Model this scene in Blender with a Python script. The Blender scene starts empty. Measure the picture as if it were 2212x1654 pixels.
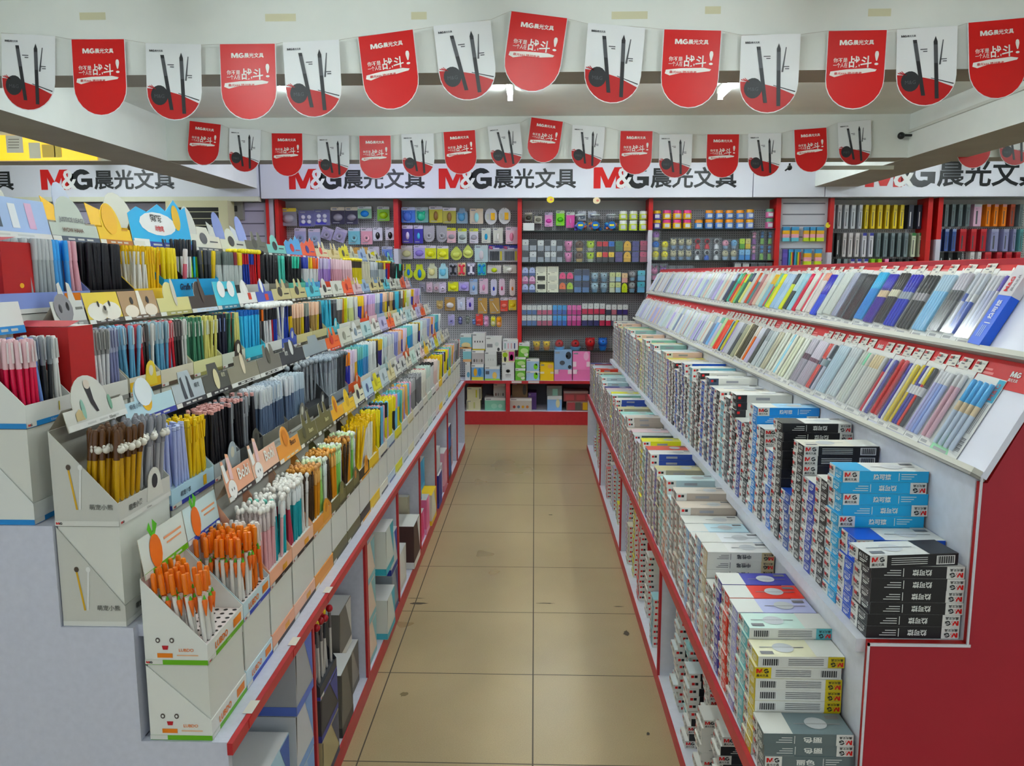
import bpy, math, random
from mathutils import Vector, Matrix, Euler
R = random.Random(7)
C = bpy.context.scene.collection
sc = bpy.context.scene
# ------------------------------------------------------------------ camera, world, exposure
CAM_H, PITCH, YAW, FPX = 1.657, math.radians(8.0), math.radians(1.65), 1682.0
cd = bpy.data.cameras.new('camera'); cam = bpy.data.objects.new('camera', cd); C.objects.link(cam)
cam.location = (0, 0, CAM_H); cam.rotation_euler = (math.radians(90) - PITCH, 0, YAW)
cd.sensor_width = 36; cd.lens = FPX / 2212 * 36; cd.clip_start = .05; cd.clip_end = 60
sc.camera = cam
sc.view_settings.view_transform = 'Standard'; sc.view_settings.look = 'None'
sc.view_settings.exposure = 1.5; sc.view_settings.gamma = 1; sc.view_settings.use_curve_mapping = False
w = bpy.data.worlds.new('world'); sc.world = w; w.use_nodes = True
w.node_tree.nodes['Background'].inputs[0].default_value = (.82, .93, 1, 1)
w.node_tree.nodes['Background'].inputs[1].default_value = 0.3       # daylight through the open shop front
sc.cycles.use_denoising = True
sc.cycles.max_bounces = 6; sc.cycles.diffuse_bounces = 4; sc.cycles.glossy_bounces = 3
sc.cycles.transmission_bounces = 2; sc.cycles.transparent_max_bounces = 12
sc.cycles.caustics_reflective = False; sc.cycles.caustics_refractive = False
TUBE_POWER = 26.0
# ------------------------------------------------------------------ helpers
def ray(px, py):
    f = Vector((-math.sin(YAW)*math.cos(PITCH), math.cos(YAW)*math.cos(PITCH), -math.sin(PITCH)))
    r = Vector((math.cos(YAW), math.sin(YAW), 0)); u = r.cross(f)
    return f + r*((px-1106)/FPX) + u*((827-py)/FPX)
def at(px, py, Y):                       # point of the plane y = Y that the photograph shows at (px, py)
    d = ray(px, py); t = Y/d.y; return Vector((d.x*t, Y, CAM_H + d.z*t))
def yat(px, X):                          # depth at which a line along the aisle at x = X passes column px
    d = ray(px, 800); return d.y*X/d.x
def lin(h):
    h = h.lstrip('#'); o = []
    for i in (0, 2, 4):
        c = int(h[i:i+2], 16)/255; o.append(c/12.92 if c <= .04045 else ((c+.055)/1.055)**2.4)
    return (*o, 1)
MATS = {}
def M(h, rough=.5, metal=0, emit=0, coat=0):
    k = (h, rough, metal, emit, coat)
    if k in MATS: return MATS[k]
    m = bpy.data.materials.new('paint_' + h.lstrip('#') + ('_lit' if emit else '')); m.use_nodes = True
    b = m.node_tree.nodes['Principled BSDF']
    r_, g_, b_, _ = lin(h); lu = .3*r_+.55*g_+.15*b_; rich = [max(.004, min(.86, (lu+(c-lu)*1.22))) for c in (r_, g_, b_)]
    k2 = min(1, (max(lu, .004)/.25)**.16); rich = [c*k2 for c in rich]
    b.inputs['Base Color'].default_value = (*rich, 1); b.inputs['Roughness'].default_value = rough
    b.inputs['Metallic'].default_value = metal; b.inputs['Coat Weight'].default_value = coat
    if emit:
        b.inputs['Emission Color'].default_value = lin(h); b.inputs['Emission Strength'].default_value = emit
    m.diffuse_color = lin(h); MATS[k] = m; return m
def clear_mat(name, tint, gloss):
    m = bpy.data.materials.new(name); m.use_nodes = True; nt = m.node_tree; nt.nodes.clear()
    o = nt.nodes.new('ShaderNodeOutputMaterial'); mx = nt.nodes.new('ShaderNodeMixShader')
    t = nt.nodes.new('ShaderNodeBsdfTransparent'); g = nt.nodes.new('ShaderNodeBsdfGlossy')
    t.inputs[0].default_value = tint; g.inputs['Roughness'].default_value = .12; g.inputs[0].default_value = (1, 1, 1, 1)
    mx.inputs[0].default_value = gloss
    nt.links.new(t.outputs[0], mx.inputs[1]); nt.links.new(g.outputs[0], mx.inputs[2]); nt.links.new(mx.outputs[0], o.inputs[0])
    return m
CASE = clear_mat('clear_plastic_case', (.93, .95, .96, 1), .07)
FILM = clear_mat('clear_film', (.95, .96, .97, 1), .10)
def noise_mat(name, a, b, scale, rough, detail=4):
    m = bpy.data.materials.new(name); m.use_nodes = True; nt = m.node_tree; p = nt.nodes['Principled BSDF']
    tc = nt.nodes.new('ShaderNodeTexCoord'); n = nt.nodes.new('ShaderNodeTexNoise'); cr = nt.nodes.new('ShaderNodeValToRGB')
    n.inputs['Scale'].default_value = scale; n.inputs['Detail'].default_value = detail
    cr.color_ramp.elements[0].color = lin(a); cr.color_ramp.elements[1].color = lin(b)
    cr.color_ramp.elements[0].position = .3; cr.color_ramp.elements[1].position = .7
    nt.links.new(tc.outputs['Object'], n.inputs['Vector']); nt.links.new(n.outputs['Fac'], cr.inputs[0])
    nt.links.new(cr.outputs[0], p.inputs['Base Color']); p.inputs['Roughness'].default_value = rough
    return m
TXT = {}
def text_geo(s, bold):
    k = (s, bold)
    if k not in TXT:
        cu = bpy.data.curves.new('t', 'FONT'); cu.body = s; cu.size = 1; cu.resolution_u = 2; cu.offset = bold
        ob = bpy.data.objects.new('t', cu); me = ob.to_mesh()
        v = [(p.co.x, p.co.y) for p in me.vertices]; f = [tuple(q.vertices) for q in me.polygons]
        ob.to_mesh_clear(); bpy.data.objects.remove(ob); bpy.data.curves.remove(cu)
        if not v: TXT[k] = ([], [], 0, 1)
        else:
            x0 = min(a for a, b in v); x1 = max(a for a, b in v); y0 = min(b for a, b in v); y1 = max(b for a, b in v)
            TXT[k] = ([((a-x0)/(y1-y0), (b-y0)/(y1-y0)) for a, b in v], f, (x1-x0)/(y1-y0), 1)
    return TXT[k]
class MB:
    def __init__(s): s.v = []; s.f = []; s.m = []; s.mats = []; s.T = None; s.sm = []
    def mi(s, mat):
        if mat not in s.mats: s.mats.append(mat)
        return s.mats.index(mat)
    def add(s, vs, fs, mat, smooth=False):
        o = len(s.v); i = s.mi(mat)
        s.v += [tuple(s.T @ Vector(p)) for p in vs] if s.T else [tuple(p) for p in vs]
        for f in fs: s.f.append([a+o for a in f]); s.m.append(i); s.sm.append(smooth)
    def box(s, x0, x1, y0, y1, z0, z1, mat, **face):   # face: xn xp yn yp zn zp -> a material of its own
        v = [(x0,y0,z0),(x1,y0,z0),(x1,y1,z0),(x0,y1,z0),(x0,y0,z1),(x1,y0,z1),(x1,y1,z1),(x0,y1,z1)]
        for k, f in (('zn',(0,3,2,1)),('zp',(4,5,6,7)),('yn',(0,1,5,4)),('xp',(1,2,6,5)),('yp',(2,3,7,6)),('xn',(3,0,4,7))):
            s.add([v[i] for i in f], [(0,1,2,3)], face.get(k, mat))
    def quad(s, o, u, v, a0, a1, b0, b1, mat):
        o, u, v = Vector(o), Vector(u), Vector(v)
        s.add([o+u*a0+v*b0, o+u*a1+v*b0, o+u*a1+v*b1, o+u*a0+v*b1], [(0,1,2,3)], mat)
    def poly(s, o, u, v, pts, mat):
        o, u, v = Vector(o), Vector(u), Vector(v); s.add([o+u*a+v*b for a, b in pts], [tuple(range(len(pts)))], mat)
    def prism(s, o, u, v, pts, d, mat, side=None, back=None):   # pts counter-clockwise seen from +n; extruded by d along -n
        o, u, v = Vector(o), Vector(u), Vector(v); n = u.cross(v).normalized()*d; k = len(pts)
        a = [o+u*p+v*q for p, q in pts]; b = [p-n for p in a]
        s.add(a, [tuple(range(k))], mat); s.add(b, [tuple(range(k-1, -1, -1))], back or side or mat)
        s.add(a+b, [(i, i+k, (i+1) % k+k, (i+1) % k) for i in range(k)], side or mat)
    def disc(s, o, u, v, cx, cy, rx, ry, mat, n=14):
        s.poly(o, u, v, [(cx+rx*math.cos(6.2832*i/n), cy+ry*math.sin(6.2832*i/n)) for i in range(n)], mat)
    def lathe(s, prof, mat, n=8, c=(0,0,0), cap=True, smooth=True):   # prof: [(z, r)] ; axis = z through c
        vs = []; fs = []
        for z, r in prof:
            for i in range(n): vs.append((c[0]+r*math.cos(6.2832*i/n), c[1]+r*math.sin(6.2832*i/n), c[2]+z))
        for j in range(len(prof)-1):
            for i in range(n): fs.append((j*n+i, j*n+(i+1) % n, (j+1)*n+(i+1) % n, (j+1)*n+i))
        s.add(vs, fs, mat, smooth)
        if cap:
            s.add(vs[-n:], [tuple(range(n))], mat); s.add(vs[:n], [tuple(range(n-1, -1, -1))], mat)
    def ball(s, c, r, mat, n=10, m=6, sz=1.0):
        s.lathe([(-r*sz*math.cos(math.pi*j/m), max(1e-4, r*math.sin(math.pi*j/m))) for j in range(m+1)], mat, n, c, False)
    def tube(s, pts, r, mat, n=6):
        pts = [Vector(p) for p in pts]; vs = []; fs = []
        for i, p in enumerate(pts):
            d = (pts[min(i+1, len(pts)-1)] - pts[max(i-1, 0)]).normalized()
            a = d.cross(Vector((0, 0, 1))) if abs(d.z) < .9 else d.cross(Vector((1, 0, 0)))
            a.normalize(); b = d.cross(a)
            for k in range(n): vs.append(p + (a*math.cos(6.2832*k/n) + b*math.sin(6.2832*k/n))*r)
        for j in range(len(pts)-1):
            for k in range(n): fs.append((j*n+k, j*n+(k+1) % n, (j+1)*n+(k+1) % n, (j+1)*n+k))
        fs += [tuple(range(n)), tuple(range(len(vs)-1, len(vs)-n-1, -1))]; s.add(vs, fs, mat, True)
    def text(s, t, o, u, v, x, y, h, mat, w=None, bold=.0, anchor=0, lift=.0006):  # anchor 0 left, .5 centre, 1 right; (x, y) the base line
        vs, fs, wd, _ = text_geo(t, bold)
        if not vs: return
        sx = (w/wd) if w else h
        o, u, v = Vector(o), Vector(u), Vector(v); n = u.cross(v).normalized()*lift; x -= anchor*wd*sx
        s.add([o+n+u*(x+a*sx)+v*(y+b*h) for a, b in vs], fs, mat)
    def logo(s, o, u, v, x, y, h, red, blk, wht, cn='right', lift=.0006, cnm=None):  # letter mark, optional four characters
        n = Vector(u).cross(Vector(v)).normalized()*lift; o1 = Vector(o)+n; o2 = Vector(o)+n*1.8
        s.poly(o1, u, v, [(x+a*h, y+b*h) for a, b in ((0,0),(.34,0),(.34,.6),(.58,.04),(.84,.04),(1.08,.6),(1.08,0),(1.42,0),(1.42,1),(1.0,1),(.71,.4),(.42,1),(0,1))], red)
        s.poly(o1, u, v, [(x+(1.6+.535+.535*math.cos(a))*h, y+(.5+.52*math.sin(a))*h) for a in [.62+.35*i for i in range(15)]] + [(x+a*h, y+b*h) for a, b in ((2.67,.12),(2.67,.56),(2.1,.56),(2.1,.38),(2.38,.38),(2.38,.24))] + [(x+(1.6+.535+.24*math.cos(a))*h, y+(.5+.27*math.sin(a))*h) for a in [5.2-.38*i for i in range(12)]], blk)
        if wht:
            s.quad(o1, u, v, x+1.38*h, x+1.52*h, y+.05*h, y+.5*h, red); s.quad(o1, u, v, x+1.52*h, x+1.7*h, y+.3*h, y+.8*h, blk)
            s.text('&', o2, u, v, x+1.08*h, y, h*.98, wht, w=.8*h, bold=.015, lift=0)
        else: s.text('&', o1, u, v, x+1.3*h, y, h*.7, blk, w=.4*h, lift=0)
        if cn == 'right': s.text('晨光文具', o1, u, v, x+2.75*h, y, h, cnm or blk, w=4.15*h, bold=.022, lift=0)
        if cn == 'below': s.text('晨光文具', o1, u, v, x+.05*h, y-.85*h, h*.62, cnm or blk, w=2.6*h, bold=.01, lift=0)
    def mesh(s, name):
        me = bpy.data.meshes.new(name); me.from_pydata(s.v, [], s.f)
        for m in s.mats: me.materials.append(m)
        me.polygons.foreach_set('material_index', s.m); me.polygons.foreach_set('use_smooth', s.sm); me.update(); return me
    def obj(s, name, parent=None, loc=None):
        return new(name, s.mesh(name), parent, loc)
def new(name, data, parent=None, loc=None, rot=None):
    o = bpy.data.objects.new(name, data); C.objects.link(o)
    if parent: o.parent = parent
    if loc is not None: o.location = loc
    if rot is not None: o.rotation_euler = rot
    return o
LABELS = {}
def tag(o, label, cat, group=None):
    n = len(label.split())
    if not 4 <= n <= 16: print('LABEL LENGTH', n, label)
    if label in LABELS and LABELS[label] != (group or 0): print('LABEL TWICE', label)
    if label in LABELS and not group: print('LABEL TWICE', label)
    LABELS[label] = group or 0
    o['label'] = label; o['category'] = cat
    if group: o['group'] = group
    return o
def struct(o): o['kind'] = 'structure'; return o
def empty(name, loc=(0,0,0), rot=None): return new(name, None, None, loc, rot)
ORD = 'zeroth first second third fourth fifth sixth seventh eighth ninth tenth eleventh twelfth thirteenth fourteenth fifteenth sixteenth seventeenth eighteenth nineteenth twentieth'.split()
def od(n):
    if n < 21: return ORD[n]
    ten = {2:'twenty',3:'thirty',4:'forty',5:'fifty',6:'sixty',7:'seventy',8:'eighty',9:'ninety'}[n//10]
    return ten + '-' + ORD[n % 10] if n % 10 else ten[:-1] + 'ieth'
X, Y, Z = Vector((1,0,0)), Vector((0,1,0)), Vector((0,0,1))
RED, WHITE, BLK = M('#c2252c', .45), M('#e6e8e4', .5), M('#1b1c1f', .45)
LILAC = noise_mat('lilac_board', '#c6c9d8', '#ced1e0', 60, .5)
PALE = noise_mat('pale_board', '#d3d6de', '#dadde6', 40, .45)
SHELF_RED = noise_mat('red_board', '#b3222b', '#bd2830', 30, .42)
ENDRED = noise_mat('red_vinyl', '#a3162a', '#ad1b2e', 3, .5)
# ------------------------------------------------------------------ the room
CEIL, BEAM = 2.89, 2.56
PLASTER = noise_mat('white_plaster', '#dfe3dc', '#e8ebe4', 3, .7)
UNDER = noise_mat('grey_underside', '#989286', '#a29c90', 3, .8)  # beam undersides, coloured darker than the plaster of their faces
def floor_mat():
    m = bpy.data.materials.new('beige_tiles'); m.use_nodes = True; nt = m.node_tree; p = nt.nodes['Principled BSDF']; N = nt.nodes.new; L = nt.links.new
    tc = N('ShaderNodeTexCoord'); sep = N('ShaderNodeSeparateXYZ'); L(tc.outputs['Object'], sep.inputs[0])
    def math_(op, a, b=None):
        n = N('ShaderNodeMath'); n.operation = op
        for i, q in enumerate((a, b)):
            if q is None: continue
            if isinstance(q, (int, float)): n.inputs[i].default_value = q
            else: L(q, n.inputs[i])
        return n.outputs[0]
    def joint(s, off):
        a = math_('ADD', s, off); f = math_('FRACT', math_('DIVIDE', a, .6)); d = math_('ABSOLUTE', math_('SUBTRACT', f, .5))
        return math_('GREATER_THAN', d, .5-.0042)
    j = math_('MAXIMUM', joint(sep.outputs[0], 6.0), joint(sep.outputs[1], 6.0-2.45))
    n1 = N('ShaderNodeTexNoise'); n1.inputs['Scale'].default_value = 1.3; n1.inputs['Detail'].default_value = 3
    n2 = N('ShaderNodeTexNoise'); n2.inputs['Scale'].default_value = 260; n2.inputs['Detail'].default_value = 1
    L(tc.outputs['Object'], n1.inputs['Vector']); L(tc.outputs['Object'], n2.inputs['Vector'])
    cr = N('ShaderNodeValToRGB'); e = cr.color_ramp.elements; e[0].color = lin('#a18d68'); e[1].color = lin('#b6a27b'); e[0].position = .35; e[1].position = .65
    L(math_('ADD', math_('MULTIPLY', n1.outputs['Fac'], .6), math_('MULTIPLY', n2.outputs['Fac'], .4)), cr.inputs[0])
    mx = N('ShaderNodeMix'); mx.data_type = 'RGBA'; L(j, mx.inputs['Factor']); L(cr.outputs[0], mx.inputs['A']); mx.inputs['B'].default_value = lin('#4a4234')
    L(mx.outputs['Result'], p.inputs['Base Color'])
    L(math_('ADD', math_('MULTIPLY', j, .4), math_('ADD', .24, math_('MULTIPLY', n1.outputs['Fac'], .1))), p.inputs['Roughness'])
    return m
b = MB(); b.box(-6, 6, -2.5, 9, -.1, 0, floor_mat()); struct(b.obj('floor'))
b = MB(); b.box(-6, 6, -2.5, 9, CEIL, CEIL+.1, PLASTER); struct(b.obj('ceiling'))
for nm, a in (('wall_back', (-6, 6, 9, 9.1)), ('wall_left', (-6.1, -6, -2.5, 9)), ('wall_right', (6, 6.1, -2.5, 9))):
    b = MB(); b.box(*a, 0, CEIL, PLASTER); struct(b.obj(nm))
for nm, y in (('beam_front', 3.69), ('beam_rear', 6.4)):
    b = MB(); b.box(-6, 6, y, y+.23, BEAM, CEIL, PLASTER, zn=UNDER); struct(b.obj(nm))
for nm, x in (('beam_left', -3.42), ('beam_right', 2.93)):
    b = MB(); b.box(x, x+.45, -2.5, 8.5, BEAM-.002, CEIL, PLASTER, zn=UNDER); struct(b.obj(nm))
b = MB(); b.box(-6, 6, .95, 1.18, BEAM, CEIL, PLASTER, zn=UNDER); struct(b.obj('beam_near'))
# cable trunking along the right beam, and a dark camera at its end
b = MB(); b.box(2.912, 2.93, 4.2, 6.38, 2.745, 2.765, M('#cfd0c8', .5)); struct(b.obj('trim_1'))
b = MB(); b.box(2.2, 2.93, 6.63, 6.65, 2.50, 2.53, M('#d8d8cc', .5)); b.box(2.2, 2.225, 6.63, 6.65, 2.53, 2.56, M('#d8d8cc', .5)); struct(b.obj('trim_2'))
b = MB(); b.ball((2.85, 6.36, 2.72), .028, M('#16161a', .4)); b.box(2.84, 2.93, 6.35, 6.37, 2.715, 2.73, M('#16161a', .4))
tag(b.obj('security_camera'), 'small black dome camera on the right ceiling beam', 'camera')
# old tape marks on the beam faces
for i, (px, py, wd, y) in enumerate([(200, 35, .12, 3.69), (606, 38, .14, 3.69), (905, 34, .07, 3.69), (1360, 33, .16, 3.69), (1900, 27, .1, 3.69), (1540, 22, .07, 3.69)]):
    p = at(px, py, y); b = MB(); b.box(p.x-wd/2, p.x+wd/2, y-.0008, y, p.z-.016, p.z+.016, M('#d3d0b4', .5))
    tag(b.obj('tape_strip'), f'yellowed tape strip, {od(i+1)} in order on the front beam above the pennants', 'tape', 'old tape strips on the front beam') if 0 else tag(b.obj('tape_strip'), 'yellowed strip of old tape stuck high on the front beam', 'tape', 'old tape strips on the front beam')
# fluorescent tubes
def tube_light(x, y, label, col='#effbff', power=1.0, grp='ceiling tubes'):
    t = empty('tube_light', (x, y, CEIL)); tag(t, label, 'light', grp)
    b = MB(); b.box(-.02, .02, -.6, .6, -.035, 0, M('#e8e8e4', .4)); b.obj('housing', t)
    b = MB(); b.T = Matrix.Translation((0, -.58, -.06)) @ Matrix.Rotation(-math.pi/2, 4, 'X'); b.lathe([(0, .014), (1.16, .014)], M(col, .5, emit=TUBE_POWER*power), 10); b.obj('tube', t)
    b = MB()
    for s in (-1, 1): b.box(-.016, .016, s*.585-.012, s*.585+.012, -.078, -.033, M('#d9dad6', .4))
    b.obj('end_cap', t)
for x, l in ((-1.6, 'lit ceiling tube behind the pennants, the one toward the pale left beam'), (-.17, 'lit ceiling tube seen end-on in the middle of the ceiling bay'), (1.24, 'lit slanting ceiling tube beside the pale white pennant')):
    tube_light(x, 4.9, l)
for x in (-4.7, 4.7): tube_light(x, 4.9, 'ceiling tube in the side bay beyond a long beam', grp='side bay tubes')
for x in (-1.6, -.17, 1.24): tube_light(x, 2.4, 'ceiling tube above the near ends of the two gondolas', grp='near bay tubes')
for x in (-1.6, 1.24): tube_light(x, -.4, 'ceiling tube by the open shop front', grp='front bay tubes')
for x in (-4.7, 4.7): tube_light(x, 2.4, 'ceiling tube in the near side bay', grp='near side bay tubes')
tube_light(-1.75, 7.45, 'bluish ceiling tube before the lettered fascia, hidden by the rear beam', '#dfe2ff', 1.0)
for x in (.2, 1.9): tube_light(x, 7.45, 'white ceiling tube before the lettered fascia, hidden by the rear beam', grp='fascia tubes')
for x in (-4.6, 4.4): tube_light(x, 7.45, 'white ceiling tube before the side fascia', grp='side fascia tubes')
# ------------------------------------------------------------------ pennants on the beams
def flag_outline(r=.128, top=0, bot=-.207, n=12):
    return [(-r, top), (-r, bot)] + [(-r*math.cos(math.pi*i/n), bot-r*math.sin(math.pi*i/n)) for i in range(1, n)] + [(r, bot), (r, top)]
PAPER_RED, PAPER_WHITE = M('#c8161f', .38), M('#e4e6e6', .42)
def flag_mesh(red):
    b = MB(); u, v, o = X, Z, (0, 0, 0)
    b.prism(o, u, v, flag_outline(), .0012, PAPER_WHITE, M('#d8d4d2', .6))
    o = Vector((0, -.0006, 0))
    if red:
        b.poly(o, u, v, flag_outline(.125, -.001, -.206), PAPER_RED)
        w_ = M('#f3eee8', .5); o = Vector((0, -.0012, 0))
        b.logo(o, u, v, -.075, -.062, .0215, w_, w_, None, 'right', cnm=w_)
        for t, y in (('你不是', -.135), ('一个人在', -.156)): b.text(t, o, u, v, -.098, y, .02, w_, w=.062, bold=.008)
        b.text('战斗', o, u, v, -.03, -.158, .05, w_, w=.098, bold=.018); b.text('!', o, u, v, .08, -.148, .06, w_, w=.018, bold=.0)
        b.poly(o, u, v, [(-.112,-.188),(-.108,-.172),(-.04,-.164),(.06,-.160),(.092,-.166),(.086,-.174),(.07,-.176),(.03,-.182),(-.04,-.184),(-.09,-.196)], w_)
        b.text('最光666 陪战高考', Vector((0, -.0018, 0)), u, v, -.092, -.187, .012, PAPER_RED, w=.12, bold=.01)
    else:
        g = M('#b3212a', .42); k = M('#2c2d30', .45); k2 = M('#55575a', .45); r = .125; n = 14
        th0 = math.asin(max(-1, min(1, .045/r)))
        pts = [(-r, -.196)] + [(-r*math.cos(math.pi*i/n), -.206-r*math.sin(math.pi*i/n)) for i in range(1, n)] + [(r*math.cos(.42), -.206-r*math.sin(.42)), (.03, -.222), (-.06, -.2)]
        pts = [p for i, p in enumerate(pts) if not (i == n-1)]
        b.poly(o, u, v, pts, g); o = Vector((0, -.0012, 0))
        for d in (0, .008, .016): b.poly(o, u, v, [(-.122+d, -.19+d*.4), (-.122+d, -.186+d*.4), (-.085, -.197), (-.085, -.2)], g)
        b.poly(o, u, v, [(.02, -.214), (.02, -.217), (.115, -.246), (.118, -.242)], k)
        b.disc(o, u, v, -.068, -.226, .04, .044, k, 18); o = Vector((0, -.0018, 0))
        b.text('M&G', o, u, v, -.068, -.238, .016, k2, anchor=.5)
        for x0, y0, x1, y1, w_ in ((-.052, -.05, -.012, -.29, .0085), (.036, -.06, .046, -.305, .0085)):
            b.poly(o, u, v, [(x0-w_, y0), (x1-w_, y1), (x1+w_, y1), (x0+w_, y0)], k)
            m = .38; b.poly(Vector((0, -.0022, 0)), u, v, [(x0-w_+(x1-x0)*.06, y0+(y1-y0)*.06), (x0-w_+(x1-x0)*m, y0+(y1-y0)*m), (x0+w_+(x1-x0)*m, y0+(y1-y0)*m), (x0+w_+(x1-x0)*.06, y0+(y1-y0)*.06)], k2)
        b.poly(o, u, v, [(.028, -.06), (.036, -.038), (.044, -.06)], k)
        b.poly(o, u, v, [(.052, -.16), (.066, -.055), (.07, -.055), (.06, -.16)], k2)
        b.logo(o, u, v, -.11, -.037, .009, k, k, None, 'right', cnm=k2)
        for x, y in ((-.028, -.09), (.055, -.135)):
            for q in (0, 1): b.quad(o, u, v, x+q*.012, x+.03, y-q*.009-.004, y-q*.009, k2)
    return b.mesh('pennant')
FM = {True: flag_mesh(True), False: flag_mesh(False)}
def garland(pts, y, where, grp):
    line = []
    cnt = {True: 0, False: 0}
    for px, py, ang, red in pts:
        p = at(px, py, y); cnt[red] += 1
        o = new('pennant', FM[red], None, (p.x, y, p.z), (math.radians(R.uniform(-2.5, 1)), math.radians(-ang), math.radians(R.uniform(-4, 4))))
        o.location.y = y - .004
        tag(o, ('red pennant with white brush lettering, ' if red else 'white pennant with black pens and ball, ') + f'{od(cnt[red])} from the left {where}', 'pennant', grp)
        c, s = math.cos(math.radians(ang)), math.sin(math.radians(ang))
        line += [(p.x-.128*c, y, p.z-.128*s), (p.x+.128*c, y, p.z+.128*s)]
    b = MB(); b.tube(line, .0012, M('#cfcdc6', .8), 4)
    tag(b.obj('pennant_string'), f'thin white string carrying the pennants {where}', 'string')
front = [(62,75,-4,0),(212,85,-1,1),(375,95,-2,0),(535,95,0,1),(672,89,2,0),(833,72,6,1),(998,50,6,0),(1165,32,-8,1),(1332,55,-4,0),(1496,65,-2,1),(1665,75,0,0),(1852,66,0,1),(2002,60,2,0),(2152,44,5,1)]
garland([(a, b_, c, bool(d)) for a, b_, c, d in front], 3.66, 'on the front string', 'front garland')
rear = [(444,265,-7,1),(530,279,-4,0),(620,288,-1,1),(720,293,0,0),(810,293,0,1),(902,289,1,0),(992,283,3,1),(1088,270,6,0),(1182,258,-8,1),(1272,272,-3,0),(1375,283,-1,1),(1460,290,0,0),(1562,290,0,1),(1652,288,1,0),(1750,278,4,1),(1845,262,5,0)]
garland([(a, b_, c, bool(d)) for a, b_, c, d in rear], 6.37, 'on the rear string', 'rear garland')
p = at(2105, 268, 6.37)
garland([(2105, 268, 3, True), (2196, 262, 3, False)], 6.37, 'behind the right beam', 'garland behind the right beam')
# ------------------------------------------------------------------ fascia signs
FY, FZ = 8.45, 2.453
LR, LB, LW = M('#cf1f2b', .45), M('#23262a', .45), M('#eef0f6', .5)
FASCIA = M('#e3e4ee', .42)
def fascia(x0, x1, z1, label, logos, z0=FZ):
    b = MB(); b.box(x0, x1, FY, FY+.06, z0, z1, FASCIA); o = tag(b.obj('fascia_sign'), label, 'sign')
    for px, py, h, wd in logos:
        p = at(px, py, FY); b = MB(); b.T = Matrix.Translation((p.x, FY, p.z)) @ Matrix.Diagonal((wd, 1, 1, 1)); b.logo((0, 0, 0), X, Z, 0, 0, h, LR, LB, LW, 'right', lift=.003); b.obj('lettering', o)
H = 42*8.45/1682
fascia(-2.93, at(1626, 400, FY).x, CEIL-.002, 'long white fascia board with three red and black lettered marks', [(625, 409, H, 1), (948, 408, H, 1), (1282, 407, H*1.03, 1)])
fascia(at(1628, 400, FY).x, at(1782, 400, FY).x, CEIL-.002, 'blank pale fascia panel under the right ceiling beam', [])
fascia(at(1784, 400, FY).x, 5.95, CEIL-.002, 'white fascia board with a lettered mark beyond the right beam', [(1868, 404, H*1.3, .98)])
fascia(-5.95, -2.95, CEIL-.002, 'white fascia board with lettered marks over the air conditioner', [(-253, 412, H, 1), (90, 410, H, 1)], FZ+.02)
b = MB(); b.box(-5.95, -2.95, FY-.03, FY+.06, FZ-.03, FZ+.018, M('#dcdccb', .5)); struct(b.obj('trim_3'))
# yellow poster hung on the rear beam in the left bay
b = MB(); y = 6.39; p0, p1 = at(-60, 347, y), at(207, 291, y)
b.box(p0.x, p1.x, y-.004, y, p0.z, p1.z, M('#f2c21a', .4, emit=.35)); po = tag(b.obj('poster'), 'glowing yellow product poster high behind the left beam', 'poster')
b = MB(); q = lambda px, py: at(px, py, y-.006)
for x0, y0, x1, y1, c in ((15,292,48,330,'#efeee6'),(64,308,86,342,'#f1eddc'),(92,312,118,340,'#f0c93a'),(118,312,132,340,'#efd04c')):
    a, c2 = q(x0, y1), q(x1, y0); b.quad((0, y-.006, 0), X, Z, a.x, c2.x, a.z, c2.z, M(c, .4))
for i in range(4):
    a = q(18, 302+i*6); b.quad((0, y-.008, 0), X, Z, a.x, a.x+.09, a.z, a.z+.006, M('#8d8a80', .5))
b.obj('printed_picture', po)
# ------------------------------------------------------------------ wall fixtures on the back wall
PEGY, PILY = 8.80, 8.55
def peg_mat(name, a):
    m = bpy.data.materials.new(name); m.use_nodes = True; nt = m.node_tree; p = nt.nodes['Principled BSDF']; N = nt.nodes.new; L = nt.links.new
    tc = N('ShaderNodeTexCoord'); sc_ = N('ShaderNodeVectorMath'); sc_.operation = 'SCALE'; sc_.inputs['Scale'].default_value = 1/.0245
    fr = N('ShaderNodeVectorMath'); fr.operation = 'FRACTION'; sb = N('ShaderNodeVectorMath'); sb.operation = 'SUBTRACT'; sb.inputs[1].default_value = (.5, 0, .5)
    ml = N('ShaderNodeVectorMath'); ml.operation = 'MULTIPLY'; ml.inputs[1].default_value = (1, 0, 1); ln = N('ShaderNodeVectorMath'); ln.operation = 'LENGTH'
    lt = N('ShaderNodeMath'); lt.operation = 'LESS_THAN'; lt.inputs[1].default_value = .2
    L(tc.outputs['Object'], sc_.inputs[0]); L(sc_.outputs[0], fr.inputs[0]); L(fr.outputs[0], sb.inputs[0]); L(sb.outputs[0], ml.inputs[0]); L(ml.outputs[0], ln.inputs[0]); L(ln.outputs['Value'], lt.inputs[0])
    mx = N('ShaderNodeMix'); mx.data_type = 'RGBA'; L(lt.outputs[0], mx.inputs['Factor']); mx.inputs['A'].default_value = lin(a); mx.inputs['B'].default_value = lin('#3a3a3c')
    L(mx.outputs['Result'], p.inputs['Base Color']); p.inputs['Roughness'].default_value = .5; return m
PEG = peg_mat('pegboard', '#b9b8bb')
TOPB = M('#bdbcb8', .5)
GLASS_EDGE = M('#1c2a26', .25)
PILL = M('#bf2a26', .4); POSTW = M('#c9c7d2', .5); PILDK = M('#8e1e20', .45)
PX = lambda px: at(px, 560, PILY).x
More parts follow.
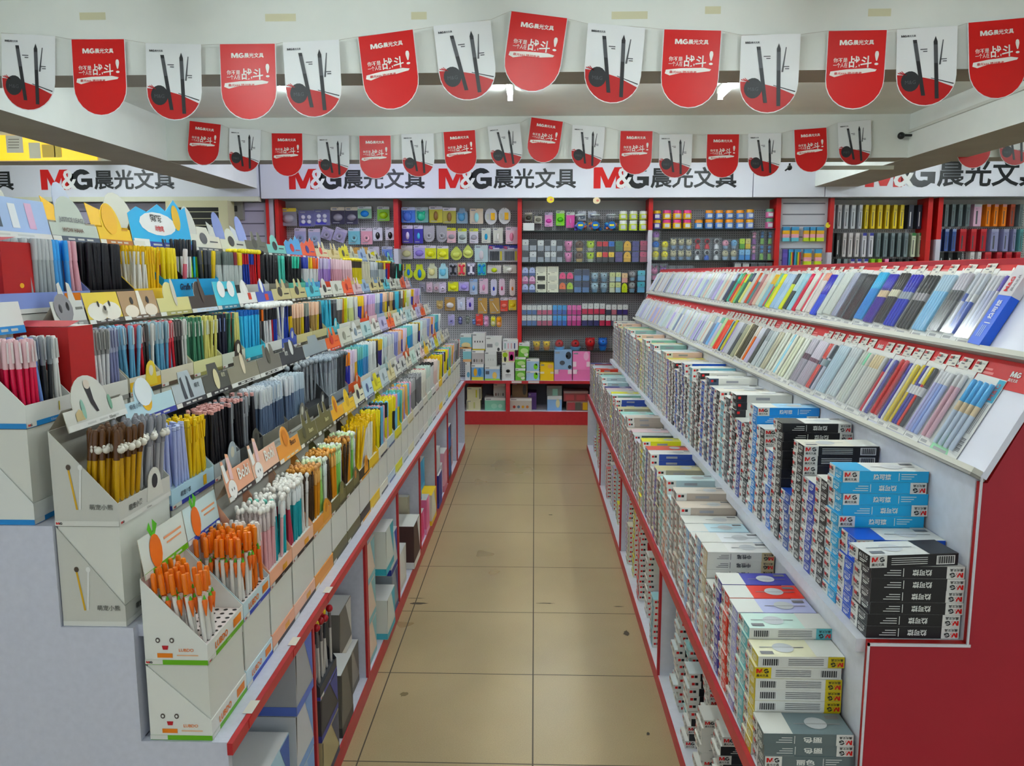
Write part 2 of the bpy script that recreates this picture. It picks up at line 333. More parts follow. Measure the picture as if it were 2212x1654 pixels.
bays = [('first', 606, 852, 598, 537), ('second', 862, 1118, 852, 537), ('third', 1127, 1399, 1118, 900), ('fourth', 1408, 1672, 1399, 497), ('fifth', 1796, 1997, 1787, 545), ('sixth', 2029, 2290, 2019, 517)]
UNIT = {}
for nm, x0, x1, pl, py in bays:
    a, c_ = PX(x0), PX(x1); t = empty('wall_shelf_unit', ((a+c_)/2, PEGY, 0)); UNIT[nm] = t
    tag(t, f'red framed pegboard shelf unit, {nm} bay of the back wall', 'shelf unit')
    ox = (a+c_)/2; hw = (PX(x1 + (11 if nm != 'sixth' else 0)) - a)/2+.02
    b = MB(); b.box(a-ox-.02, hw, 0, .012, .5, 2.36, PEG); b.box(a-ox-.02, hw, 0, .012, 2.36, 2.452, TOPB); b.obj('pegboard', t)
    zj = at(pl, py, PILY).z; xl, xr = PX(pl)-ox, a-ox
    b = MB(); b.box(xl, xr, PILY-PEGY, 0, max(zj, .5), 2.452, PILL); b.obj('pillar', t)
    if zj > .5: b = MB(); b.box(xl-.004, xr-.004, PILY-PEGY-.01, 0, .5, zj, POSTW); b.obj('post', t)
    if nm in ('fourth', 'fifth'):
        b = MB(); b.box(c_-ox, c_-ox+.05, PILY-PEGY, 0, .5, 2.452, PILL); b.obj('pillar', t)
    if nm == 'first':
        b = MB(); b.box(xl-.1, xl-.07, PILY-PEGY, 0, .5, 2.452, PILL); b.box(xl-.07, xl-.02, PILY-PEGY+.02, 0, .5, 2.452, POSTW); b.obj('end_panel', t)
def shelf(bay, ys):
    t = UNIT[bay]; i = [k[0] for k in bays].index(bay); a, c_ = PX(bays[i][1]), PX(bays[i][2]); zs = []
    for py in ys:
        z = at(1130, py, 8.53).z; b = MB(); b.box(a-t.location.x+.003, c_-t.location.x-.003, 8.53-PEGY, -.001, z-.01, z, GLASS_EDGE, zp=M('#4a5653', .15)); b.obj('glass_shelf', t); zs.append(z)
    return zs
def hooks(bay, pts):
    t = UNIT[bay]
    for p in pts:
        b = MB(); b.tube([(p.x-t.location.x, 0, p.z), (p.x-t.location.x, p.y-PEGY-.012, p.z)], .0025, M('#b9babd', .3, 1), 5); b.obj('peg_hook', t)
# base cabinet under the pegboards
CABZ = .492
t = empty('base_cabinet', (0, 8.47, 0)); tag(t, 'low red fronted base cabinet with open compartments below the pegboards', 'cabinet')
def cpart(n, *a, mat=SHELF_RED, **k): b = MB(); b.box(*a, mat, **k); b.obj(n, t)
cl, cr_ = -2.9, 5.9
cpart('top_board', cl, cr_, 0, .5, CABZ-.033, CABZ, zp=PALE)
cpart('kick_board', cl, cr_, 0, .03, 0, .145); cpart('bottom_board', cl, cr_, .031, .5, .125, .145, mat=PALE)
for px in (865, 1097, 1330, 1560): x = at(px, 850, 8.47).x; cpart('divider', x-.022, x+.022, 0, .49, .146, CABZ-.034)
cpart('back_board', cl, cr_, .5, .515, 0, CABZ, mat=M('#7d7d86', .6))
cpart('side_board', cl-.02, cl-.001, 0, .5, 0, CABZ)
for x in (-.2, -.06): pass
b = MB(); p = at(1105, 822, 8.46); b.quad((0, -.0015, 0), X, Z, p.x, p.x+.11, CABZ-.028, CABZ-.004, M('#d9cfcf', .5)); p = at(1141, 822, 8.46); b.quad((0, -.0015, 0), X, Z, p.x, p.x+.12, CABZ-.028, CABZ-.004, M('#d9cfcf', .5)); b.obj('price_strip', t)
# ------------------------------------------------------------------ hanging blister packs
ROWN = ['', 'one', 'two', 'three', 'four', 'five', 'six', 'seven']
def rr(x0, x1, z0, z1, r=.006):
    return [(x0+r, z0), (x1-r, z0), (x1, z0+r), (x1, z1-r), (x1-r, z1), (x0+r, z1), (x0, z1-r), (x0, z0+r)]
def arcpts(cx, cz, rx, rz, a0, a1, n=10): return [(cx+rx*math.cos(math.radians(a0+(a1-a0)*i/n)), cz+rz*math.sin(math.radians(a0+(a1-a0)*i/n))) for i in range(n+1)]
def pack(bay, row, i, r, what, body, head='#d9d6e2', blob='ball', bc='#cccccc', shape='rect', tilt=0, kind='blister_pack', Yp=8.69):
    x0, y0, x1, y1 = r; a, c_ = at(x0, y1, Yp), at(x1, y0, Yp); cx, ct = (a.x+c_.x)/2, c_.z; w_, h = c_.x-a.x, c_.z-a.z
    W = w_/2; o = Vector((0, 0, 0)); b = MB(); mb_, mh = M(body, .35), M(head, .4)
    if shape == 'rect': pts = rr(-W, W, -h, 0)
    elif shape == 'round': pts = [(-W, -h+W)] + arcpts(0, -h+W, W, W, 180, 360)[1:] + [(W, -.004), (W-.004, 0), (-W+.004, 0), (-W, -.004)]
    elif shape == 'oval': pts = arcpts(0, -h/2, W, h/2, 0, 342, 19)
    elif shape == 'capsule': pts = arcpts(0, -h+W, W, W, 180, 360) + arcpts(0, -W, W, W, 0, 180)
    elif shape == 'tear': pts = arcpts(0, -h+W, W, W, 150, 390, 14) + [(.12*W, -.002), (-.12*W, -.002)]
    elif shape == 'circle': pts = arcpts(0, -h+W, W, W, 125, 415, 14) + [(.5*W, 0), (-.5*W, 0)]
    elif shape == 'arch': pts = rr(-W, W, -h, -h*.28)[:4] + [(W*.55, -h*.2), (W*.5, -h*.06), (W*.3, 0), (-W*.3, 0), (-W*.5, -h*.06), (-W*.55, -h*.2)] + rr(-W, W, -h, -h*.28)[6:]
    b.prism(o, X, Z, pts, .022, mb_, M('#b5b4bd', .5))
    if shape == 'rect' and head: b.poly(o+Vector((0, -.0006, 0)), X, Z, rr(-W, W, -h*.2, 0), mh); b.quad(o+Vector((0, -.0012, 0)), X, Z, -W*.8, -W*.15, -h*.15, -h*.07, M('#8d8f9a', .5)); b.quad(o+Vector((0, -.0009, 0)), X, Z, -W*.75, W*.2, -h*.93, -h*.88, M('#9a9aa0', .5))
    b.disc(o+Vector((0, -.0015, 0)), X, Z, 0, -.008, .005, .004, BLK, 8)
    ob = b.obj(kind, None, (cx, Yp, ct)); ob.rotation_euler = (0, math.radians(tilt), 0)
    tag(ob, f'{what}, {od(i)} in row {ROWN[row]} of {bay} pegboard bay', 'blister pack' if kind == 'blister_pack' else 'pack', f'packs on the {bay} pegboard bay')
    b = MB(); m = M(bc, .25); s = min(w_, h)*.32
    if blob == 'ball': b.T = Matrix.Translation((0, -.001, -h*.6)) @ Matrix.Diagonal((1.15, .55, .85, 1)); b.ball((0, 0, 0), s, m)
    elif blob == 'ear':
        b.T = Matrix.Translation((-w_*.06, -.001, -h*.6)) @ Matrix.Diagonal((1, .5, 1.1, 1)); b.ball((0, 0, 0), s, m); b.ball((-s*.7, 0, s*.8), s*.35, m, 8, 5); b.ball((s*.7, 0, s*.8), s*.35, m, 8, 5)
    elif blob == 'tall': b.T = Matrix.Translation((0, -.001, -h*.58)) @ Matrix.Diagonal((.5, .4, 1.05, 1)); b.ball((0, 0, 0), s*1.05, m)
    elif blob == 'mug': b.box(W*.0, W*.62, -.018, -.0005, -h*.72, -h*.3, m, zp=M('#f4ead0', .4)); b.box(-W*.7, -W*.3, -.006, -.0005, -h*.7, -h*.35, M('#c4c3b8', .4))
    elif blob == 'ring':
        b.T = Matrix.Translation((0, -.009, -h*.62)) @ Matrix.Rotation(math.pi/2, 4, 'X'); b.lathe([(-.008, s*.95), (.004, s*.9), (.004, s*.45), (-.004, s*.4)], m, 14); b.lathe([(-.008, s*.25), (.006, s*.2)], M('#5c5d62', .4), 8)
    elif blob == 'bone':
        for q in (-.38, .38):
            for e in (-.25, .25): b.ball((w_*e, -.003, -h*(.52+q*.8)), w_*.17, m, 8, 5)
        b.box(-w_*.16, w_*.16, -.012, -.0005, -h*.8, -h*.24, m)
    elif blob == 'rings4':
        for q in (-.45, .2):
            for e in (-.4, .35):
                b.T = Matrix.Translation((W*e, -.007, -h*(.5-q*.45))) @ Matrix.Rotation(math.pi/2, 4, 'X'); b.lathe([(-.006, w_*.13), (.003, w_*.13), (.003, w_*.055)], m, 10)
        b.T = None; b.quad((0, -.001, 0), X, Z, -W*.85, W*.5, -h*.93, -h*.76, M('#4a46b4', .4))
    elif blob == 'pens':
        for e in range(6): b.box(-W*.8+e*W*.22, -W*.8+e*W*.22+W*.15, -.008, -.0005, -h*.9, -h*.36, m)
        b.quad((0, -.001, 0), X, Z, W*.6, W*.85, -h*.9, -h*.36, M('#c3b72c', .4))
        b.text('72', (0, -.0015, 0), X, Z, -W*.95, -h*.24, h*.17, M('#d8485a', .4), bold=.03); b.quad((0, -.0014, 0), X, Z, -W*.35, W*.5, -h*.24, -h*.16, M('#cfcbe0', .4))
    elif blob == 'mouse': b.T = Matrix.Translation((0, -.001, -h*.62)) @ Matrix.Diagonal((.75, .5, 1.15, 1)); b.ball((0, 0, 0), s, m); b.box(-s*.1, s*.1, -s*1.02, -s*.4, .1*s, .7*s, WHITE)
    elif blob == 'fork': b.T = Matrix.Translation((W*.1, -.004, -h*.55)) @ Matrix.Rotation(-.5, 4, 'Y'); b.box(-.003, .003, -.004, .002, -h*.3, h*.3, m); b.ball((0, 0, -h*.3), .009, m, 8, 5)
    elif blob == 'fig': b.ball((0, -.004, -h*.32), w_*.36, m, 8, 6); b.ball((0, -.004, -h*.7), w_*.4, M(head, .4), 8, 6)
    if b.v: b.obj('blister', ob)
    return Vector((cx, Yp, ct-.008))
def row(bay, n, conv, items):
    hk = []
    for i, it in enumerate(items):
        r = it[0]; hk.append(pack(bay, n, i+1, (conv[0]+r[0]/conv[2], conv[1]+r[1]/conv[2], conv[0]+r[2]/conv[2], conv[1]+r[3]/conv[2]), *it[1:]))
    hooks(bay, hk)
c1, c2, c3 = (580, 420, 7.373), (850, 430, 7.9), (850, 580, 7.9)
L_, HD = '#b9b4cf', '#d9d6e6'
row('first', 1, c1, [((185,215,440,500),'grey plastic pack with a yellow edge','#8f8d96','#e0cf6a','ball','#a3a1a8'),((485,255,725,510),'purple pack of white tape rolls','#6d6c98','#6a688f','rings4','#d8d8e4'),((732,240,975,490),'purple pack of four tape rolls','#73719d','#6a688f','rings4','#d8d8e4'),
 ((1000,200,1210,475),'navy and cream clip pack','#37324e','#d8cdbd','ball','#8e8a96'),((1228,200,1418,475),'navy clip pack with a red stripe','#37324e','#d8cdbd','ball','#8e8a96'),((1422,190,1640,382),'green card pack with a blue sharpener','#8fb79a','#dbe0e2','ball','#2f86d8'),((1735,190,1925,422),'green card pack with a lime sharpener','#86b84e','#dbe0dd','ball','#a8cf2e')])
row('first', 2, c1, [((420,535,592,790),'lilac tape pack with a grey disc','#aaa6cc','#cbbfd4','ring','#9aa3c4'),((640,545,820,810),'pale blue tape pack','#a9adcb','#cfc3d8','ring','#a6b4cc'),((875,535,1050,720),'tilted lilac tape pack','#a49dbd','#b9b0c8','ring','#a6a0b8','rect',20),((1085,545,1270,760),'tilted violet tape pack','#a49dbd','#b9b0c8','ring','#a6a0b8','rect',22),
 ((1275,530,1455,795),'teal tape pack','#7fb5c4','#c6cbdc','ring','#8fc4cf'),((1475,530,1652,795),'pink tape pack','#dba3b3','#d6ccd8','ring','#e0adba'),((1665,525,1812,735),'white pack with a black mouse-shaped dispenser','#e3e1ec','#e3e1ec','mouse','#26262b'),((1865,525,2008,725),'white pack with a dark dispenser','#e3e1ec','#e3e1ec','mouse','#1d1d22')])
row('first', 3, c1, [((1305,840,1425,1000),'orange tan pack','#c49a5c','#c9a368','ball','#d0a365'),((1432,840,1580,1000),'tan card pack','#c6a066','#c9a368','ball','#d0a96e'),((1592,830,1762,1040),'lilac pack with a yellow toy','#c9c6d8','#cfc9dc','ball','#d7d03f'),((1810,828,1972,1050),'blue flowered pack','#7f94d6','#cdd0e6','tall','#4f78cf')])
row('second', 1, c2, [((137,137,368,400),'blue mouse-eared tape pack','#4a78cf','#c0c8e4','ear','#5b7fd6'),((375,137,592,400),'green mouse-eared tape pack','#6f9c9a','#b5bfc4','ear','#4db894'),((612,120,834,402),'olive yellow pack with a brown toy','#b5ac52','#d3cfd8','tall','#8f6b42'),((842,145,1066,415),'olive pack with a brown ring toy','#aca55a','#dcd6e4','tall','#8d6f4c'),((1078,150,1265,415),'blue grey round-topped pack','#7f93a4','#7f93a4','ear','#5b8fb6','arch'),
 ((1303,160,1530,422),'beige pack with a pale cyan dispenser','#cfc2b2','#d6c4ae','tall','#a8dbe0'),((1557,150,1770,435),'oval pack with a yellow mug eraser','#cfcfd4','#cfcfd4','mug','#e8b82e','oval'),((1790,145,2002,430),'oval pack with a yellow jar eraser','#cfd0d2','#cfd0d2','mug','#eab92c','oval')])
row('second', 2, c2, [((150,445,330,752),'deep purple pack with a white leaf','#473a98','#cfc8e0','tall','#d6cfe8'),((350,445,502,758),'violet pack with a cyan leaf','#3f3aa8','#d3cce4','tall','#62b8dc'),((517,450,696,732),'clear round-bottomed dispenser pack','#a9a7ae','#a9a7ae','ring','#b5b4ba','round'),((736,450,911,736),'grey round-bottomed dispenser pack','#a7a5ab','#a7a5ab','ring','#b3b2b8','round'),((916,488,1064,745),'pink and white pack with a yellow stripe','#d9b3bb','#c8c84a','ball','#a8a2aa'),
 ((1100,500,1250,752),'pale grey pack with a yellow stripe','#c6cecb','#bfc64c','ball','#9aa3a4'),((1300,500,1446,752),'white pack with a lime stripe','#d3d0dc','#c5cc66','ball','#aeacb8'),((1504,490,1656,750),'cream pack with a cyan drop','#cdd0c6','#cfd2cb','tall','#22a3cf'),((1702,485,1866,752),'cream pack with a white drop','#cfcfc6','#cfcfca','tall','#e8e8e2'),((1914,475,2116,766),'pink pack with a rose figure','#dfc3cf','#d9cbd8','tall','#d78aa5')])
row('second', 3, c2, [((122,790,325,1022),'beige pack with a cream whale','#b9b5b0','#c5bfc4','ball','#cbc9a0'),((346,785,536,1012),'lilac pack with a purple whale','#aaa2cf','#c4bcd8','ball','#8d7fcb'),((538,790,726,1017),'yellow pack with a yellow lemon dispenser','#cdd039','#d5cfd8','ball','#dfe05a'),((746,796,936,1026),'yellow pack with a lemon toy','#cdd03f','#d8d2dc','ball','#e2e268'),((975,800,1170,1042),'lime teardrop pack','#bcc470','#bcc470','ball','#cfd77f','tear'),
 ((1183,775,1360,1006),'pale lime teardrop pack','#bfc678','#bfc678','ball','#d3da8c','tear'),((1386,785,1612,1075),'pale blue pack with two white dispensers','#b9cbd0','#bcc9cc','tall','#d8d3da'),((1622,785,1868,1072),'navy pack of black pen leads','#9ea0a6','#2a2f8c','pens','#33353c'),((1872,785,2124,1072),'navy pack of grey pen leads','#a2a4a8','#2a2f8c','pens','#4c4e54')])
row('second', 4, c2, [((180,1105,330,1352),'round yellow and blue pack','#b8c63a','#cfcbe0','tall','#3b79c4','circle'),((342,1112,546,1388),'round lime pack with a blue toy','#c3cf3a','#cfcbe0','tall','#3f80cb','circle'),((580,1090,744,1350),'cream dummy-shaped pack','#c6c9b0','#c6c9b0','ear','#d9d3a0','arch'),((771,1096,931,1356),'light blue dummy-shaped pack','#a9ccd4','#a9ccd4','ear','#7fc0da','arch'),((951,1096,1084,1306),'white pack with a black bone','#8e8d98','#b9b7c0','bone','#23242e'),((1098,1086,1230,1306),'cream pack with a red bone','#cdb28e','#d3bd98','bone','#d2495a'),
 ((1256,1086,1394,1306),'navy pack with a white bone','#4a4a60','#b9b7c6','bone','#dcdae8'),((1436,1086,1575,1297),'teal pack with a blue bone','#4fb3a8','#8cc3b4','bone','#2a86c4'),((1602,1126,1836,1266),'wide cream pack with a lime cloud','#c8c4c0','#cbc6c4','ball','#c3d65a'),((1872,1120,2096,1264),'wide cream pack with a white cloud','#c9cac0','#cbccc6','ball','#e4e6e0')])
row('second', 5, c3, [((440,232,542,392),'grey round disc pack','#8a8896','#a8a5b0','ring','#8f8d9a'),((562,230,665,400),'pale pink disc pack','#cbb5c4','#d0bcc8','ring','#d6b6c8'),((680,230,780,400),'rose and grey disc pack','#b3a7b2','#b8b0b8','ring','#c9a0ae'),((784,230,896,410),'white disc pack','#cbbfd3','#cfc4d6','ring','#e6dcec'),((932,226,1106,386),'bright yellow fish pack','#d3d622','#cfd422','ball','#e2e24a'),((1116,226,1286,376),'lilac fish pack','#aba1d3','#b5acd8','ball','#9d8fd4'),
 ((1302,175,1432,440),'blue grey knife pack','#a6b1c6','#8ea6cc','tall','#6f9bd0'),((1466,170,1612,432),'pink knife pack','#cdb8c6','#cfb2c4','tall','#d693b4'),((1660,172,1762,466),'blue capsule pack','#c6c4d6','#c6c4d6','tall','#2f3fb0','capsule'),((1800,166,1902,460),'rose capsule pack','#d5c2d0','#d5c2d0','tall','#d5567f','capsule'),((1980,170,2077,466),'orange capsule pack','#d5c9c4','#d5c9c4','tall','#dd8048','capsule')])
row('second', 6, c3, [((735,545,842,692),'small tan bear pack','#b8a070','#b8a070','ball','#c0a778','round'),((876,490,1052,716),'kraft pack with a white animal','#b08d5a','#b08d5a','ball','#ddd8d8'),((1090,490,1220,706),'white pack with a clear drop','#c9cad8','#cfcfdc','tall','#c0cbe0'),((1246,492,1366,706),'lilac pack with an indigo drop','#bdb2d6','#c6bcdc','tall','#43309a'),((1442,502,1598,766),'kraft pack with a white stick','#b3905a','#b3905a','fork','#e8e4dc'),((1630,505,1800,770),'tilted kraft pack with a white stick','#ae8c58','#ae8c58','fork','#e0dcd4','rect',-4),((1824,496,1952,726),'red glue pack','#cf5548','#d6cfd6','ball','#d98278'),((1964,490,2096,708),'yellow glue pack','#d8c22e','#d3cbd8','ball','#e2d460')])
row('second', 7, c3, [((932,780,1042,972),'lilac disc pack','#b3aed2','#bcb6d6','ring','#9c98cc'),((1105,815,1175,955),'dark blue figure toy','#4a4c78','#6a6c9c','fig','#8e90bc','capsule'),((1230,800,1300,940),'grey green figure toy','#6f7470','#7d827c','fig','#8a9088','capsule'),((1345,850,1405,960),'blue small figure toy','#5a6c94','#6a7fae','fig','#7f95c0','capsule'),((1405,776,1526,970),'red card pack','#c94a44','#c94a44','ball','#d06058'),((1546,800,1622,990),'pink figure toy','#cfa0bc','#c99fc0','fig','#dca6cc','capsule'),((1662,806,1742,986),'yellow figure toy','#d0cf7c','#d3d0ae','fig','#e4df4c','capsule'),((1758,812,1846,1000),'orange figure toy','#dca04c','#e0a684','fig','#eea42e','capsule')])
# ------------------------------------------------------------------ sharpeners, tins and jars on the glass shelves
SHN = [0]
def item(x0, x1, z0, z1, d, what, label_tail, group, Yf=8.575):
    """one boxed sharpener or tin; d = (style, upper colour, lower colour)"""
    st, cu, cl_ = d; w_, h = x1-x0, z1-z0; D = min(.09, max(.05, w_)); cx = (x0+x1)/2; W = w_/2*.97; h *= .985
    b = MB(); mu, ml = M(cu, .3), M(cl_, .35); kind = 'pencil_sharpener'
    if st == 'block':
        b.box(-W*.9, W*.9, .004, D-.004, 0, h*.45, ml); b.prism((0, .002, 0), X, Z, rr(-W*.92, W*.92, h*.46, h*.93, W*.18), D-.006, mu)
    elif st == 'arch':
        b.box(-W*.9, W*.9, .004, D-.004, 0, h*.3, ml); b.prism((0, .002, 0), X, Z, [(-W*.9, h*.31), (W*.9, h*.31)] + arcpts(0, h*.5, W*.9, h*.45, 0, 180, 10), D-.006, mu)
    elif st == 'ball':
        b.lathe([(0, W*.55), (h*.3, W*.75)], ml, 12, (0, D*.5, 0)); b.ball((0, D*.5, h*.58), min(W*.85, h*.4), mu, 12, 8)
    elif st == 'eared':
        b.lathe([(0, W*.5), (h*.28, W*.75)], ml, 12, (0, D*.5, 0)); b.ball((0, D*.5, h*.56), min(W*.85, h*.38), mu, 12, 8)
        for s in (-1, 1): b.ball((s*W*.55, D*.5, h*.82), W*.25, mu, 8, 5)
    elif st == 'robot':
        b.ball((0, D*.5, h*.68), W*.62, M('#d8d8d8', .3) if cu == '#2a2327' and cl_ != '#c43a42' else ml, 12, 8); b.T = Matrix.Translation((0, D*.5-W*.35, h*.68)); b.ball((0, 0, 0), W*.42, mu, 10, 6); b.T = None
        b.lathe([(0, W*.6), (h*.3, W*.5), (h*.42, W*.3)], ml, 12, (0, D*.5, 0))
    elif st == 'tall':
        b.lathe([(0, W*.6), (h*.4, W*.5)], ml, 10, (0, D*.5, 0)); b.ball((0, D*.5, h*.55), W*.5, mu, 10, 6); b.ball((0, D*.5, h*.8), W*.55, mu, 10, 6)
    elif st == 'tin':
        kind = 'toy_tin'; b.lathe([(0, W*.9), (h*.62, W*.9)], mu, 14, (0, D*.5, 0)); b.lathe([(h*.62, W*.86), (h*.95, W*.8)], ml, 14, (0, D*.5, 0)); b.box(-W*.5, W*.45, D*.5-W*.93, D*.5-W*.8, h*.15, h*.5, M('#cfd3d8', .4))
    elif st == 'carton':
        kind = 'sharpener_carton'; b.box(-W, W, 0, D, 0, h, mu); b.quad((0, -.001, 0), X, Z, -W*.72, W*.72, h*.38, h*.92, ml); b.quad((0, -.001, 0), X, Z, -W*.3, W*.3, h*.28, h*.32, M('#55554c', .4)); b.disc((0, -.001, 0), X, Z, -W*.72, h*.14, h*.08, h*.08, M('#6a6a60', .4), 8)
    if st in ('block', 'arch', 'ball', 'eared') : b.disc((0, (.0015 if st in ('block', 'arch') else D*.5-min(W*.85, h*.4)-.001), 0), X, Z, 0, h*(.66 if st != 'arch' else .58), W*.13, W*.13, M('#202124', .4), 8)
    o = b.obj(kind, None, (cx, Yf, z0)); tag(o, f'{what}, {label_tail}', kind.replace('_', ' '), group)
    if kind == 'pencil_sharpener':
        b = MB(); b.box(-W, W, 0, D, .0005, h, CASE); b.obj('clear_case', o)
    return z0 + (z1-z0)
NAMES = {'#2b2d31': 'black', '#d9dbd8': 'white', '#dd8fb4': 'pink', '#6a5142': 'brown', '#b5d03c': 'lime', '#c23038': 'red', '#2f6fc4': 'blue', '#e8c21e': 'yellow', '#46734f': 'green', '#dfb032': 'amber', '#4c4a86': 'violet', '#b8506a': 'maroon', '#5a4a80': 'purple', '#b9c3e8': 'pale blue', '#eeb4d4': 'rose', '#dcdccb': 'cream', '#e0527c': 'magenta', '#e8744a': 'orange', '#37425f': 'navy', '#a9c0cc': 'ice blue', '#d3d9a0': 'pale green', '#e6c6a0': 'peach', '#d3df4c': 'yellow green', '#a9abac': 'grey', '#5fb2c2': 'teal', '#4a98d4': 'sky blue', '#e47fb8': 'hot pink', '#b184cc': 'lilac', '#cfc6a8': 'tan', '#2a2327': 'dark visored', '#e0a0b4': 'blush', '#84b6dc': 'baby blue', '#d3d98a': 'pale lime', '#d8c987': 'straw', '#d69ab4': 'dusty pink', '#4f84b8': 'steel blue'}
def shelf_row(bay, sname, conv, base, zb, cols):
    """cols: (x0, x1, [designs from the bottom up], [layer tops in crop pixels from the bottom up])"""
    n = 0
    for x0, x1, ds, tops in cols:
        z = zb + .0005; n += 1
        for j, d in enumerate(ds):
            xa, xb = at(conv[0]+x0/conv[2], 560, 8.575).x, at(conv[0]+x1/conv[2], 560, 8.575).x
            dz = at(1130, conv[1]+tops[j]/conv[2], 8.575).z - at(1130, base, 8.575).z + zb
            ly = {1: '', 2: (' lower', ' upper')[j] if len(ds) == 2 else '', 3: (' lowest', ' middle', ' topmost')[min(j, 2)]}[len(ds)]
            kindw = {'tin': 'toy tin', 'carton': 'boxed sharpener'}.get(d[0], 'pencil sharpener')
            z = item(xa, xb, z, dz, d, f'{NAMES.get(d[1], "coloured")} {kindw}', f'{ly.strip() + " in " if ly else ""}{od(n)} column, {sname} shelf, {bay} bay', f'{sname} shelf goods of the {bay} bay')
k4, k5, k6 = (1115, 430, 7.373), (1390, 420, 7.135), (1115, 630, 7.373)
z1, z2, z3, z4, z5 = shelf('third', (498, 565.7, 631.5, 703.5, 757))
K, Wh, G = '#2b2d31', '#d9dbd8', '#9da3aa'
B_ = lambda a, c_=G: ('block', a, c_)
shelf_row('third', 'second', k4, 565.7, z2, [(90,205,[B_(K),B_(Wh)],[820,630]),(208,328,[B_(Wh),B_(K)],[820,630]),(335,445,[B_(K),B_(Wh)],[825,640]),(450,545,[B_(Wh),B_(K)],[825,640]),(547,640,[B_(Wh),B_(Wh)],[825,640]),(643,742,[B_(K),B_(K)],[825,640]),
 (748,915,[('eared','#dd8fb4','#dd8fb4')]*2,[828,645]),(925,1095,[('ball','#6a5142','#d3b884')]*2,[828,650]),(1100,1272,[('eared','#b5d03c','#d9dfc8')]*2,[828,645]),(1278,1370,[B_('#e8c21e',K),B_('#c23038',K)],[830,660]),(1372,1465,[B_('#c23038',K),B_('#c23038',K)],[830,660]),(1467,1565,[B_('#e8c21e',K),B_('#2f6fc4',K)],[830,660]),
 (1572,1700,[B_('#5a4a80','#5a4a80'),B_('#46734f','#46734f')],[830,655]),(1704,1832,[('arch','#dfb032','#cfa23a')]*2,[825,655]),(1838,1960,[B_('#4c4a86','#4c4a86')]*2,[825,655]),(1965,2088,[B_('#b8506a','#9c4a5e')]*2,[820,650])])
ar = lambda c_, d_: ('arch', c_, d_)
shelf_row('third', 'third', k4, 631.5, z3, [(90,200,[ar('#b9c3e8','#4a5f96'),ar('#eeb4d4','#a5527e'),ar('#b9c3e8','#4a5f96')],[1350,1220,1078]),(202,310,[ar('#b9c3e8','#4a5f96'),ar('#eeb4d4','#a5527e'),ar('#b9c3e8','#4a5f96')],[1350,1220,1078]),
 (312,490,[('carton','#dcdccb','#3e3f3c'),('carton','#dcdccb','#3e3f3c'),('carton','#dcdccb','#c9cabc')],[1345,1212,1072]),(494,680,[('carton','#dcdccb','#c4c5b8')]*3,[1345,1212,1072]),(684,800,[ar('#e8744a','#5c4034'),ar('#e0527c','#4a3038')],[1318,1158]),(803,918,[ar('#b5d03c','#55603a'),ar('#e0527c','#4a3038')],[1318,1158]),
 (922,1050,[B_('#37425f','#5c7aa6')]*2,[1302,1108]),(1053,1175,[B_('#37425f','#5c7aa6')]*2,[1302,1108]),(1182,1335,[('eared','#a9c0cc','#7fa3c0')]*2,[1318,1160]),(1338,1485,[('eared','#a9c0cc','#8fb0c8')]*2,[1318,1160]),(1490,1585,[B_('#d3d9a0','#cfd3b8')]*2,[1312,1155]),(1588,1680,[B_('#d3d9a0','#a9c8d8')]*2,[1312,1155]),(1686,1786,[ar('#d3df4c','#cdd64c'),B_('#e6c6a0','#dca8a0')],[1330,1166]),(1792,1930,[('ball','#a9abac','#8fb0c4')]*2,[1300,1132]),(1936,2068,[B_('#5fb2c2','#6fa8c8')]*2,[1300,1125])])
t2 = lambda a, c_: [B_(a, c_)]*2
shelf_row('third', 'fourth', k6, 703.5, z4, [(x, x+80, t2('#d9dbd8', '#44669c'), [368, 205]) for x in (90, 172, 252)] + [(x, x+80, t2('#d9dbd8', '#b8506e'), [368, 205]) for x in (334, 417, 500)] + [(x, x+75, t2('#4a98d4', '#2f62b8'), [368, 205]) for x in (586, 663, 740)] + [(x, x+75, t2('#e47fb8', '#c23f86'), [368, 205]) for x in (820, 897, 974)] +
 [(x, x+92, [B_('#d9dbd8', '#33306c' if i < 3 else '#c23a56'), B_('#d9dbd8', '#c23a56')], [358, 175]) for i, x in enumerate((1056, 1150, 1245, 1340))] + [(x, x+88, [B_('#d9dbd8', '#c23a56' if i == 0 else '#6a6c84'), B_('#d9dbd8', ('#3c4258', '#b8707c', '#3a3478', '#3a3478')[i])], [365, 195]) for i, x in enumerate((1440, 1532, 1622, 1712))])
# owls, clear domes and bears on the lowest glass shelf
shelf_row('third', 'lowest', k6, 757, z5, [(105,245,[('eared','#d9dbd8','#e8a05c')],[785]),(250,412,[('eared','#e8c21e','#e8a05c')],[785]),(415,572,[('eared','#e8c21e','#e8a05c')],[785]),(578,822,[('ball','#c23038','#7fb6d8')],[765]),(835,1090,[('ball','#c23038','#7fb6d8')],[765]),(1100,1300,[('eared','#c23038','#8e3a40')],[720]),(1310,1500,[('eared','#2f6fc4','#3f86d8')],[715])])
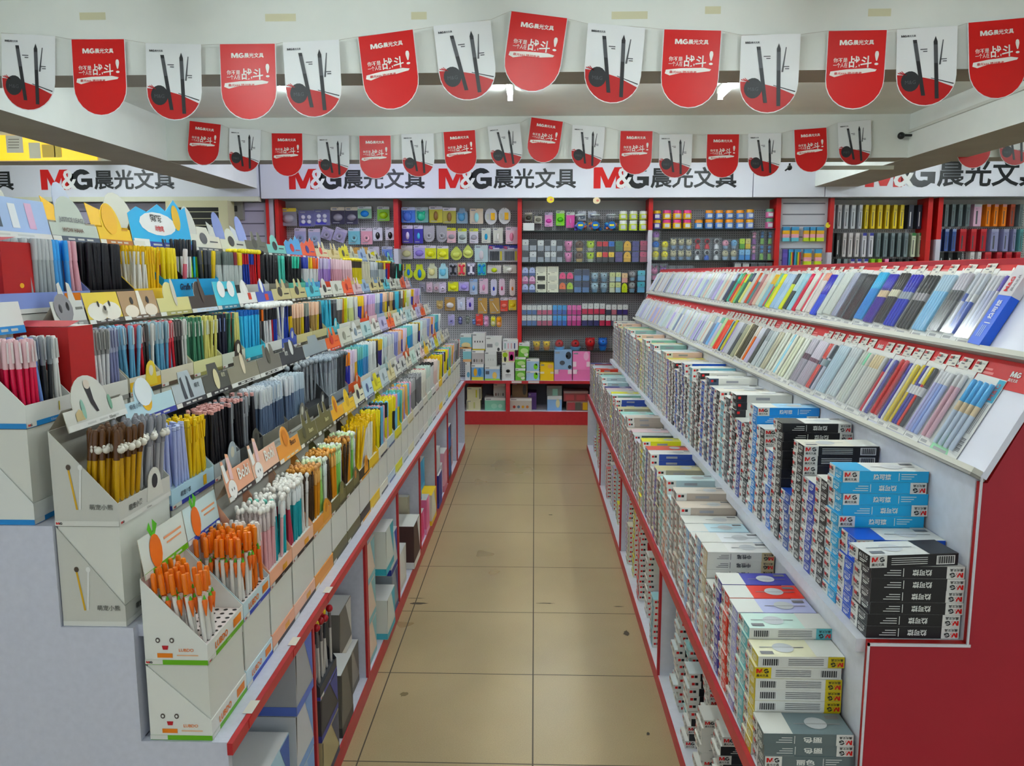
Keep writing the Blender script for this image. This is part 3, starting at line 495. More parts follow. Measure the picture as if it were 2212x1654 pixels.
# first shelf: jars of balls, rabbit tins, hung packs, a white box
def jar(px, i):
    p = at(px, 497, 8.66); b = MB(); g = CASE; r = .082
    b.lathe([(0, r*.6), (r*.4, r), (r*1.0, r), (r*1.35, r*.62), (r*2.0, r*.62)], g, 16)
    o = b.obj('ball_jar', None, (p.x, 8.66, z1+.0005)); tag(o, f'clear jar of coloured foam with a blue label, {od(i)} on the first glass shelf', 'jar', 'jars on the first shelf')
    b = MB(); rr_ = random.Random(i)
    for k in range(26):
        a, q = rr_.uniform(0, 6.28), rr_.uniform(.2, .72)*r; zz = rr_.uniform(.22, 1.0)*r
        b.ball((q*math.cos(a), q*math.sin(a), zz), r*.24, M(rr_.choice(['#3f7fd0', '#e079a4', '#e8b83c', '#7f6fc8', '#e8886a', '#5cb8d8']), .5), 7, 5)
    b.obj('foam_filling', o)
    b = MB(); b.T = Matrix.Translation((0, -r*.9, r*.72)) @ Matrix.Rotation(math.pi/2, 4, 'X'); b.lathe([(-.004, r*.52), (.01, r*.5)], M('#2f6fb8', .4), 14); b.box(-r*.3, r*.3, -r*.12, r*.12, .01, .0115, M('#e4dc6a', .4)); b.obj('label', o)
    b = MB(); b.lathe([(r*2.0, r*.66), (r*2.2, r*.66)], M('#c9d0d0', .4), 14); b.obj('lid', o)
for i, px in enumerate((1253, 1285, 1320)): jar(px, i+1)
shelf_row('third', 'first', k4, 498, z1, [(x, x+152, [('tin', '#c9d66a', '#d9dbd8')]*2, [325, 178]) for x in (1622, 1784, 1944)])
NAMES['#c9d66a'] = 'rabbit-printed lime'
b = MB(); a, c_ = at(1130, 497, 8.575), at(1154, 480, 8.575); b.box(0, c_.x-a.x, 0, .09, 0, c_.z-a.z, WHITE); tag(b.obj('plain_box', None, (a.x, 8.575, z1+.0005)), 'plain white box under the black hanging packs, first glass shelf', 'box')
row('third', 1, k4, [((138,215,255,355),'small black and white pack','#6a6a5c','#cfd0c4','ball','#3c3c34'),((292,240,412,385),'small black-topped pack','#b5b4a8','#3c3c3a','ball','#85847a'),((455,210,582,438),'pink oval pack','#eaa9d6','#dccbe4','ball','#e05cb4'),((634,180,772,422),'bright green oval pack','#8fd63c','#cfdcbc','ball','#5cb81c'),((798,205,932,455),'magenta horse pack','#e468ae','#d9dbd6','tall','#ee8cc4'),((985,190,1115,340),'blue-cornered white pack','#c4c8d0','#dcdce4','ball','#9aa6bc'),((1145,190,1276,300),'white pack with a navy corner','#c4c8d4','#dcdce4','ball','#98a6c4')])
zz1, zz2 = shelf('fourth', (494, 561.5))
tn = lambda a, c_: [('tin', a, c_)]*2
shelf_row('fourth', 'first', k5, 494, zz1, [(125,272,tn('#6a62b0','#e0c03c'),[383,238])] + [(x, x+152, tn('#e8bf22', '#d04c84'), [378, 232]) for x in (277, 436, 592)] + [(768,922,[('tin','#5f8fc4','#e89a3c')],[380])] + [(x, x+148, tn('#6c8fcb', '#e89a3c'), [374, 235]) for x in (930, 1084, 1240, 1402)] + [(1556,1700,tn('#7f93cb','#d6a04c'),[374,222]),(1860,2008,tn('#b8668c','#5f8f74'),[360,215])])
NAMES.update({'#6a62b0': 'purple', '#e8bf22': 'yellow', '#5f8fc4': 'blue orange-topped', '#6c8fcb': 'blue orange-lidded', '#7f93cb': 'pale blue', '#b8668c': 'pink flowered'})
bl = lambda c_, d_='#d3d4c4': ('ball', c_, d_)
rb = lambda c_: ('robot', '#2a2327', c_)
shelf_row('fourth', 'second', k5, 561.5, zz2, [(120,262,[bl('#e8d83c','#d9dca8'),bl('#2f6fc4'),bl('#b184cc')],[860,708,552]),(266,402,[bl('#e8d83c','#d9dca8')]*2,[860,706])] + [(x, x+118, [('eared', '#cfc6a8', '#9fb6d0')]*2, [838, 660]) for x in (406, 526, 644)] + [(768,910,[rb('#d8d8dc'),rb('#c43a42')],[838,662]),(914,1056,[rb('#2f62c0'),rb('#c43a42')],[838,662]),(1060,1202,[rb('#d8d8dc'),rb('#d8d8dc')],[838,662]),
 (1206,1332,[bl('#cfc6a8','#a9c0d8'),bl('#e0a0b4','#9fb6d0')],[835,690]),(1338,1468,[bl('#cfc6a8','#a9c0d8'),bl('#84b6dc','#9fb6d0')],[835,690]),(1472,1558,[B_('#84b6dc','#3f86c8'),B_('#b5d03c','#5c9a3c')],[838,670]),(1562,1646,[B_('#84b6dc','#3f86c8'),B_('#d8c987','#d8b93c')],[838,670]),(1650,1770,[('tall','#d69ab4','#8a5a9c')]*2,[770,555]),(1776,1890,[('tall','#4f84b8','#7fae5c')]*2,[765,548]),(1896,2010,[('tall','#4f84b8','#7fae5c')]*2,[765,548])])
z_ = shelf('fourth', (605,))[0]
shelf_row('fourth', 'third', k5, 605, z_, [(112,248,[('eared','#dd8fb4','#dd8fb4')],[1060]),(252,386,[('eared','#b184cc','#b184cc')],[1060])] + [(x, x+125, [('ball', '#a9abac', '#a9abac')], [1092]) for x in (392, 526, 662)] + [(x, x+108, [('block', '#d9dbd8', '#8a8f94')], [1040]) for x in (1405, 1530)] + [(x, x+108, [('block', '#2b2d31', '#44484c')], [1045]) for x in (1655, 1770, 1885)])
# boxed pens on hooks in the two far bays
k7 = (1640, 380, 3.867)
def tallpacks(bay, row_, ents, y0, y1, kind='boxed_pen_pack', nm='boxed pen pack'):
    hk = []
    for i, (x0, x1, c_, hd, word) in enumerate(ents):
        a, q = at(k7[0]+x0/k7[2], k7[1]+y1/k7[2], 8.66), at(k7[0]+x1/k7[2], k7[1]+y0/k7[2], 8.66); b = MB(); wd, h = q.x-a.x, q.z-a.z
        b.box(0, wd*.72, 0, .1, 0, h, M(c_, .35), yn=M(c_, .35)); b.quad((0, -.001, 0), X, Z, 0, wd*.72, h*.88, h, M(hd, .4)); b.quad((0, -.001, 0), X, Z, wd*.2, wd*.36, h*.1, h*.7, M('#55585c' if c_ not in ('#2c2f44', '#33373a') else '#d8d8dc', .4)); b.text('Gel', (0, -.001, 0), X, Z, wd*.12, h*.76, h*.05, M('#3a3c40', .4))
        o = b.obj(kind, None, (a.x, 8.66, a.z)); tag(o, f'{word} {nm}, {od(i+1)} in the {od(row_)} row of the {bay} bay', 'pen pack', f'boxed packs of the {bay} bay'); hk.append(Vector((a.x+wd*.36, 8.70, a.z+h-.004)))
    hooks(bay, hk)
wh, yl, nv, dk = ('#c6cacf', '#dfe2e4', 'white'), ('#dcc326', '#e6d24c', 'yellow'), ('#2c2f44', '#2c2f44', 'navy'), ('#33373a', '#26282b', 'black')
gy, pw, bw, gr = ('#6f7c80', '#7d8a8e', 'grey'), ('#cfcacb', '#d6d2d4', 'off-white'), ('#d3d2da', '#3a3f9c', 'blue-topped white'), ('#c6cdb8', '#3c7a4a', 'green-topped')
tallpacks('fifth', 1, [(a, c_, *k) for a, c_, k in [(600,652,wh),(652,706,wh),(708,764,wh),(766,822,wh),(830,876,wh),(880,926,yl),(932,986,yl),(990,1046,yl),(1050,1104,yl),(1115,1168,yl),(1172,1226,yl),(1240,1310,nv),(1318,1378,nv)]], 240, 440)
tallpacks('fifth', 2, [(a, c_, *k) for a, c_, k in [(588,638,dk),(640,692,dk),(694,742,pw),(744,796,pw),(798,852,pw),(856,912,bw),(914,970,bw),(976,1030,gy),(1034,1090,gy),(1095,1146,gy),(1150,1200,gy),(1206,1260,gy),(1266,1324,gr),(1326,1382,gr)]], 475, 675)
tallpacks('fifth', 3, [(585+i*57, 638+i*57, *k) for i, k in enumerate([dk, gy, gy, bw, bw, bw, ('#a9c84c', '#8cc03c', 'lime'), ('#a9c84c', '#8cc03c', 'lime'), ('#d85c8c', '#e0a0bc', 'pink'), dk, dk, dk, dk])], 692, 870)
og, br_, bb, rd = ('#e88a4c', '#d9a0a0', 'orange neon'), ('#9c4a38', '#b8604c', 'brown red'), ('#4a5f9c', '#8f9cc0', 'blue'), ('#b5343c', '#c24c52', 'red')
ll = ('#8f90b4', '#a9a9c4', 'lilac grey')
tallpacks('sixth', 1, [(a, c_, *k) for a, c_, k in [(1495,1542,gy),(1545,1598,gy),(1602,1656,gy),(1660,1716,gy),(1722,1780,gy),(1786,1888,('#d9b3c8', '#c3c4ca', 'pink and clear')),(1890,1950,og),(1955,2015,og),(2022,2085,og),(2090,2156,br_),(2165,2220,gy)]], 235, 420)
tallpacks('sixth', 2, [(a, c_, *k) for a, c_, k in [(1487,1540,bb),(1543,1600,bb),(1604,1662,bb),(1668,1754,rd),(1760,1836,rd),(1840,1922,rd),(1928,2026,ll),(2032,2106,ll),(2110,2158,ll),(2166,2220,('#5f8f94', '#6fa3a6', 'teal'))]], 442, 628)
tallpacks('sixth', 3, [(a, c_, *k) for a, c_, k in [(1500,1556,dk),(1570,1630,dk),(1645,1710,dk),(1755,1812,pw),(1816,1868,pw),(1876,1960,rd),(1974,2046,rd),(2052,2130,rd),(2136,2200,rd)]], 635, 800)
# slatted panel between the bays, with bags of erasers and chalk
a, c_ = PX(1683), PX(1786); t = empty('slatwall_panel', ((a+c_)/2, 8.6, 0)); tag(t, 'grey slatted wall panel between the fourth and fifth bays', 'wall panel')
b = MB(); b.box(a-t.location.x, c_-t.location.x, 0, .3, .5, 2.452, M('#c3c2c8', .5)); b.obj('board', t)
b = MB()
for py in (439.5, 463, 487, 512, 537, 562, 587): z = at(1700, py, 8.6).z; b.box(a-t.location.x+.03, c_-t.location.x-.03, -.003, 0, z-.006, z+.006, M('#6c6c74', .5))
b.obj('slot_line', t)
for j, (y0, y1, ents) in enumerate([(425, 545, [(195,258,0),(270,335,0),(372,420,1),(424,472,1),(478,545,1)]), (612, 745, [(195,240,2),(243,288,3),(292,352,3),(372,440,1),(465,525,1)])]):
    for i, (x0, x1, kd) in enumerate(ents):
        p, q = at(k7[0]+x0/k7[2], k7[1]+y1/k7[2], 8.555), at(k7[0]+x1/k7[2], k7[1]+y0/k7[2], 8.555); wd, h = q.x-p.x, q.z-p.z; b = MB()
        cs = (['#4f8fb8', '#d8a83c', '#e0a4b0', '#6fb4c4'], ['#4f8fb8', '#d8a83c', '#e0a4b0', '#c3d62c'], ['#5a50a0', '#6c5cb0', '#5a50a0', '#5a50a0'], ['#4f8fb8', '#2f8f6c', '#d8b83c', '#b03c4c'])[kd]
        for s in range(4): b.box(0 if kd != 3 else wd*s/4, wd if kd != 3 else wd*(s+.9)/4, 0, .042, h*(.75-s*.25) if kd != 3 else 0, h*(1-s*.25) if kd != 3 else h*.82, M(cs[s], .4))
        if kd == 3: b.box(0, wd, .002, .04, h*.83, h, M('#4f8fb8', .4))
        tag(b.obj('eraser_bag', None, (p.x, 8.555, p.z)), f'bag of coloured {("erasers","erasers","tokens","chalk sticks")[kd]}, {od(i+1)} in the {("upper","lower")[j]} row on the slatted panel', 'bag', 'bags on the slatted panel')
# little stickers hanging from the fascia edge
for px, py, c_, w_ in ((1189, 431, '#e3cf4a', 'yellow and red'), (1289, 433, '#e6d6b4', 'cream round')):
    p = at(px, py, 8.44); b = MB(); b.prism((0, 0, 0), X, Z, arcpts(0, 0, .04, .035, 0, 330, 11), .003, M(c_, .5)); b.disc((0, -.001, 0), X, Z, .01, 0, .014, .012, M('#d88a7c', .5)); tag(b.obj('hanging_tag', None, (p.x, 8.446, p.z)), f'small {w_} tag hanging from the fascia edge', 'tag')
p = at(1789, 486, 8.54); b = MB(); b.prism((0, 0, 0), X, Z, arcpts(0, 0, .025, .03, 0, 330, 8), .004, M('#dcc83a', .5)); b.disc((0, -.001, 0), X, Z, .02, .02, .016, .016, M('#b8343c', .5)); tag(b.obj('hanging_tag', None, (p.x, 8.546, p.z)), 'yellow flower tag on the red pillar by the slatted panel', 'tag')
# ------------------------------------------------------------------ cartons on the counter
def carton(r, what, face, top='#dfe0de', decor=None, Yf=8.49, D=.2, tilt=0, cat='carton', zb=None, text=None, mat=None):
    x0, y0, x1, y1 = r; a, c_ = at(x0, y1, Yf), at(x1, y0, Yf); wd, h = c_.x-a.x, c_.z-a.z; z0 = a.z if zb is None else zb; h = c_.z-z0 if zb is not None else h
    b = MB(); m = mat or M(face, .42); W = wd/2*.985; h *= .992
    b.box(-W, W, 0, D, 0, h, m, zp=M(top, .45)); o = Vector((0, -.0008, 0))
    if top: b.quad(o, X, Z, -W, W, h*.8, h, M(top, .45)); b.quad(o*1.6, X, Z, -W*.9, -W*.4, h*.85, h*.93, M('#8f8f92', .5))
    for d in decor or []:
        k, cx, cz, rx, rz, c2 = d
        if k == 'd': b.disc(o*1.8, X, Z, cx*W, cz*h, rx*W, rz*h, M(c2, .45))
        else: b.quad(o*1.8, X, Z, (cx-rx)*W, (cx+rx)*W, (cz-rz)*h, (cz+rz)*h, M(c2, .45))
    if text: b.text(text[0], o*2, X, Z, text[1]*W, text[2]*h, text[3]*h, M(text[4], .45), anchor=.5)
    ob = b.obj('product_carton', None, ((a.x+c_.x)/2, Yf, z0)); ob.rotation_euler = (0, math.radians(tilt), 0); tag(ob, what, cat); return ob, z0+h
def stackc(entries):      # entries from the bottom up: each stands on the one before
    z = CABZ + .0005
    for r, what, kw in entries: _, z = carton(r, what, zb=z, **kw); z += .0005
four = lambda cs, z=.4: [('d', -.6+.4*i, z, .13, .12, c_) for i, c_ in enumerate(cs)]
stackc([((1005,781,1016,818),'narrow white carton with a blue ring at the counter end',dict(face='#d6d8d8',decor=[('d',.2,.3,.6,.15,'#6fa6c4')])),((1000,753,1018,781),'landscape carton under another, by the pens',dict(face='#8fc0c8',decor=[('r',0,.1,1,.1,'#e0b48a')])),((994,722,1019,753),'sea landscape carton, topmost by the pens',dict(face='#8fc0c8',decor=[('d',0,.25,.8,.2,'#d9c79a'),('r',0,.06,1,.06,'#d9a06c')]))])
stackc([((1018,786,1045,818),'yellow and blue carton with two cartoon pouches',dict(face='#7fa6cc',decor=[('d',-.35,.5,.28,.25,'#d9a83c'),('d',.35,.5,.28,.25,'#3f7fc0'),('r',0,.1,.95,.1,'#d8cf6c')])),((1019,756,1046,785),'grey carton with four round charms',dict(face='#b8b4b4',decor=four(['#5c5854','#7f7b78','#a89f94','#6a6660'],.25))),((1020.5,719,1048,755),'white carton with four black pencils, topmost of its pile',dict(face='#dcdcda',decor=[('r',-.6+.4*i,.5,.08,.05,'#3c3c3e') for i in range(4)]+[('r',0,.04,1,.04,'#c8b53c')]))])
stackc([((1047,791,1080,818),'blue carton with a yellow toy and grass',dict(face='#a6c0dc',decor=[('d',.3,.35,.3,.25,'#dcb878'),('r',0,.06,1,.06,'#9cc05c'),('r',-.65,.55,.25,.12,'#5c6474')])),((1047,759,1073,791),'tall plain white carton with three pen marks',dict(face='#d3d5d2',decor=[('r',-.4+.4*i,.45,.06,.07,'#b5b6b4') for i in range(3)])),((1049,727,1084,758),'wide white carton with line drawings',dict(face='#dcdcda',decor=[('r',-.5,.4,.35,.12,'#8a8a8c'),('d',.4,.5,.25,.14,'#c3c9c6'),('d',.6,.15,.16,.12,'#3c3c3e')]))])
stackc([((1084,782,1111,818),'white carton with a black dog face',dict(face='#dadada',top='#dadada',decor=[('d',0,.52,.34,.09,'#2c2c2e'),('d',0,.48,.14,.06,'#dadada'),('r',0,.3,.45,.02,'#77777a'),('r',0,.2,.4,.015,'#9a9a9c')])),((1084,756,1112,782),'cream carton with green and pink pictures',dict(face='#d8d3b4',top='#d8d3b4',decor=[('d',-.5,.6,.4,.22,'#a3c03c'),('r',.5,.5,.42,.38,'#b84a84'),('d',.5,.4,.28,.25,'#dcd3e0'),('d',-.5,.25,.2,.22,'#3a3a3c')])),((1086,733,1119,756),'low white carton with four coloured bottles',dict(face='#d9dade',decor=[('r',-.7+.42*i,.4,.08,.26,c_) for i,c_ in enumerate(['#8fb0a8','#d3a8b0','#c8a4a8','#45507c'])]))])
gd = [('d', .1, .45, .75, .2, '#bcd89a'), ('d', .5, .2, .4, .14, '#dfe6d0')]
stackc([((1113,795,1135,818),'green landscape carton, lowest of three',dict(face='#6fae4c',decor=gd)),((1113,771,1136,795),'green landscape carton, middle of three',dict(face='#6fae4c',decor=gd)),((1119,741,1142,771),'green landscape carton, askew on top of its pile',dict(face='#6fae4c',decor=gd,tilt=4))])
fr = [('d', .45, .5, .32, .36, '#7fc42e'), ('d', .55, .7, .12, .13, '#e8ecd8')]
stackc([((1136.5,801,1165.5,818),'blue carton with a green frog, lower of two',dict(face='#a3bcd8',decor=fr)),((1137,775,1165,801),'blue carton with a green frog, upper of two',dict(face='#a3bcd8',decor=[(k,a,b2*.75,c2,d2*.7,e2) for k,a,b2,c2,d2,e2 in fr]))])
stackc([((1166.5,784,1196.5,818),'bright yellow carton beside the frog cartons',dict(face='#e8c414',top='#e8c414',decor=[('d',.5,.82,.4,.12,'#dca878'),('r',-.7,.45,.3,.06,'#f0dfc0'),('r',.75,.45,.25,.06,'#f0dfc0')]))])
hs = [('d', .6, .75, .32, .2, '#2e3340'), ('d', .4, .7, .12, .08, '#dfe0e4')]
stackc([((1197,798,1236,818),'pink carton under the blue hedgehog carton',dict(face='#dd7fae',top='#dd7fae',decor=[('r',-.75,.8,.22,.2,'#ead3dc'),('r',.75,.8,.22,.2,'#ead3dc')])),((1197,757,1236,798),'blue carton with a dark hedgehog',dict(face='#8fa9c8',top='#8fa9c8',decor=hs+[('d',-.1,.36,.3,.12,'#4a505c'),('d',.75,.14,.2,.1,'#2e3340')]))])
stackc([((1237,798,1275,818),'pink carton with white corners, lower of two',dict(face='#dd7fae',top='#dd7fae',decor=[('r',-.75,.8,.22,.2,'#ead3dc')])),((1237,759,1275,798),'pink carton with a pale pig, upper of two',dict(face='#e88cba',top='#e88cba',decor=[('d',.55,.75,.3,.24,'#f0b6d0'),('r',-.8,.3,.2,.14,'#ead3dc'),('r',.8,.3,.2,.14,'#ead3dc')]))])
# inside the base cabinet
def incab(r, what, face, **k): return carton(r, what, face, Yf=k.pop('Yf', 8.55), zb=k.pop('zb', .1455), D=.25, **k)
_, zt = incab((1008,864,1038,888), 'cream carton at the bottom of the low cabinet pile', '#cfcdb0', top='#cfcdb0', decor=[('r', .1, .5, .12, .3, '#b9bd84'), ('r', -.85, .5, .06, .4, '#77776a')])
incab((1009,836,1040,863), 'cream carton on top of the low cabinet pile', '#cfcdb0', zb=zt+.0005, top='#cfcdb0', decor=[('r', .3, .5, .1, .3, '#c0bf5c'), ('r', .8, .5, .12, .4, '#88887c')])
_, zt = incab((1047,859,1092,886), 'mint green carton in the low cabinet', '#8fc8b0', decor=[('d', -.1, .35, .3, .2, '#a8d6c0'), ('d', .5, .35, .2, .16, '#b8dcca')])
incab((1066,828,1092,859), 'grey carton with charms on the mint carton', '#b0aca8', zb=zt+.0005, Yf=8.6, decor=four(['#6a4c48', '#77736e', '#a39a8c', '#5c5854'], .2))
_, zt = incab((1101,860,1149,887), 'white carton with four ring charms in the low cabinet', '#bcb6ae', decor=four(['#b04a3c', '#5c7484', '#c89a4c', '#c07a4c'], .3))
incab((1106,826,1140,859), 'brown cardboard box on the ring charm carton', '#7d6448', zb=zt+.0005, Yf=8.62, top='#7d6448', decor=[('d', .6, .5, .25, .35, '#3a3430')])
incab((1141,848,1159,882), 'purple carton beside the brown box', '#5c3f80', Yf=8.62, top='#6a4c90')
_, zt = incab((1182,855,1214,885), 'blue and white carton with a bear cup picture', '#8fb4dc', decor=[('d', .45, .5, .28, .3, '#d9d3b0'), ('r', 0, .88, 1, .12, '#d8dce0')])
incab((1181,833,1214,855), 'clear carton with a mint card inside', '#7d8280', zb=zt+.0005, Yf=8.58, top='#8d918e', decor=[('r', .1, .35, .35, .35, '#8fb8ac')])
_, zt = incab((1223,867,1270,886), 'clear tray of red, grey and yellow goods', '#7a5a58', top='#8a7a76', decor=[('r', -.55, .5, .35, .4, '#a04a50'), ('r', .1, .5, .25, .4, '#5f6058'), ('r', .75, .5, .22, .4, '#c8a43c')])
incab((1217,845,1271,866), 'reddish clear tray on top of another tray', '#8a4a4c', zb=zt+.0005, top='#9c8484', decor=[('r', -.5, .4, .35, .25, '#a85054'), ('r', .4, .4, .35, .25, '#a85054')])
# ------------------------------------------------------------------ left part of the back wall: slatted boards, air conditioner, switch box
a, c_ = -5.95, at(575, 480, 8.6).x; t = empty('slatwall_panel', (-4.2, 8.6, 0)); tag(t, 'lilac slatted wall panel behind the air conditioner', 'wall panel')
b = MB(); b.box(a+4.2, c_+4.2, 0, .3, .5, FZ-.032, M('#b9b4c8', .5)); b.obj('board', t)
b = MB()
for z in [FZ-.12-.135*i for i in range(12)]: b.box(a+4.22, c_+4.18, -.003, 0, z-.006, z+.006, M('#6a6678', .5))
b.obj('slot_line', t)
p, q = at(362, 520, 8.35), at(491, 433, 8.35); t = empty('air_conditioner', (p.x, 8.35, p.z)); wd, h = q.x-p.x, q.z-p.z; tag(t, 'cream wall air conditioner with a black grille beside the switch box', 'air conditioner')
cr = M('#cfcbaa', .5); b = MB(); b.box(0, wd, .02, .245, 0, h, cr); b.box(0, .05, 0, .02, 0, h, cr); b.box(wd-.1, wd, 0, .02, 0, h, cr); b.box(.05, wd-.1, 0, .02, h-.07, h, cr); b.obj('case', t)
b = MB(); b.box(.05, wd-.1, .008, .02, 0, h-.07, M('#1b1916', .6)); b.obj('grille', t)
for i in range(4): b = MB(); b.box(.05, wd-.1, .001, .008, h-.12-.07*i, h-.112-.07*i, M('#b5b198', .4)); b.obj('louver', t)
p, q = at(496, 475, 8.54), at(523, 430, 8.54); b = MB(); b.box(0, q.x-p.x, 0, .059, 0, q.z-p.z, M('#8f8d88', .5)); o = tag(b.obj('switch_box', None, (p.x, 8.54, p.z)), 'grey switch box beside the air conditioner', 'switch box')
b = MB(); b.box(.04, .09, -.006, 0, .09, .15, M('#2a2a2a', .4)); b.obj('switch', o)
p = at(1706, 353, 6.7); b = MB(); b.ball((p.x, 6.7, BEAM-.035), .022, M('#1c1c20', .4)); b.tube([(p.x, 6.7, BEAM), (p.x, 6.7, BEAM-.03)], .008, M('#2a2a2e', .4)); b.tube([(p.x, 6.7, BEAM-.03), (p.x-.04, 6.68, BEAM-.06)], .007, M('#1c1c20', .4))
tag(b.obj('spotlight'), 'tiny dark spotlight fitting behind the rear beam, by the fascia end', 'light')
# ------------------------------------------------------------------ the stepped pen gondola
LY0, LY1, LF = 1.53, 7.22, -.655
TIER = {'A': (-.69, .66, .172), 'B': (-.86, .917, .18), 'C': (-1.038, 1.138, .203), 'D': (-1.19, 1.36, .203)}
t = empty('display_gondola', (-1.45, LY0, 0)); tag(t, 'lilac stepped gondola with red shelf edges, loaded with pen cartons', 'display stand')
def lp(n, *a, mat=LILAC, **k): b = MB(); b.box(a[0]+1.45, a[1]+1.45, a[2]-LY0, a[3]-LY0, a[4], a[5], mat, **k); return b.obj(n, t)
prof = [(LF, 0), (LF, .66), (-.843, .66), (-.843, .917), (-.998, .917), (-.998, 1.138), (-1.178, 1.138), (-1.178, 1.36), (-1.335, 1.36), (-1.335, 1.57)]
full = prof + [(-2.9-x, z) for x, z in reversed(prof)]
for y in (LY0, LY1-.018):
    b = MB(); b.prism((1.45, y-LY0, 0), X, Z, [(x, z) for x, z in reversed(full)][::-1][::-1], .018, LILAC); b.obj('end_panel', t)
lp('front_edge', LF, LF+.012, LY0-.004, LY1, .633, .66, mat=SHELF_RED)
ya, yb = LY0+.019, LY1-.019
lp('deck', -.842, LF-.001, ya, yb, .633, .6595); lp('deck', -.997, -.82, ya, yb, .89, .9165); lp('deck', -1.177, -.98, ya, yb, 1.11, 1.1375); lp('deck', -1.335, -1.165, ya, yb, 1.33, 1.3595)
lp('riser', -.86, -.844, ya, yb, .661, .889); lp('riser', -1.015, -.999, ya, yb, .918, 1.109); lp('riser', -1.195, -1.179, ya, yb, 1.139, 1.329); lp('riser', -1.365, -1.336, ya, yb, 1.36, 1.56)
lp('deck', -2.2, -1.37, ya, yb, 1.33, 1.3595)
lp('bottom_board', -1.2, LF+.0, ya, yb, .05, .07); lp('kick_board', LF, LF+.004, ya, yb, 0, .07, mat=SHELF_RED); lp('back_board', -1.22, -1.201, ya, yb, 0, .632)
divs = [2.165, 2.885, 3.61, 4.335, 5.06, 5.78, 6.5]
for y in divs:
    lp('divider', -1.2, LF-.006, y-.008, y+.008, .0705, .6325); lp('divider_edge', LF-.006, LF+.004, y-.009, y+.009, .0705, .6325, mat=SHELF_RED)
lp('divider_edge', LF-.006, LF+.004, 2.897, 2.912, .0705, .6325, mat=SHELF_RED); lp('divider', -1.2, LF-.006, 2.897, 2.911, .0705, .6325)
for y0, wd in ((1.62, .1), (1.95, .09), (2.3, .09)):
    b = MB(); b.box(LF+.0125+1.45, LF+.0135+1.45, y0-LY0, y0-LY0+wd*.25, .637, .657, M('#b8323a', .4)); b.box(LF+.0125+1.45-.022, LF+.0125+1.45, y0-LY0+.02, y0-LY0+wd*.75, .661, .6615, M('#dcdad2', .4)); b.obj('price_tag', t)
# pens -----------------------------------------------------------------------
PEN = {}
STUFF_PENS = MB()
def pen_parts(st, bc, cc, kc, n, sz=1.0):
    mb_, mc, mk = M(bc, .32), M(cc, .3), M(kc, .3); P = []
    L = MB()
    if st == 'cap':
        L.lathe([(0, .0025), (.006, .0046), (.098, .0046)], mb_, n); P.append(('barrel', L)); q = MB(); q.lathe([(.088, .0056), (.143, .0056), (.147, .004)], mc, n); P.append(('cap', q))
        q = MB(); q.box(.0052, .0078, -.0016, .0016, .1, .142, mk); P.append(('clip', q))
    elif st == 'bear':
        L.lathe([(0, .0025), (.006, .0052), (.1, .0052)], mb_, n); P.append(('barrel', L)); q = MB(); q.lathe([(.09, .0064), (.146, .0064), (.153, .003)], mc, n); P.append(('cap', q))
        q = MB(); q.ball((.009, 0, .112), .0085, mk, 8, 5); q.ball((.008, -.0065, .119), .0035, mk, 6, 4); q.ball((.008, .0065, .119), .0035, mk, 6, 4); P.append(('charm', q))
    elif st == 'bead':
        L.lathe([(0, .0022), (.006, .0042), (.092, .0042)], mb_, n); P.append(('barrel', L)); q = MB(); q.lathe([(.093, .0044), (.122, .0044), (.124, .0026), (.133, .0026)], mc, n); P.append(('upper_barrel', q))
        q = MB(); q.ball((0, 0, .139), .0062, mk, 8, 6, 1.2); P.append(('bead', q))
    elif st == 'knob':
        L.lathe([(0, .0022), (.008, .0046), (.128, .0048)], mb_, n); P.append(('barrel', L)); q = MB(); q.lathe([(.129, .0044), (.146, .004)], mc, n); P.append(('knob', q))
        q = MB(); q.box(.0048, .0072, -.0016, .0016, .09, .134, mk); P.append(('clip', q))
    elif st == 'ball':
        L.lathe([(0, .0022), (.006, .0042), (.145, .0042)], mb_, n); P.append(('barrel', L)); q = MB(); q.ball((0, 0, .154), .0105, mc, 9, 6); P.append(('ball_top', q))
        q = MB(); q.lathe([(.1, .0046), (.143, .0046)], mk, n); P.append(('upper_barrel', q))
    elif st == 'pencil':
        L.lathe([(0, .0022), (.006, .0044), (.136, .0044)], mb_, n); P.append(('barrel', L)); q = MB(); q.lathe([(.137, .0046), (.146, .005)], mc, n); P.append(('cap', q))
    elif st == 'marker':
        L.lathe([(0, .004), (.006, .0072), (.1, .0072)], mb_, n); P.append(('barrel', L)); q = MB(); q.lathe([(.095, .0082), (.14, .0082), (.146, .007)], mc, n); P.append(('cap', q))
    elif st == 'carrot':
        L.lathe([(0, .0025), (.006, .0046), (.1, .0046)], mb_, n); P.append(('barrel', L)); q = MB(); q.lathe([(.106, .0055), (.143, .0055), (.147, .004)], mc, n); P.append(('cap', q))
        q = MB(); q.lathe([(.058, .001), (.09, .0062), (.094, .003)], M('#ec7a22', .4), 7, (.0085, 0, 0)); q.lathe([(.094, .0035), (.102, .001)], M('#5fae3c', .5), 6, (.0085, 0, 0)); P.append(('charm', q))
    for _, q in P: q.v = [(x*(1+(sz-1)*.5), y*(1+(sz-1)*.5), z*sz) for x, y, z in q.v]
    return P
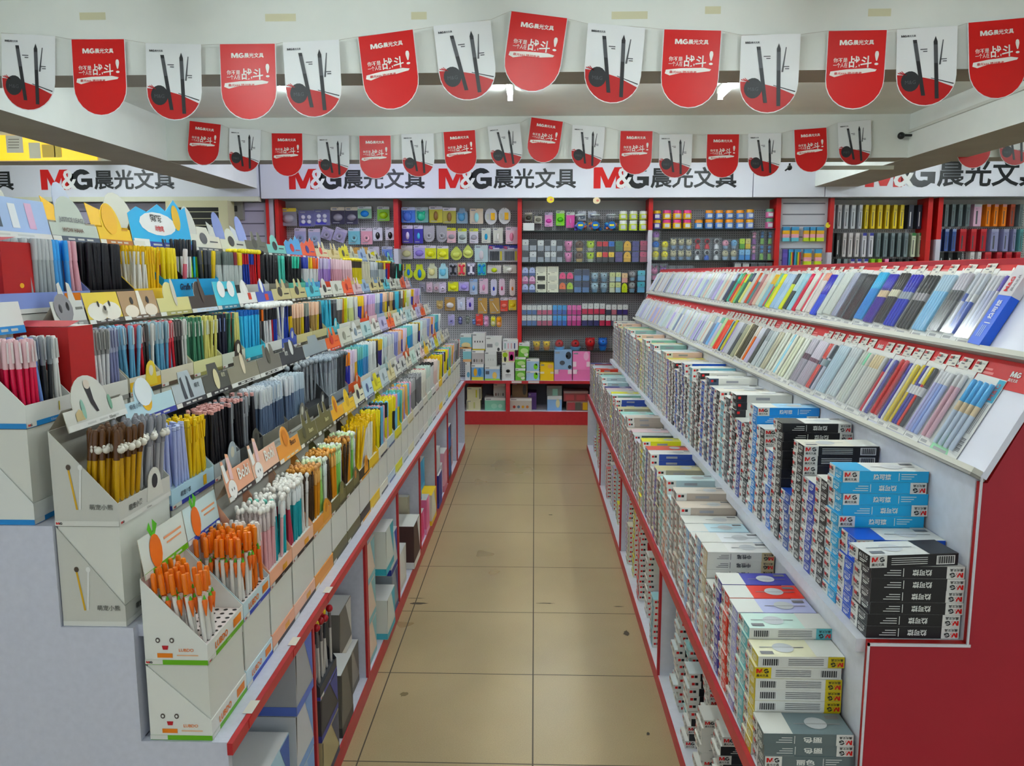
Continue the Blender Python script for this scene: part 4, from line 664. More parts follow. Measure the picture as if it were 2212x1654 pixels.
def pen(st, bc, cc, kc, loc, rot, label, grp, individual, sz=1.0):
    if individual:
        k = (st, bc, cc, kc, sz)
        if k not in PEN: PEN[k] = [(n, q.mesh(n)) for n, q in pen_parts(st, bc, cc, kc, 9, sz)]
        o = new('gel_pen', PEN[k][0][1], None, loc, rot); tag(o, label, 'pen', grp)
        for n, me in PEN[k][1:]: new(n, me, o)
    else:
        T = Matrix.Translation(loc) @ Euler(rot).to_matrix().to_4x4()
        for n, q in pen_parts(st, bc, cc, kc, 5, sz):
            if n == 'clip' and loc[1] > 2.6: continue
            STUFF_PENS.T = T; k = 0
            for i, f in enumerate(q.f): pass
            off = len(STUFF_PENS.v); STUFF_PENS.v += [tuple(T @ Vector(p)) for p in q.v]
            for f, m in zip(q.f, q.m): STUFF_PENS.f.append([a+off for a in f]); STUFF_PENS.m.append(STUFF_PENS.mi(q.mats[m])); STUFF_PENS.sm.append(True)
BUDGET = [300]
SZ = {'A': 1.2, 'B': 1.02, 'C': 1.02, 'D': 1.0}
ZH = {'A': .236, 'B': .2, 'C': .186, 'D': .18}
SIDE_ART = {}
def head_outline(shape, w, h):
    if shape == 'ell': return [(0, 0), (w, 0), (w, h*.62)] + [(w*.42+w*.2*math.cos(a), h*.62+h*.55*math.sin(a)) for a in [math.pi*i/10 for i in range(11)]] + [(0, h*.62)]
    if shape == 'big': return [(0, 0), (w, 0), (w, h*.5)] + [(w*.45+w*.3*math.cos(a), h*.5+h*.75*math.sin(a)) for a in [math.pi*i/12 for i in range(13)]] + [(0, h*.5)]
    if shape == 'ears': return [(0, 0), (w, 0), (w, h*.7), (w*.8, h*.7), (w*.74, h*1.15), (w*.66, h*1.2), (w*.6, h*.75), (w*.5, h*.75), (w*.44, h*1.2), (w*.36, h*1.15), (w*.3, h*.7), (0, h*.7)]
    if shape == 'bunny': return [(0, 0), (w, 0), (w, h*.85), (w*.36, h*.85), (w*.33, h*1.3), (w*.25, h*1.35), (w*.2, h*.9), (w*.13, h*.85), (w*.1, h*1.2), (w*.03, h*1.2), (0, h*.75)]
    if shape == 'tab': return [(0, 0), (w, 0), (w, h*.68), (w*.68, h*.7), (w*.62, h*1.05), (w*.28, h*1.05), (w*.24, h*.7), (0, h*.7)]
    if shape == 'wave': return [(0, 0), (w, 0), (w, h*1.2), (w*.9, h*1.1), (w*.8, h*1.35), (w*.62, h*1.0), (w*.5, h*1.15), (w*.3, h*.9), (w*.15, h*1.0), (0, h*.8)]
    return [(0, 0), (w, 0), (w, h), (0, h)]
def open_carton(row, y0, y1, what, s, idx, far=False, zadd=None):
    Xf, zd, H = TIER[row]; H = s.get('H', H); w = y1-y0-.004; D = .135; zb = zd + H + .001 if zadd is None else zadd
    body, stripe, hcol = M(s['body'], .5), M(s['stripe'], .45), M(s.get('head', s['body']), .42); inner = M(s.get('inner', '#d3d2cb'), .6); tw = .0016; lip = s.get('lip', .048); zh = s.get('zh', ZH[row]); hb = zh+.004
    tn = {'A': 'lowest', 'B': 'second', 'C': 'third', 'D': 'top'}[row]
    b = MB(); side = [(0, 0), (0, lip), (-D, hb), (-D, 0)]
    b.box(-D, 0, 0, w, 0, .0015, body)
    for y in (0, w-tw): b.prism((0, y, 0), X, Z, side[::-1] if False else [(-D, 0), (0, 0), (0, lip), (-D, hb)], tw, body, back=inner if y == 0 else body)
    b.box(-tw, 0, tw, w-tw, .0015, lip, body, xn=inner); b.box(-D, -D+tw, tw, w-tw, .0015, hb, body, xp=inner)
    e = .0007
    b.quad((e, 0, 0), Y, Z, 0, w, 0, .011, stripe); b.quad((e*1.4, 0, 0), Y, Z, 0, w*.2, .001, .011, M('#dcdcd6', .5))
    b.quad((0, -e, 0), X, Z, -D, 0, 0, .011, stripe); b.quad((0, -e*1.5, 0), X, Z, -D, -D*.72, .001, .011, M('#dcdcd6', .5))
    if not far:
        b.logo((e*2, 0, 0), Y, Z, w*.02, .0032, .005, LR, LB, None, None); b.text('0.5mm', (e*2, 0, 0), Y, Z, w*.5, .003, .005, WHITE if s['stripe'] != '#dcdcd6' else BLK)
        b.logo((-.0, -e*2, 0), X, Z, -D*.98, .0032, .005, LR, LB, None, None)
    for d in s.get('lipart', []):
        if d[0] == 't': b.text(d[1], (e, 0, 0), Y, Z, d[2]*w, d[3], d[4], M(d[5], .4), anchor=.5, bold=.03)
        else: b.quad((e*1.2, 0, 0), Y, Z, d[1]*w, d[2]*w, d[3], d[4], M(d[5], .45))
    for d in s.get('sideart', []):
        if d[0] == 't': b.text(d[1], (0, -e, 0), X, Z, d[2], d[3], d[4], M(d[5], .4), anchor=.5, bold=.01)
        elif d[0] == 'd': b.disc((0, -e*1.4, 0), X, Z, d[1], d[2], d[3], d[4], M(d[5], .45))
        elif d[0] == 'D': b.disc((0, -e*2, 0), X, Z, d[1], d[2], d[3], d[4], M(d[5], .45))
        elif d[0] == 'p': b.poly((0, -e*1.3, 0), X, Z, d[1], M(d[2], .45))
        else: b.quad((0, -e*1.2, 0), X, Z, d[1], d[2], d[3], d[4], M(d[5], .45))
    o = b.obj('display_carton', None, (Xf, y0, zb))
    tag(o, f'{what} open carton, {od(idx)} from near end, {tn} pen tier', 'display carton', 'open display cartons')
    pz = lip-.006 if row in 'AB' else min(.03, lip); b = MB(); b.box(-D+tw, -tw, tw, w-tw, pz-.002, pz, M(s.get('tray', '#e3e2dc'), .5))
    if s.get('holes'):
        for i in range(6):
            for j in range(9): b.disc((0, 0, pz+.0006), X, Y, -.014-i*.021, .014+j*(w-.028)/8, .0052, .0052, M('#2c2c2a', .6), 8)
    b.obj('pen_tray', o)
    hh, hs = s.get('hh', .088), s.get('shape', 'rect'); lean = s.get('lean', .02); xb = s.get('xb', -.095 if row == 'A' else -.09)
    vv = Vector((-lean, 0, hh)).normalized(); oo = Vector((xb, 0, zh)); hl = math.hypot(lean, hh)
    pts = head_outline(hs, w, hl); b = MB(); b.prism(oo, Y, vv, pts, .0014, hcol, M(s.get('hback', '#c9c4b8'), .6))
    n = Y.cross(vv); st = M(s.get('hstripe', s['stripe']), .45)
    b.quad(oo+n*e, Y, vv, 0, w, 0, hl*.15, st); b.quad(oo+n*e*1.5, Y, vv, 0, w*.17, .0005, hl*.14, M('#dcdcd6', .5))
    for q in (.3, .5, .7): b.quad(oo+n*e*1.5, Y, vv, w*q, w*(q+.14), hl*.05, hl*.1, M('#c9c9c4', .5))
    for d in s.get('art', []):
        m = M(d[-1], .45)
        if d[0] == 't': b.text(d[1], oo+n*e*2, Y, vv, d[2]*w, d[3]*hl, d[4]*hl, m, anchor=.5, bold=.02)
        elif d[0] == 'd': b.disc(oo+n*e*1.2, Y, vv, d[1]*w, d[2]*hl, d[3]*w, d[4]*hl, m)
        elif d[0] == 'D': b.disc(oo+n*e*1.9, Y, vv, d[1]*w, d[2]*hl, d[3]*w, d[4]*hl, m)
        elif d[0] == 'p': b.poly(oo+n*e*1.5, Y, vv, [(x*w, z*hl) for x, z in d[1]], m)
        else: b.quad(oo+n*e*1.1, Y, vv, d[1]*w, d[2]*w, d[3]*hl, d[4]*hl, m)
    a1, a2 = Vector((xb-lean*.55-.002, 0, zh+hh*.55)), Vector((-D+.002, 0, hb+.0006)); b.add([a1, a1+Y*w, a2+Y*w, a2], [(0, 1, 2, 3)], M(s.get('hback', '#c9c4b8'), .6))
    b.obj('header_card', o)
    if s.get('tab') or (idx % 3 == 0 and row in 'BC'):
        tc_ = s.get('tab', s.get('head', s['body'])); b = MB(); cy, r0 = w*.68, min(.03, w*.16)
        b.prism((.0009, 0, 0), Y, Z, [(cy-r0*1.25, lip*.35), (cy+r0*1.25, lip*.35)] + arcpts(cy, lip+.004, r0, r0*1.15, 0, 180, 10), .0014, M(tc_, .45)); b.disc((.0014, 0, 0), Y, Z, cy, lip+.008, r0*.45, r0*.55, M(s.get('tabart', '#d8d4c4' if s['body'] != '#d8d4c4' else '#77736a'), .5)); b.obj('front_tab', o)
    # the pens
    groups = s['pens']; ny = max(4, int((w-.012)/s.get('pitch', .0165))); nx = s.get('nx', 6); tot = sum(g[0] for g in groups)
    ind = BUDGET[0] > 0 and not far and s.get('near', False); j0 = 0
    for gi, (share, st_, bc, cc, kc, phrase) in enumerate(groups):
        j1 = round(ny*(sum(g[0] for g in groups[:gi+1]))/tot)
        for j in range(j0, j1):
            if st_ is None: continue
            for i in range(nx):
                if R.random() < s.get('gap', .06): continue
                if s.get('skip') and s['skip'](i, j, nx, ny): continue
                ind_ = ind and BUDGET[0] > 0
                x = -.014-i*(-xb-.026)/max(1, nx-1)+R.uniform(-.002, .002); y = .011+(j+.5)*(w-.022)/ny+R.uniform(-.001, .001); lx, ly = s.get('tilt', (0, 0))
                cols = R.choice(bc) if isinstance(bc, tuple) else bc
                if far and i > 2 and False: continue
                pen(st_, cols, cc, kc, (Xf+x, y0+y, zb+pz+.0008), (R.gauss(lx, .03), R.gauss(ly, .03), R.uniform(-.4, .4)), f'{phrase} standing in the {what} carton', f'{phrase}s in the {what} carton', ind_, s.get('sz', SZ[row]))
                if ind_: BUDGET[0] -= 1
        j0 = j1
    return o
def closed_carton(row, y0, y1, what, s, idx, far=False, xf=None, zb=None, Hh=None):
    Xf, zd, H = TIER[row]; w = y1-y0-.004; D = .135; H = s.get('H', Hh or H); Xf = xf or Xf; zb = zb if zb is not None else zd+.0006; lip = .045
    body, stripe = M(s['body'], .5), M(s['stripe'], .45); tn = {'A': 'lowest', 'B': 'second', 'C': 'third', 'D': 'top'}[row]; e = .0006
    b = MB(); b.box(-D, 0, 0, w, 0, lip, body)
    for y in (0, w-.0015): b.prism((0, y, 0), X, Z, [(-D, lip), (0, lip), (-D, H-.002)], .0015, body)
    b.quad((e, 0, 0), Y, Z, 0, w, 0, .011, stripe); b.quad((e*1.4, 0, 0), Y, Z, 0, w*.2, .001, .011, M('#dcdcd6', .5)); b.quad((0, -e, 0), X, Z, -D, 0, 0, .011, stripe); b.quad((0, -e*1.5, 0), X, Z, -D, -D*.72, .001, .011, M('#dcdcd6', .5))
    for d in s.get('lipart', []):
        if d[0] == 't': b.text(d[1], (e, 0, 0), Y, Z, d[2]*w, d[3], d[4], M(d[5], .4), anchor=.5, bold=.03)
        else: b.quad((e*1.2, 0, 0), Y, Z, d[1]*w, d[2]*w, d[3], d[4], M(d[5], .45))
    for d in s.get('sideart', []):
        if d[0] == 't': b.text(d[1], (0, -e, 0), X, Z, d[2], d[3], d[4], M(d[5], .4), anchor=.5, bold=.01)
        elif d[0] == 'd': b.disc((0, -e*1.4, 0), X, Z, d[1], d[2], d[3], d[4], M(d[5], .45))
        elif d[0] == 'D': b.disc((0, -e*2, 0), X, Z, d[1], d[2], d[3], d[4], M(d[5], .45))
        elif d[0] == 'p': b.poly((0, -e*1.3, 0), X, Z, d[1], M(d[2], .45))
        else: b.quad((0, -e*1.2, 0), X, Z, d[1], d[2], d[3], d[4], M(d[5], .45))
    o = b.obj('closed_carton', None, (Xf, y0, zb)); tag(o, f'closed carton under {what} one, {od(idx)} from near end, {tn} pen tier', 'carton', 'closed cartons')
    b = MB(); cov = M(s.get('cover', '#d9dad3'), .5); b.box(-D+.003, -.0025, .003, w-.003, lip+.0005, H-.0015, cov); b.quad((-.0015, 0, 0), Y, Z, w-.0045, w-.0025, lip+.01, H-.02, M('#2a2622', .8)); b.obj('cover', o)
# the four tiers --------------------------------------------------------------
CARROT = [('D', .3, .5, .13, .42, '#ee7d22'), ('p', [(.27, .85), (.2, 1.1), (.26, 1.25), (.3, .95), (.34, 1.28), (.42, 1.1), (.33, .85)], '#5fae3c')]
def lub(stripe): return dict(xb=-.122, lean=.012, zh=.186, sz=1.07, body='#e4e5e0', stripe=stripe, head='#dfe5de', shape='rect', hh=.088, holes=True, tray='#efe6e4', inner='#ecdfdc', near=True, lip=.045,
  lipart=[('t', 'LUBDO', .36, .017, .016, '#e8813a'), ('q', .7, .93, .016, .036, '#e88a2e')], art=CARROT + [('q', .5, .92, .62, .68, '#e0a07c'), ('q', .55, .9, .48, .53, '#e0a07c')],
  sideart=[('d', -.105, .055, .005, .006, '#5c5450'), ('d', -.075, .055, .005, .006, '#5c5450'), ('D', -.105, .055, .0025, .003, '#e4e5e0'), ('D', -.075, .055, .0025, .003, '#e4e5e0'), ('p', [(-.097, .043), (-.083, .043), (-.085, .034), (-.095, .034)], '#b5343c'), ('t', 'LUBDO', -.045, .03, .007, '#e8813a'), ('q', -.108, -.075, .016, .026, '#e88a2e'), ('q', -.066, -.02, .02, .023, '#e8c0a0')])
def bobi(c_): return dict(body=c_, stripe='#3a2c2a', head=c_, hstripe='#3a2c2a', shape='bunny', hback='#b5a894', tray='#f1efe9', near=True, lipart=[('q', .55, .75, .014, .03, '#e0a33c')],
  art=[('t', 'Bobi', .68, .42, .36, '#f3eee6'), ('d', .2, .3, .14, .28, '#f1ece8'), ('D', .16, .3, .012, .05, '#3a3030'), ('D', .24, .3, .012, .05, '#3a3030'), ('p', [(.03, .55), (.01, 1.1), (.1, 1.1), (.14, .6)], '#f1ece8'), ('p', [(.2, .6), (.22, 1.25), (.32, 1.2), (.3, .55)], '#eec9c8')], nx=6, gap=.04)
A = [(1.536, 1.742, 'green-striped carrot', dict(lub('#6fae2c'), pens=[(5.6, 'carrot', '#ecebe6', '#f28336', '#d8c8a0', 'orange-capped white carrot pen'), (2.3, 'carrot', '#f28336', '#f4904c', '#d8c8a0', 'orange carrot-charm pen'), (2.1, 'cap', '#f28336', '#e9e6e2', '#e9e6e2', 'white-capped orange pen')], nx=5, gap=.2, tilt=(.08, -.05), skip=lambda i, j, nx, ny: j > ny*.45 and i < 3 or j > ny*.72)),
 (1.742, 1.93, 'blue-striped carrot', dict(lub('#3c50b4'), body='#cfe2e8', head='#d3e6e6', pens=[(5, 'carrot', '#ecebe6', '#f28336', '#d8c8a0', 'white pen with orange cap'), (3, 'carrot', '#f28336', '#f4904c', '#d8c8a0', 'orange pen with carrot charm'), (2, 'cap', '#f28336', '#e9e6e2', '#e9e6e2', 'orange pen with white cap')], nx=6, gap=.12)),
 (1.93, 2.12, 'peach bunny', dict(bobi('#eab095'), pens=[(5, 'bead', '#e9b8bc', '#cbbfbc', '#eeece6', 'pink pen with white bead top'), (1, 'bead', '#2fa3ac', '#dfe3e2', '#7fc4b4', 'teal pen with green bead top'), (2, 'bead', '#e9b8bc', '#e3dfdc', '#eeece6', 'blush pen with white bead top'), (2, 'bead', '#3fb0b8', '#e3e6e4', '#eeece6', 'teal pen with white bead top')])),
 (2.12, 2.336, 'paler peach bunny', dict(bobi('#e8bfa8'), pens=[(2, 'bead', '#b84a5c', '#d9d6d2', '#eeece6', 'red-banded pen with white bead'), (3, 'bead', '#2fa3ac', '#dfe3e2', '#eeece6', 'teal-bodied pen with white bead'), (3, 'bead', '#dedcd8', '#d9d6d2', '#e6e6e0', 'white-bodied pen with white bead')])),
 (2.336, 2.557, 'orange-tan bear', dict(body='#d9995c', stripe='#e0a868', tab='#dca04c', tabart='#c8843c', head='#dc9a58', shape='ell', tray='#f1efe9', near=True, lipart=[('d', 0, 0, 0, 0, '#dc9a58')][:0], art=[('D', .42, .75, .1, .3, '#c87f3c'), ('t', 'Bears', .7, .38, .2, '#5c3a20')], pens=[(3, 'bead', '#4a3420', '#4a3624', '#cf9a5c', 'dark brown pen with bear top'), (3, 'bead', '#d8964c', '#d8a86c', '#cfa070', 'orange pen with bear top'), (3, 'bead', '#9fd07c', '#b8d8a0', '#d3e0c0', 'light green pen with frog top'), (2, 'bead', '#dfe0dc', '#dfe3e0', '#e6eae4', 'white pen with bear top')], gap=.03)),
 (2.557, 2.77, 'olive bear', dict(body='#6a6440', stripe='#4a4630', head='#6c6742', tab='#77714a', tabart='#8f8858', shape='ears', tray='#f1efe9', near=True, art=[('t', 'Bears', .66, .36, .18, '#cfc8a0'), ('D', .3, .5, .08, .25, '#57523a')], pens=[(3, 'bead', '#4a3420', '#4a3624', '#cf9a5c', 'brown pen with tan bear top'), (3, 'bead', '#d8964c', '#d8a86c', '#d8a060', 'orange pen with tan bear top'), (3, 'bead', '#8fcc74', '#b8d8a0', '#cfe0b8', 'green pen with pale frog top'), (2, 'bead', '#dfe0dc', '#dfe3e0', '#e6eae4', 'white pen with pale bear top')], gap=.03)),
 (2.77, 2.984, 'second olive bear', dict(body='#6a6440', stripe='#4a4630', head='#6e6944', tab='#77714a', tabart='#c87f4c', shape='ears', tray='#f1efe9', art=[('t', 'Bears', .66, .36, .18, '#cfc8a0')], pens=[(3, 'bead', '#4a3420', '#4a3624', '#cf9a5c', 'pen'), (3, 'bead', '#d8964c', '#d8a86c', '#9a6a3c', 'pen'), (3, 'bead', '#8fcc74', '#b8d8a0', '#cfe0b8', 'pen'), (2, 'bead', '#dfe0dc', '#dfe3e0', '#e6eae4', 'pen')], gap=.03)),
 (2.984, 3.17, 'black and yellow bear', dict(body='#3a2f1c', stripe='#e0a43c', tab='#e0a030', tabart='#c8801c', head='#e8b030', shape='ell', hstripe='#2c241c', tray='#efece0', art=[('D', .42, .7, .1, .3, '#c87f1c')], pens=[(5, 'pencil', '#e8c41c', '#e8c41c', '#e8c41c', 'pen'), (5, 'knob', '#e6e2da', '#e8c41c', '#e8c41c', 'pen')], gap=.25, tilt=(-.15, .05)))]
rest = [('yellow smiling', '#e8c832', '#cfa828', '#ecc42c', 'ell', [(5, 'knob', '#f0ece0', '#e8c41c', '#e8c41c'), (4, 'knob', '#e8c41c', '#e8c41c', '#e8c41c')]), ('white and yellow panel', '#e3e0d0', '#3a3a44', '#e3dfc4', 'tab', [(3, 'cap', '#e0d43c', '#e8d83c', '#e8d83c'), (2, 'cap', '#2c2a2c', '#3a3436', '#e8d83c'), (2, 'cap', '#7fb8d8', '#6fb4d4', '#4a4a4c'), (2, 'cap', '#d8a8b8', '#dcaab8', '#dcaab8')]), ('pale blue cloud', '#c8d6dc', '#5c6a94', '#bcd2e0', 'rect', [(2, 'cap', '#e0d43c', '#2c2a2c', '#e8d83c'), (2, 'cap', '#d0a8c8', '#7fc0dc', '#7fb8d8'), (3, 'cap', '#e0d43c', '#e8d83c', '#3a3436')]), ('lime yellow tag', '#dcd84a', '#b8b030', '#dcd440', 'tab', [(3, 'cap', '#2c2a2c', '#e8d83c', '#e8d83c'), (3, 'cap', '#7fb8d8', '#e0a8b8', '#6fb4d4'), (3, 'cap', '#e0d43c', '#7fc0dc', '#2c2a2c')]),
 ('pale grey leaf', '#d3d6d0', '#8a9aa0', '#c9d4d6', 'rect', [(3, 'cap', '#6fc0b0', '#7fc8b8', '#7fc8b8'), (3, 'cap', '#eab06c', '#f0c890', '#f0c890'), (3, 'cap', '#b0a0d8', '#c0b0dc', '#c0b0dc')]), ('cream fox', '#dcd6b8', '#a89a6c', '#d8d0a8', 'ears', [(3, 'cap', '#eab06c', '#f0b878', '#f0c890'), (3, 'cap', '#6fc0b0', '#7fc8d8', '#7fc8b8'), (3, 'cap', '#c8b0d8', '#e8b8c8', '#c0b0dc')]), ('white silver pen', '#dcdcd6', '#6a6a6c', '#d8d8d0', 'tab', [(6, 'cap', '#8a8a8c', '#a9a9ab', '#5c5c5e'), (2, 'cap', '#4a4a4c', '#77777a', '#5c5c5e')]), ('grey silver pen', '#cfd0cc', '#55585a', '#c4c6c2', 'rect', [(6, 'knob', '#77777a', '#b5b5b7', '#5c5c5e')]),
 ('white cream pen', '#dedcd0', '#8a887c', '#dad6c4', 'ell', [(4, 'cap', '#dcdad0', '#e6e4da', '#c4c2b8'), (1, 'cap', '#d84a50', '#d8565c', '#d84a50')]), ('pale green', '#ccd8cc', '#7f988c', '#c4d6cc', 'rect', [(4, 'cap', '#dfe3dc', '#c8d8cf', '#a8c0b8')]), ('white and black', '#dcdcda', '#2c2c2e', '#e0e0dc', 'ears', [(4, 'knob', '#dcdcdc', '#3a3a3c', '#3a3a3c')]), ('rosy white', '#e0d4d0', '#a87c78', '#e3d0cc', 'ell', [(4, 'cap', '#e3c8c4', '#e8d8d4', '#d0a8a4')])]
def fill(tier, y, step, seq, n0):
    out = []; k = 0
    while y < 7.2:
        nm, bd, stp, hd, sh, pens = seq[k % len(seq)]
        q = ('', 'farther ', 'farthest ')[k//len(seq)]
        out.append((y, min(y+step, 7.2), q+nm, dict(body=bd, stripe=stp, head=hd, shape=sh, art=[('D', .42, .55, .12, .25, stp), ('q', .62, .9, .4, .46, stp)], pens=[(*p, 'pen') for p in pens], gap=.05, nx=5)))
        y += step; k += 1
    return out
A += fill('A', 3.17, .2, rest, 9)
grey = dict(body='#c9c9c2', stripe='#dcdcd6', head='#d0d0c8')
B = [(1.536, 1.77, 'pale grey bear-charm', dict(grey, tab='#d3d2ca', tabart='#33343a', H=.219, shape='big', hh=.085, zh=.196, hback='#b5b2a6', hstripe='#e3e3de', tray='#d6d6d0', near=True, inner='#b8b6ac', nx=5, pitch=.021, gap=.08, tilt=(-.07, .06), lipart=[('t', '萌宠小熊', .3, .02, .014, '#5c5c58'), ('d', 0, 0, 0, 0, 0)][:1], art=[('t', '0.5mm', .72, .03, .08, '#77776f'), ('p', [(.41, .95), (.44, .55), (.5, .3), (.54, .3), (.5, .62), (.5, .95)], '#2c2c30'), ('D', .455, 1.02, .05, .12, '#cfc4b8'), ('D', .75, .45, .03, .2, '#7fa890'), ('D', .3, .45, .03, .25, '#8fb4a4'), ('p', [(.16, .2), (.3, .2), (.3, .38), (.23, .48), (.16, .38)], '#c4b48c')],
   sideart=[('p', [(-.1, .12), (-.096, .12), (-.084, .035), (-.088, .035)], '#d0a844'), ('p', [(-.075, .12), (-.071, .12), (-.078, .035), (-.082, .035)], '#e3e3e0'), ('d', -.098, .125, .005, .006, '#55483c'), ('d', -.073, .125, .005, .006, '#e6e6e2'), ('t', '萌宠小熊', -.035, .035, .012, '#6a6a64')], pens=[(5, 'bear', '#c9a040', '#5f3d1c', '#e3dfd4', 'brown-capped ochre bear pen'), (5, 'bear', '#a9a9ac', '#85868c', '#e6e4dc', 'grey bear-charm pen')])),
 (1.77, 2.02, 'light blue chick', dict(body='#b4cfdc', stripe='#34409c', head='#bcd6de', shape='ell', hback='#b8b4a8', near=True, pitch=.017, inner='#d8dcdc', tray='#c4d8e0', art=[('t', '萌宠小鸡', .2, .42, .14, '#5c6a74'), ('D', .42, .8, .16, .4, '#e3eaec'), ('d', .44, .55, .1, .3, '#e0b42c'), ('p', [(.37, .8), (.51, .8), (.43, 1.2)], '#d8542c')], lipart=[('t', '萌宠小鸡', .3, .02, .014, '#5c6a74'), ('q', .72, .8, .014, .04, '#e0b42c')], pens=[(5, 'pencil', '#b3bce0', '#c0c8e6', '#b3bce0', 'periwinkle pen'), (4, 'knob', '#e8c414', '#ecca1c', '#e8c414', 'bright yellow chick-topped pen')], gap=.02)),
 (2.02, 2.21, 'grey penguin', dict(body='#aab0b3', stripe='#3c3e42', head='#b4bec2', shape='tab', hback='#a9a698', near=True, pitch=.017, inner='#3a3c40', tray='#44464a', art=[('t', '萌宠', .78, .45, .16, '#4a5054'), ('p', [(.3, .2), (.4, .2), (.34, .9), (.28, .85)], '#4a4e54'), ('p', [(.48, .2), (.6, .2), (.54, .85), (.5, .9)], '#4a4e54')], lipart=[('q', .4, .46, .012, .045, '#3c3e42'), ('q', .55, .61, .012, .045, '#3c3e42')], pens=[(7, 'pencil', '#26262c', '#dba9a4', '#26262c', 'black pen with pink end'), (1, 'cap', '#8a8d92', '#95989c', '#77797c', 'grey capped pen')], gap=.02)),
 (2.21, 2.4, 'black bear', dict(body='#3c3e3c', stripe='#2a2a2a', tab='#55564e', tabart='#3a3c38', head='#55564e', shape='tab', hback='#8a8674', near=True, pitch=.017, inner='#33353a', tray='#3c3e42', art=[('D', .5, .5, .1, .35, '#d3cca8'), ('t', '萌宠', .78, .5, .16, '#b8b49c')], pens=[(4, 'pencil', '#26262c', '#dba9a4', '#26262c', 'black pen with rosy end'), (2, 'cap', '#8a8d92', '#95989c', '#77797c', 'slim grey capped pen'), (3, None, '', '', '', ''), (3, 'pencil', '#26262c', '#dba9a4', '#26262c', 'black slim pen with rosy end')], gap=.04)),
 (2.4, 2.66, 'taupe foot', dict(body='#77746a', stripe='#d6d6d0', head='#8a8574', shape='tab', hback='#9a9480', pitch=.0135, nx=7, art=[('D', .5, .75, .06, .4, '#d3c8b0'), ('q', .2, .8, .03, .12, '#3a362e')], pens=[(4, 'cap', '#5c6c84', '#c8ccd0', '#e0e4e4', 'pen'), (4, 'cap', '#4a5a74', '#a8b4c0', '#dfe3e4', 'pen')], gap=.01)),
 (2.66, 2.9, 'dark taupe penguin', dict(body='#6f6c62', stripe='#d6d6d0', head='#77736a', shape='ears', hback='#9a9480', pitch=.0135, nx=7, art=[('D', .5, .75, .08, .35, '#5c584c'), ('q', .2, .8, .03, .12, '#3a362e')], pens=[(4, 'cap', '#5c6c84', '#c8ccd0', '#e0e4e4', 'pen'), (4, 'cap', '#77889c', '#b4c0c8', '#dfe3e4', 'pen')], gap=.01)),
 (2.9, 3.2, 'charcoal tree', dict(body='#3c3e40', stripe='#28282a', tab='#44474a', tabart='#cfd2ce', head='#3f4144', shape='tab', pitch=.019, nx=4, inner='#2c2e33', tray='#3a3c40', art=[('D', .5, .8, .07, .35, '#d6d8d4'), ('t', '萌宠', .25, .5, .2, '#c8cac4')], pens=[(6, 'ball', '#8f9498', '#8f959a', '#85898e', 'pen')], gap=.3, skip=lambda i, j, nx, ny: i < 2)),
 (3.2, 3.55, 'slate', dict(body='#8d959c', stripe='#3a3e4a', head='#9aa4a8', shape='tab', pitch=.017, pens=[(4, 'ball', '#9fa6ac', '#8f9aa4', '#8a9098', 'pen'), (4, 'ball', '#4a4e52', '#6a747c', '#44484c', 'pen')], gap=.04))]
restB = [('orange and white', '#d8663c', '#c8482c', '#e0724a', 'ears', [(2, 'cap', '#3a3fae', '#e8923c', '#e0e0e0'), (3, 'cap', '#e3d8e0', '#d8c8dc', '#b090b8'), (2, 'cap', '#d8b03c', '#dcd0d8', '#d08090')]), ('cream card', '#dcdad0', '#9a9686', '#d8d6c8', 'rect', [(3, 'cap', '#3f9cc8', '#7fc0b8', '#e8a06c'), (3, 'cap', '#5c8fc0', '#6fb8c8', '#8fc8b0')]), ('white fish', '#dfe0dc', '#7f8f9c', '#e3e4e0', 'ell', [(5, 'cap', '#dcdedc', '#e6e8e6', '#c0c4c4'), (1, 'cap', '#3a3c40', '#44464a', '#3a3c40')]), ('pale aqua', '#c4d6d6', '#6f9498', '#bcd4d4', 'rect', [(2, 'cap', '#4a3f8a', '#d8b83c', '#c03c40'), (4, 'cap', '#dfe3e3', '#c8dcdc', '#a8c4c8')]), ('white tag', '#dddcd4', '#88867c', '#e0dfd8', 'tab', [(4, 'cap', '#d8d8d4', '#c8ccd0', '#9aa4ac')]), ('lilac', '#c4bcd0', '#77709a', '#b8b4d0', 'rect', [(3, 'cap', '#8f94c8', '#a4a8d0', '#8084b8'), (3, 'cap', '#d8b8a0', '#e0c8b8', '#c09880')])]
B += fill('B', 3.55, .25, restB, 9)
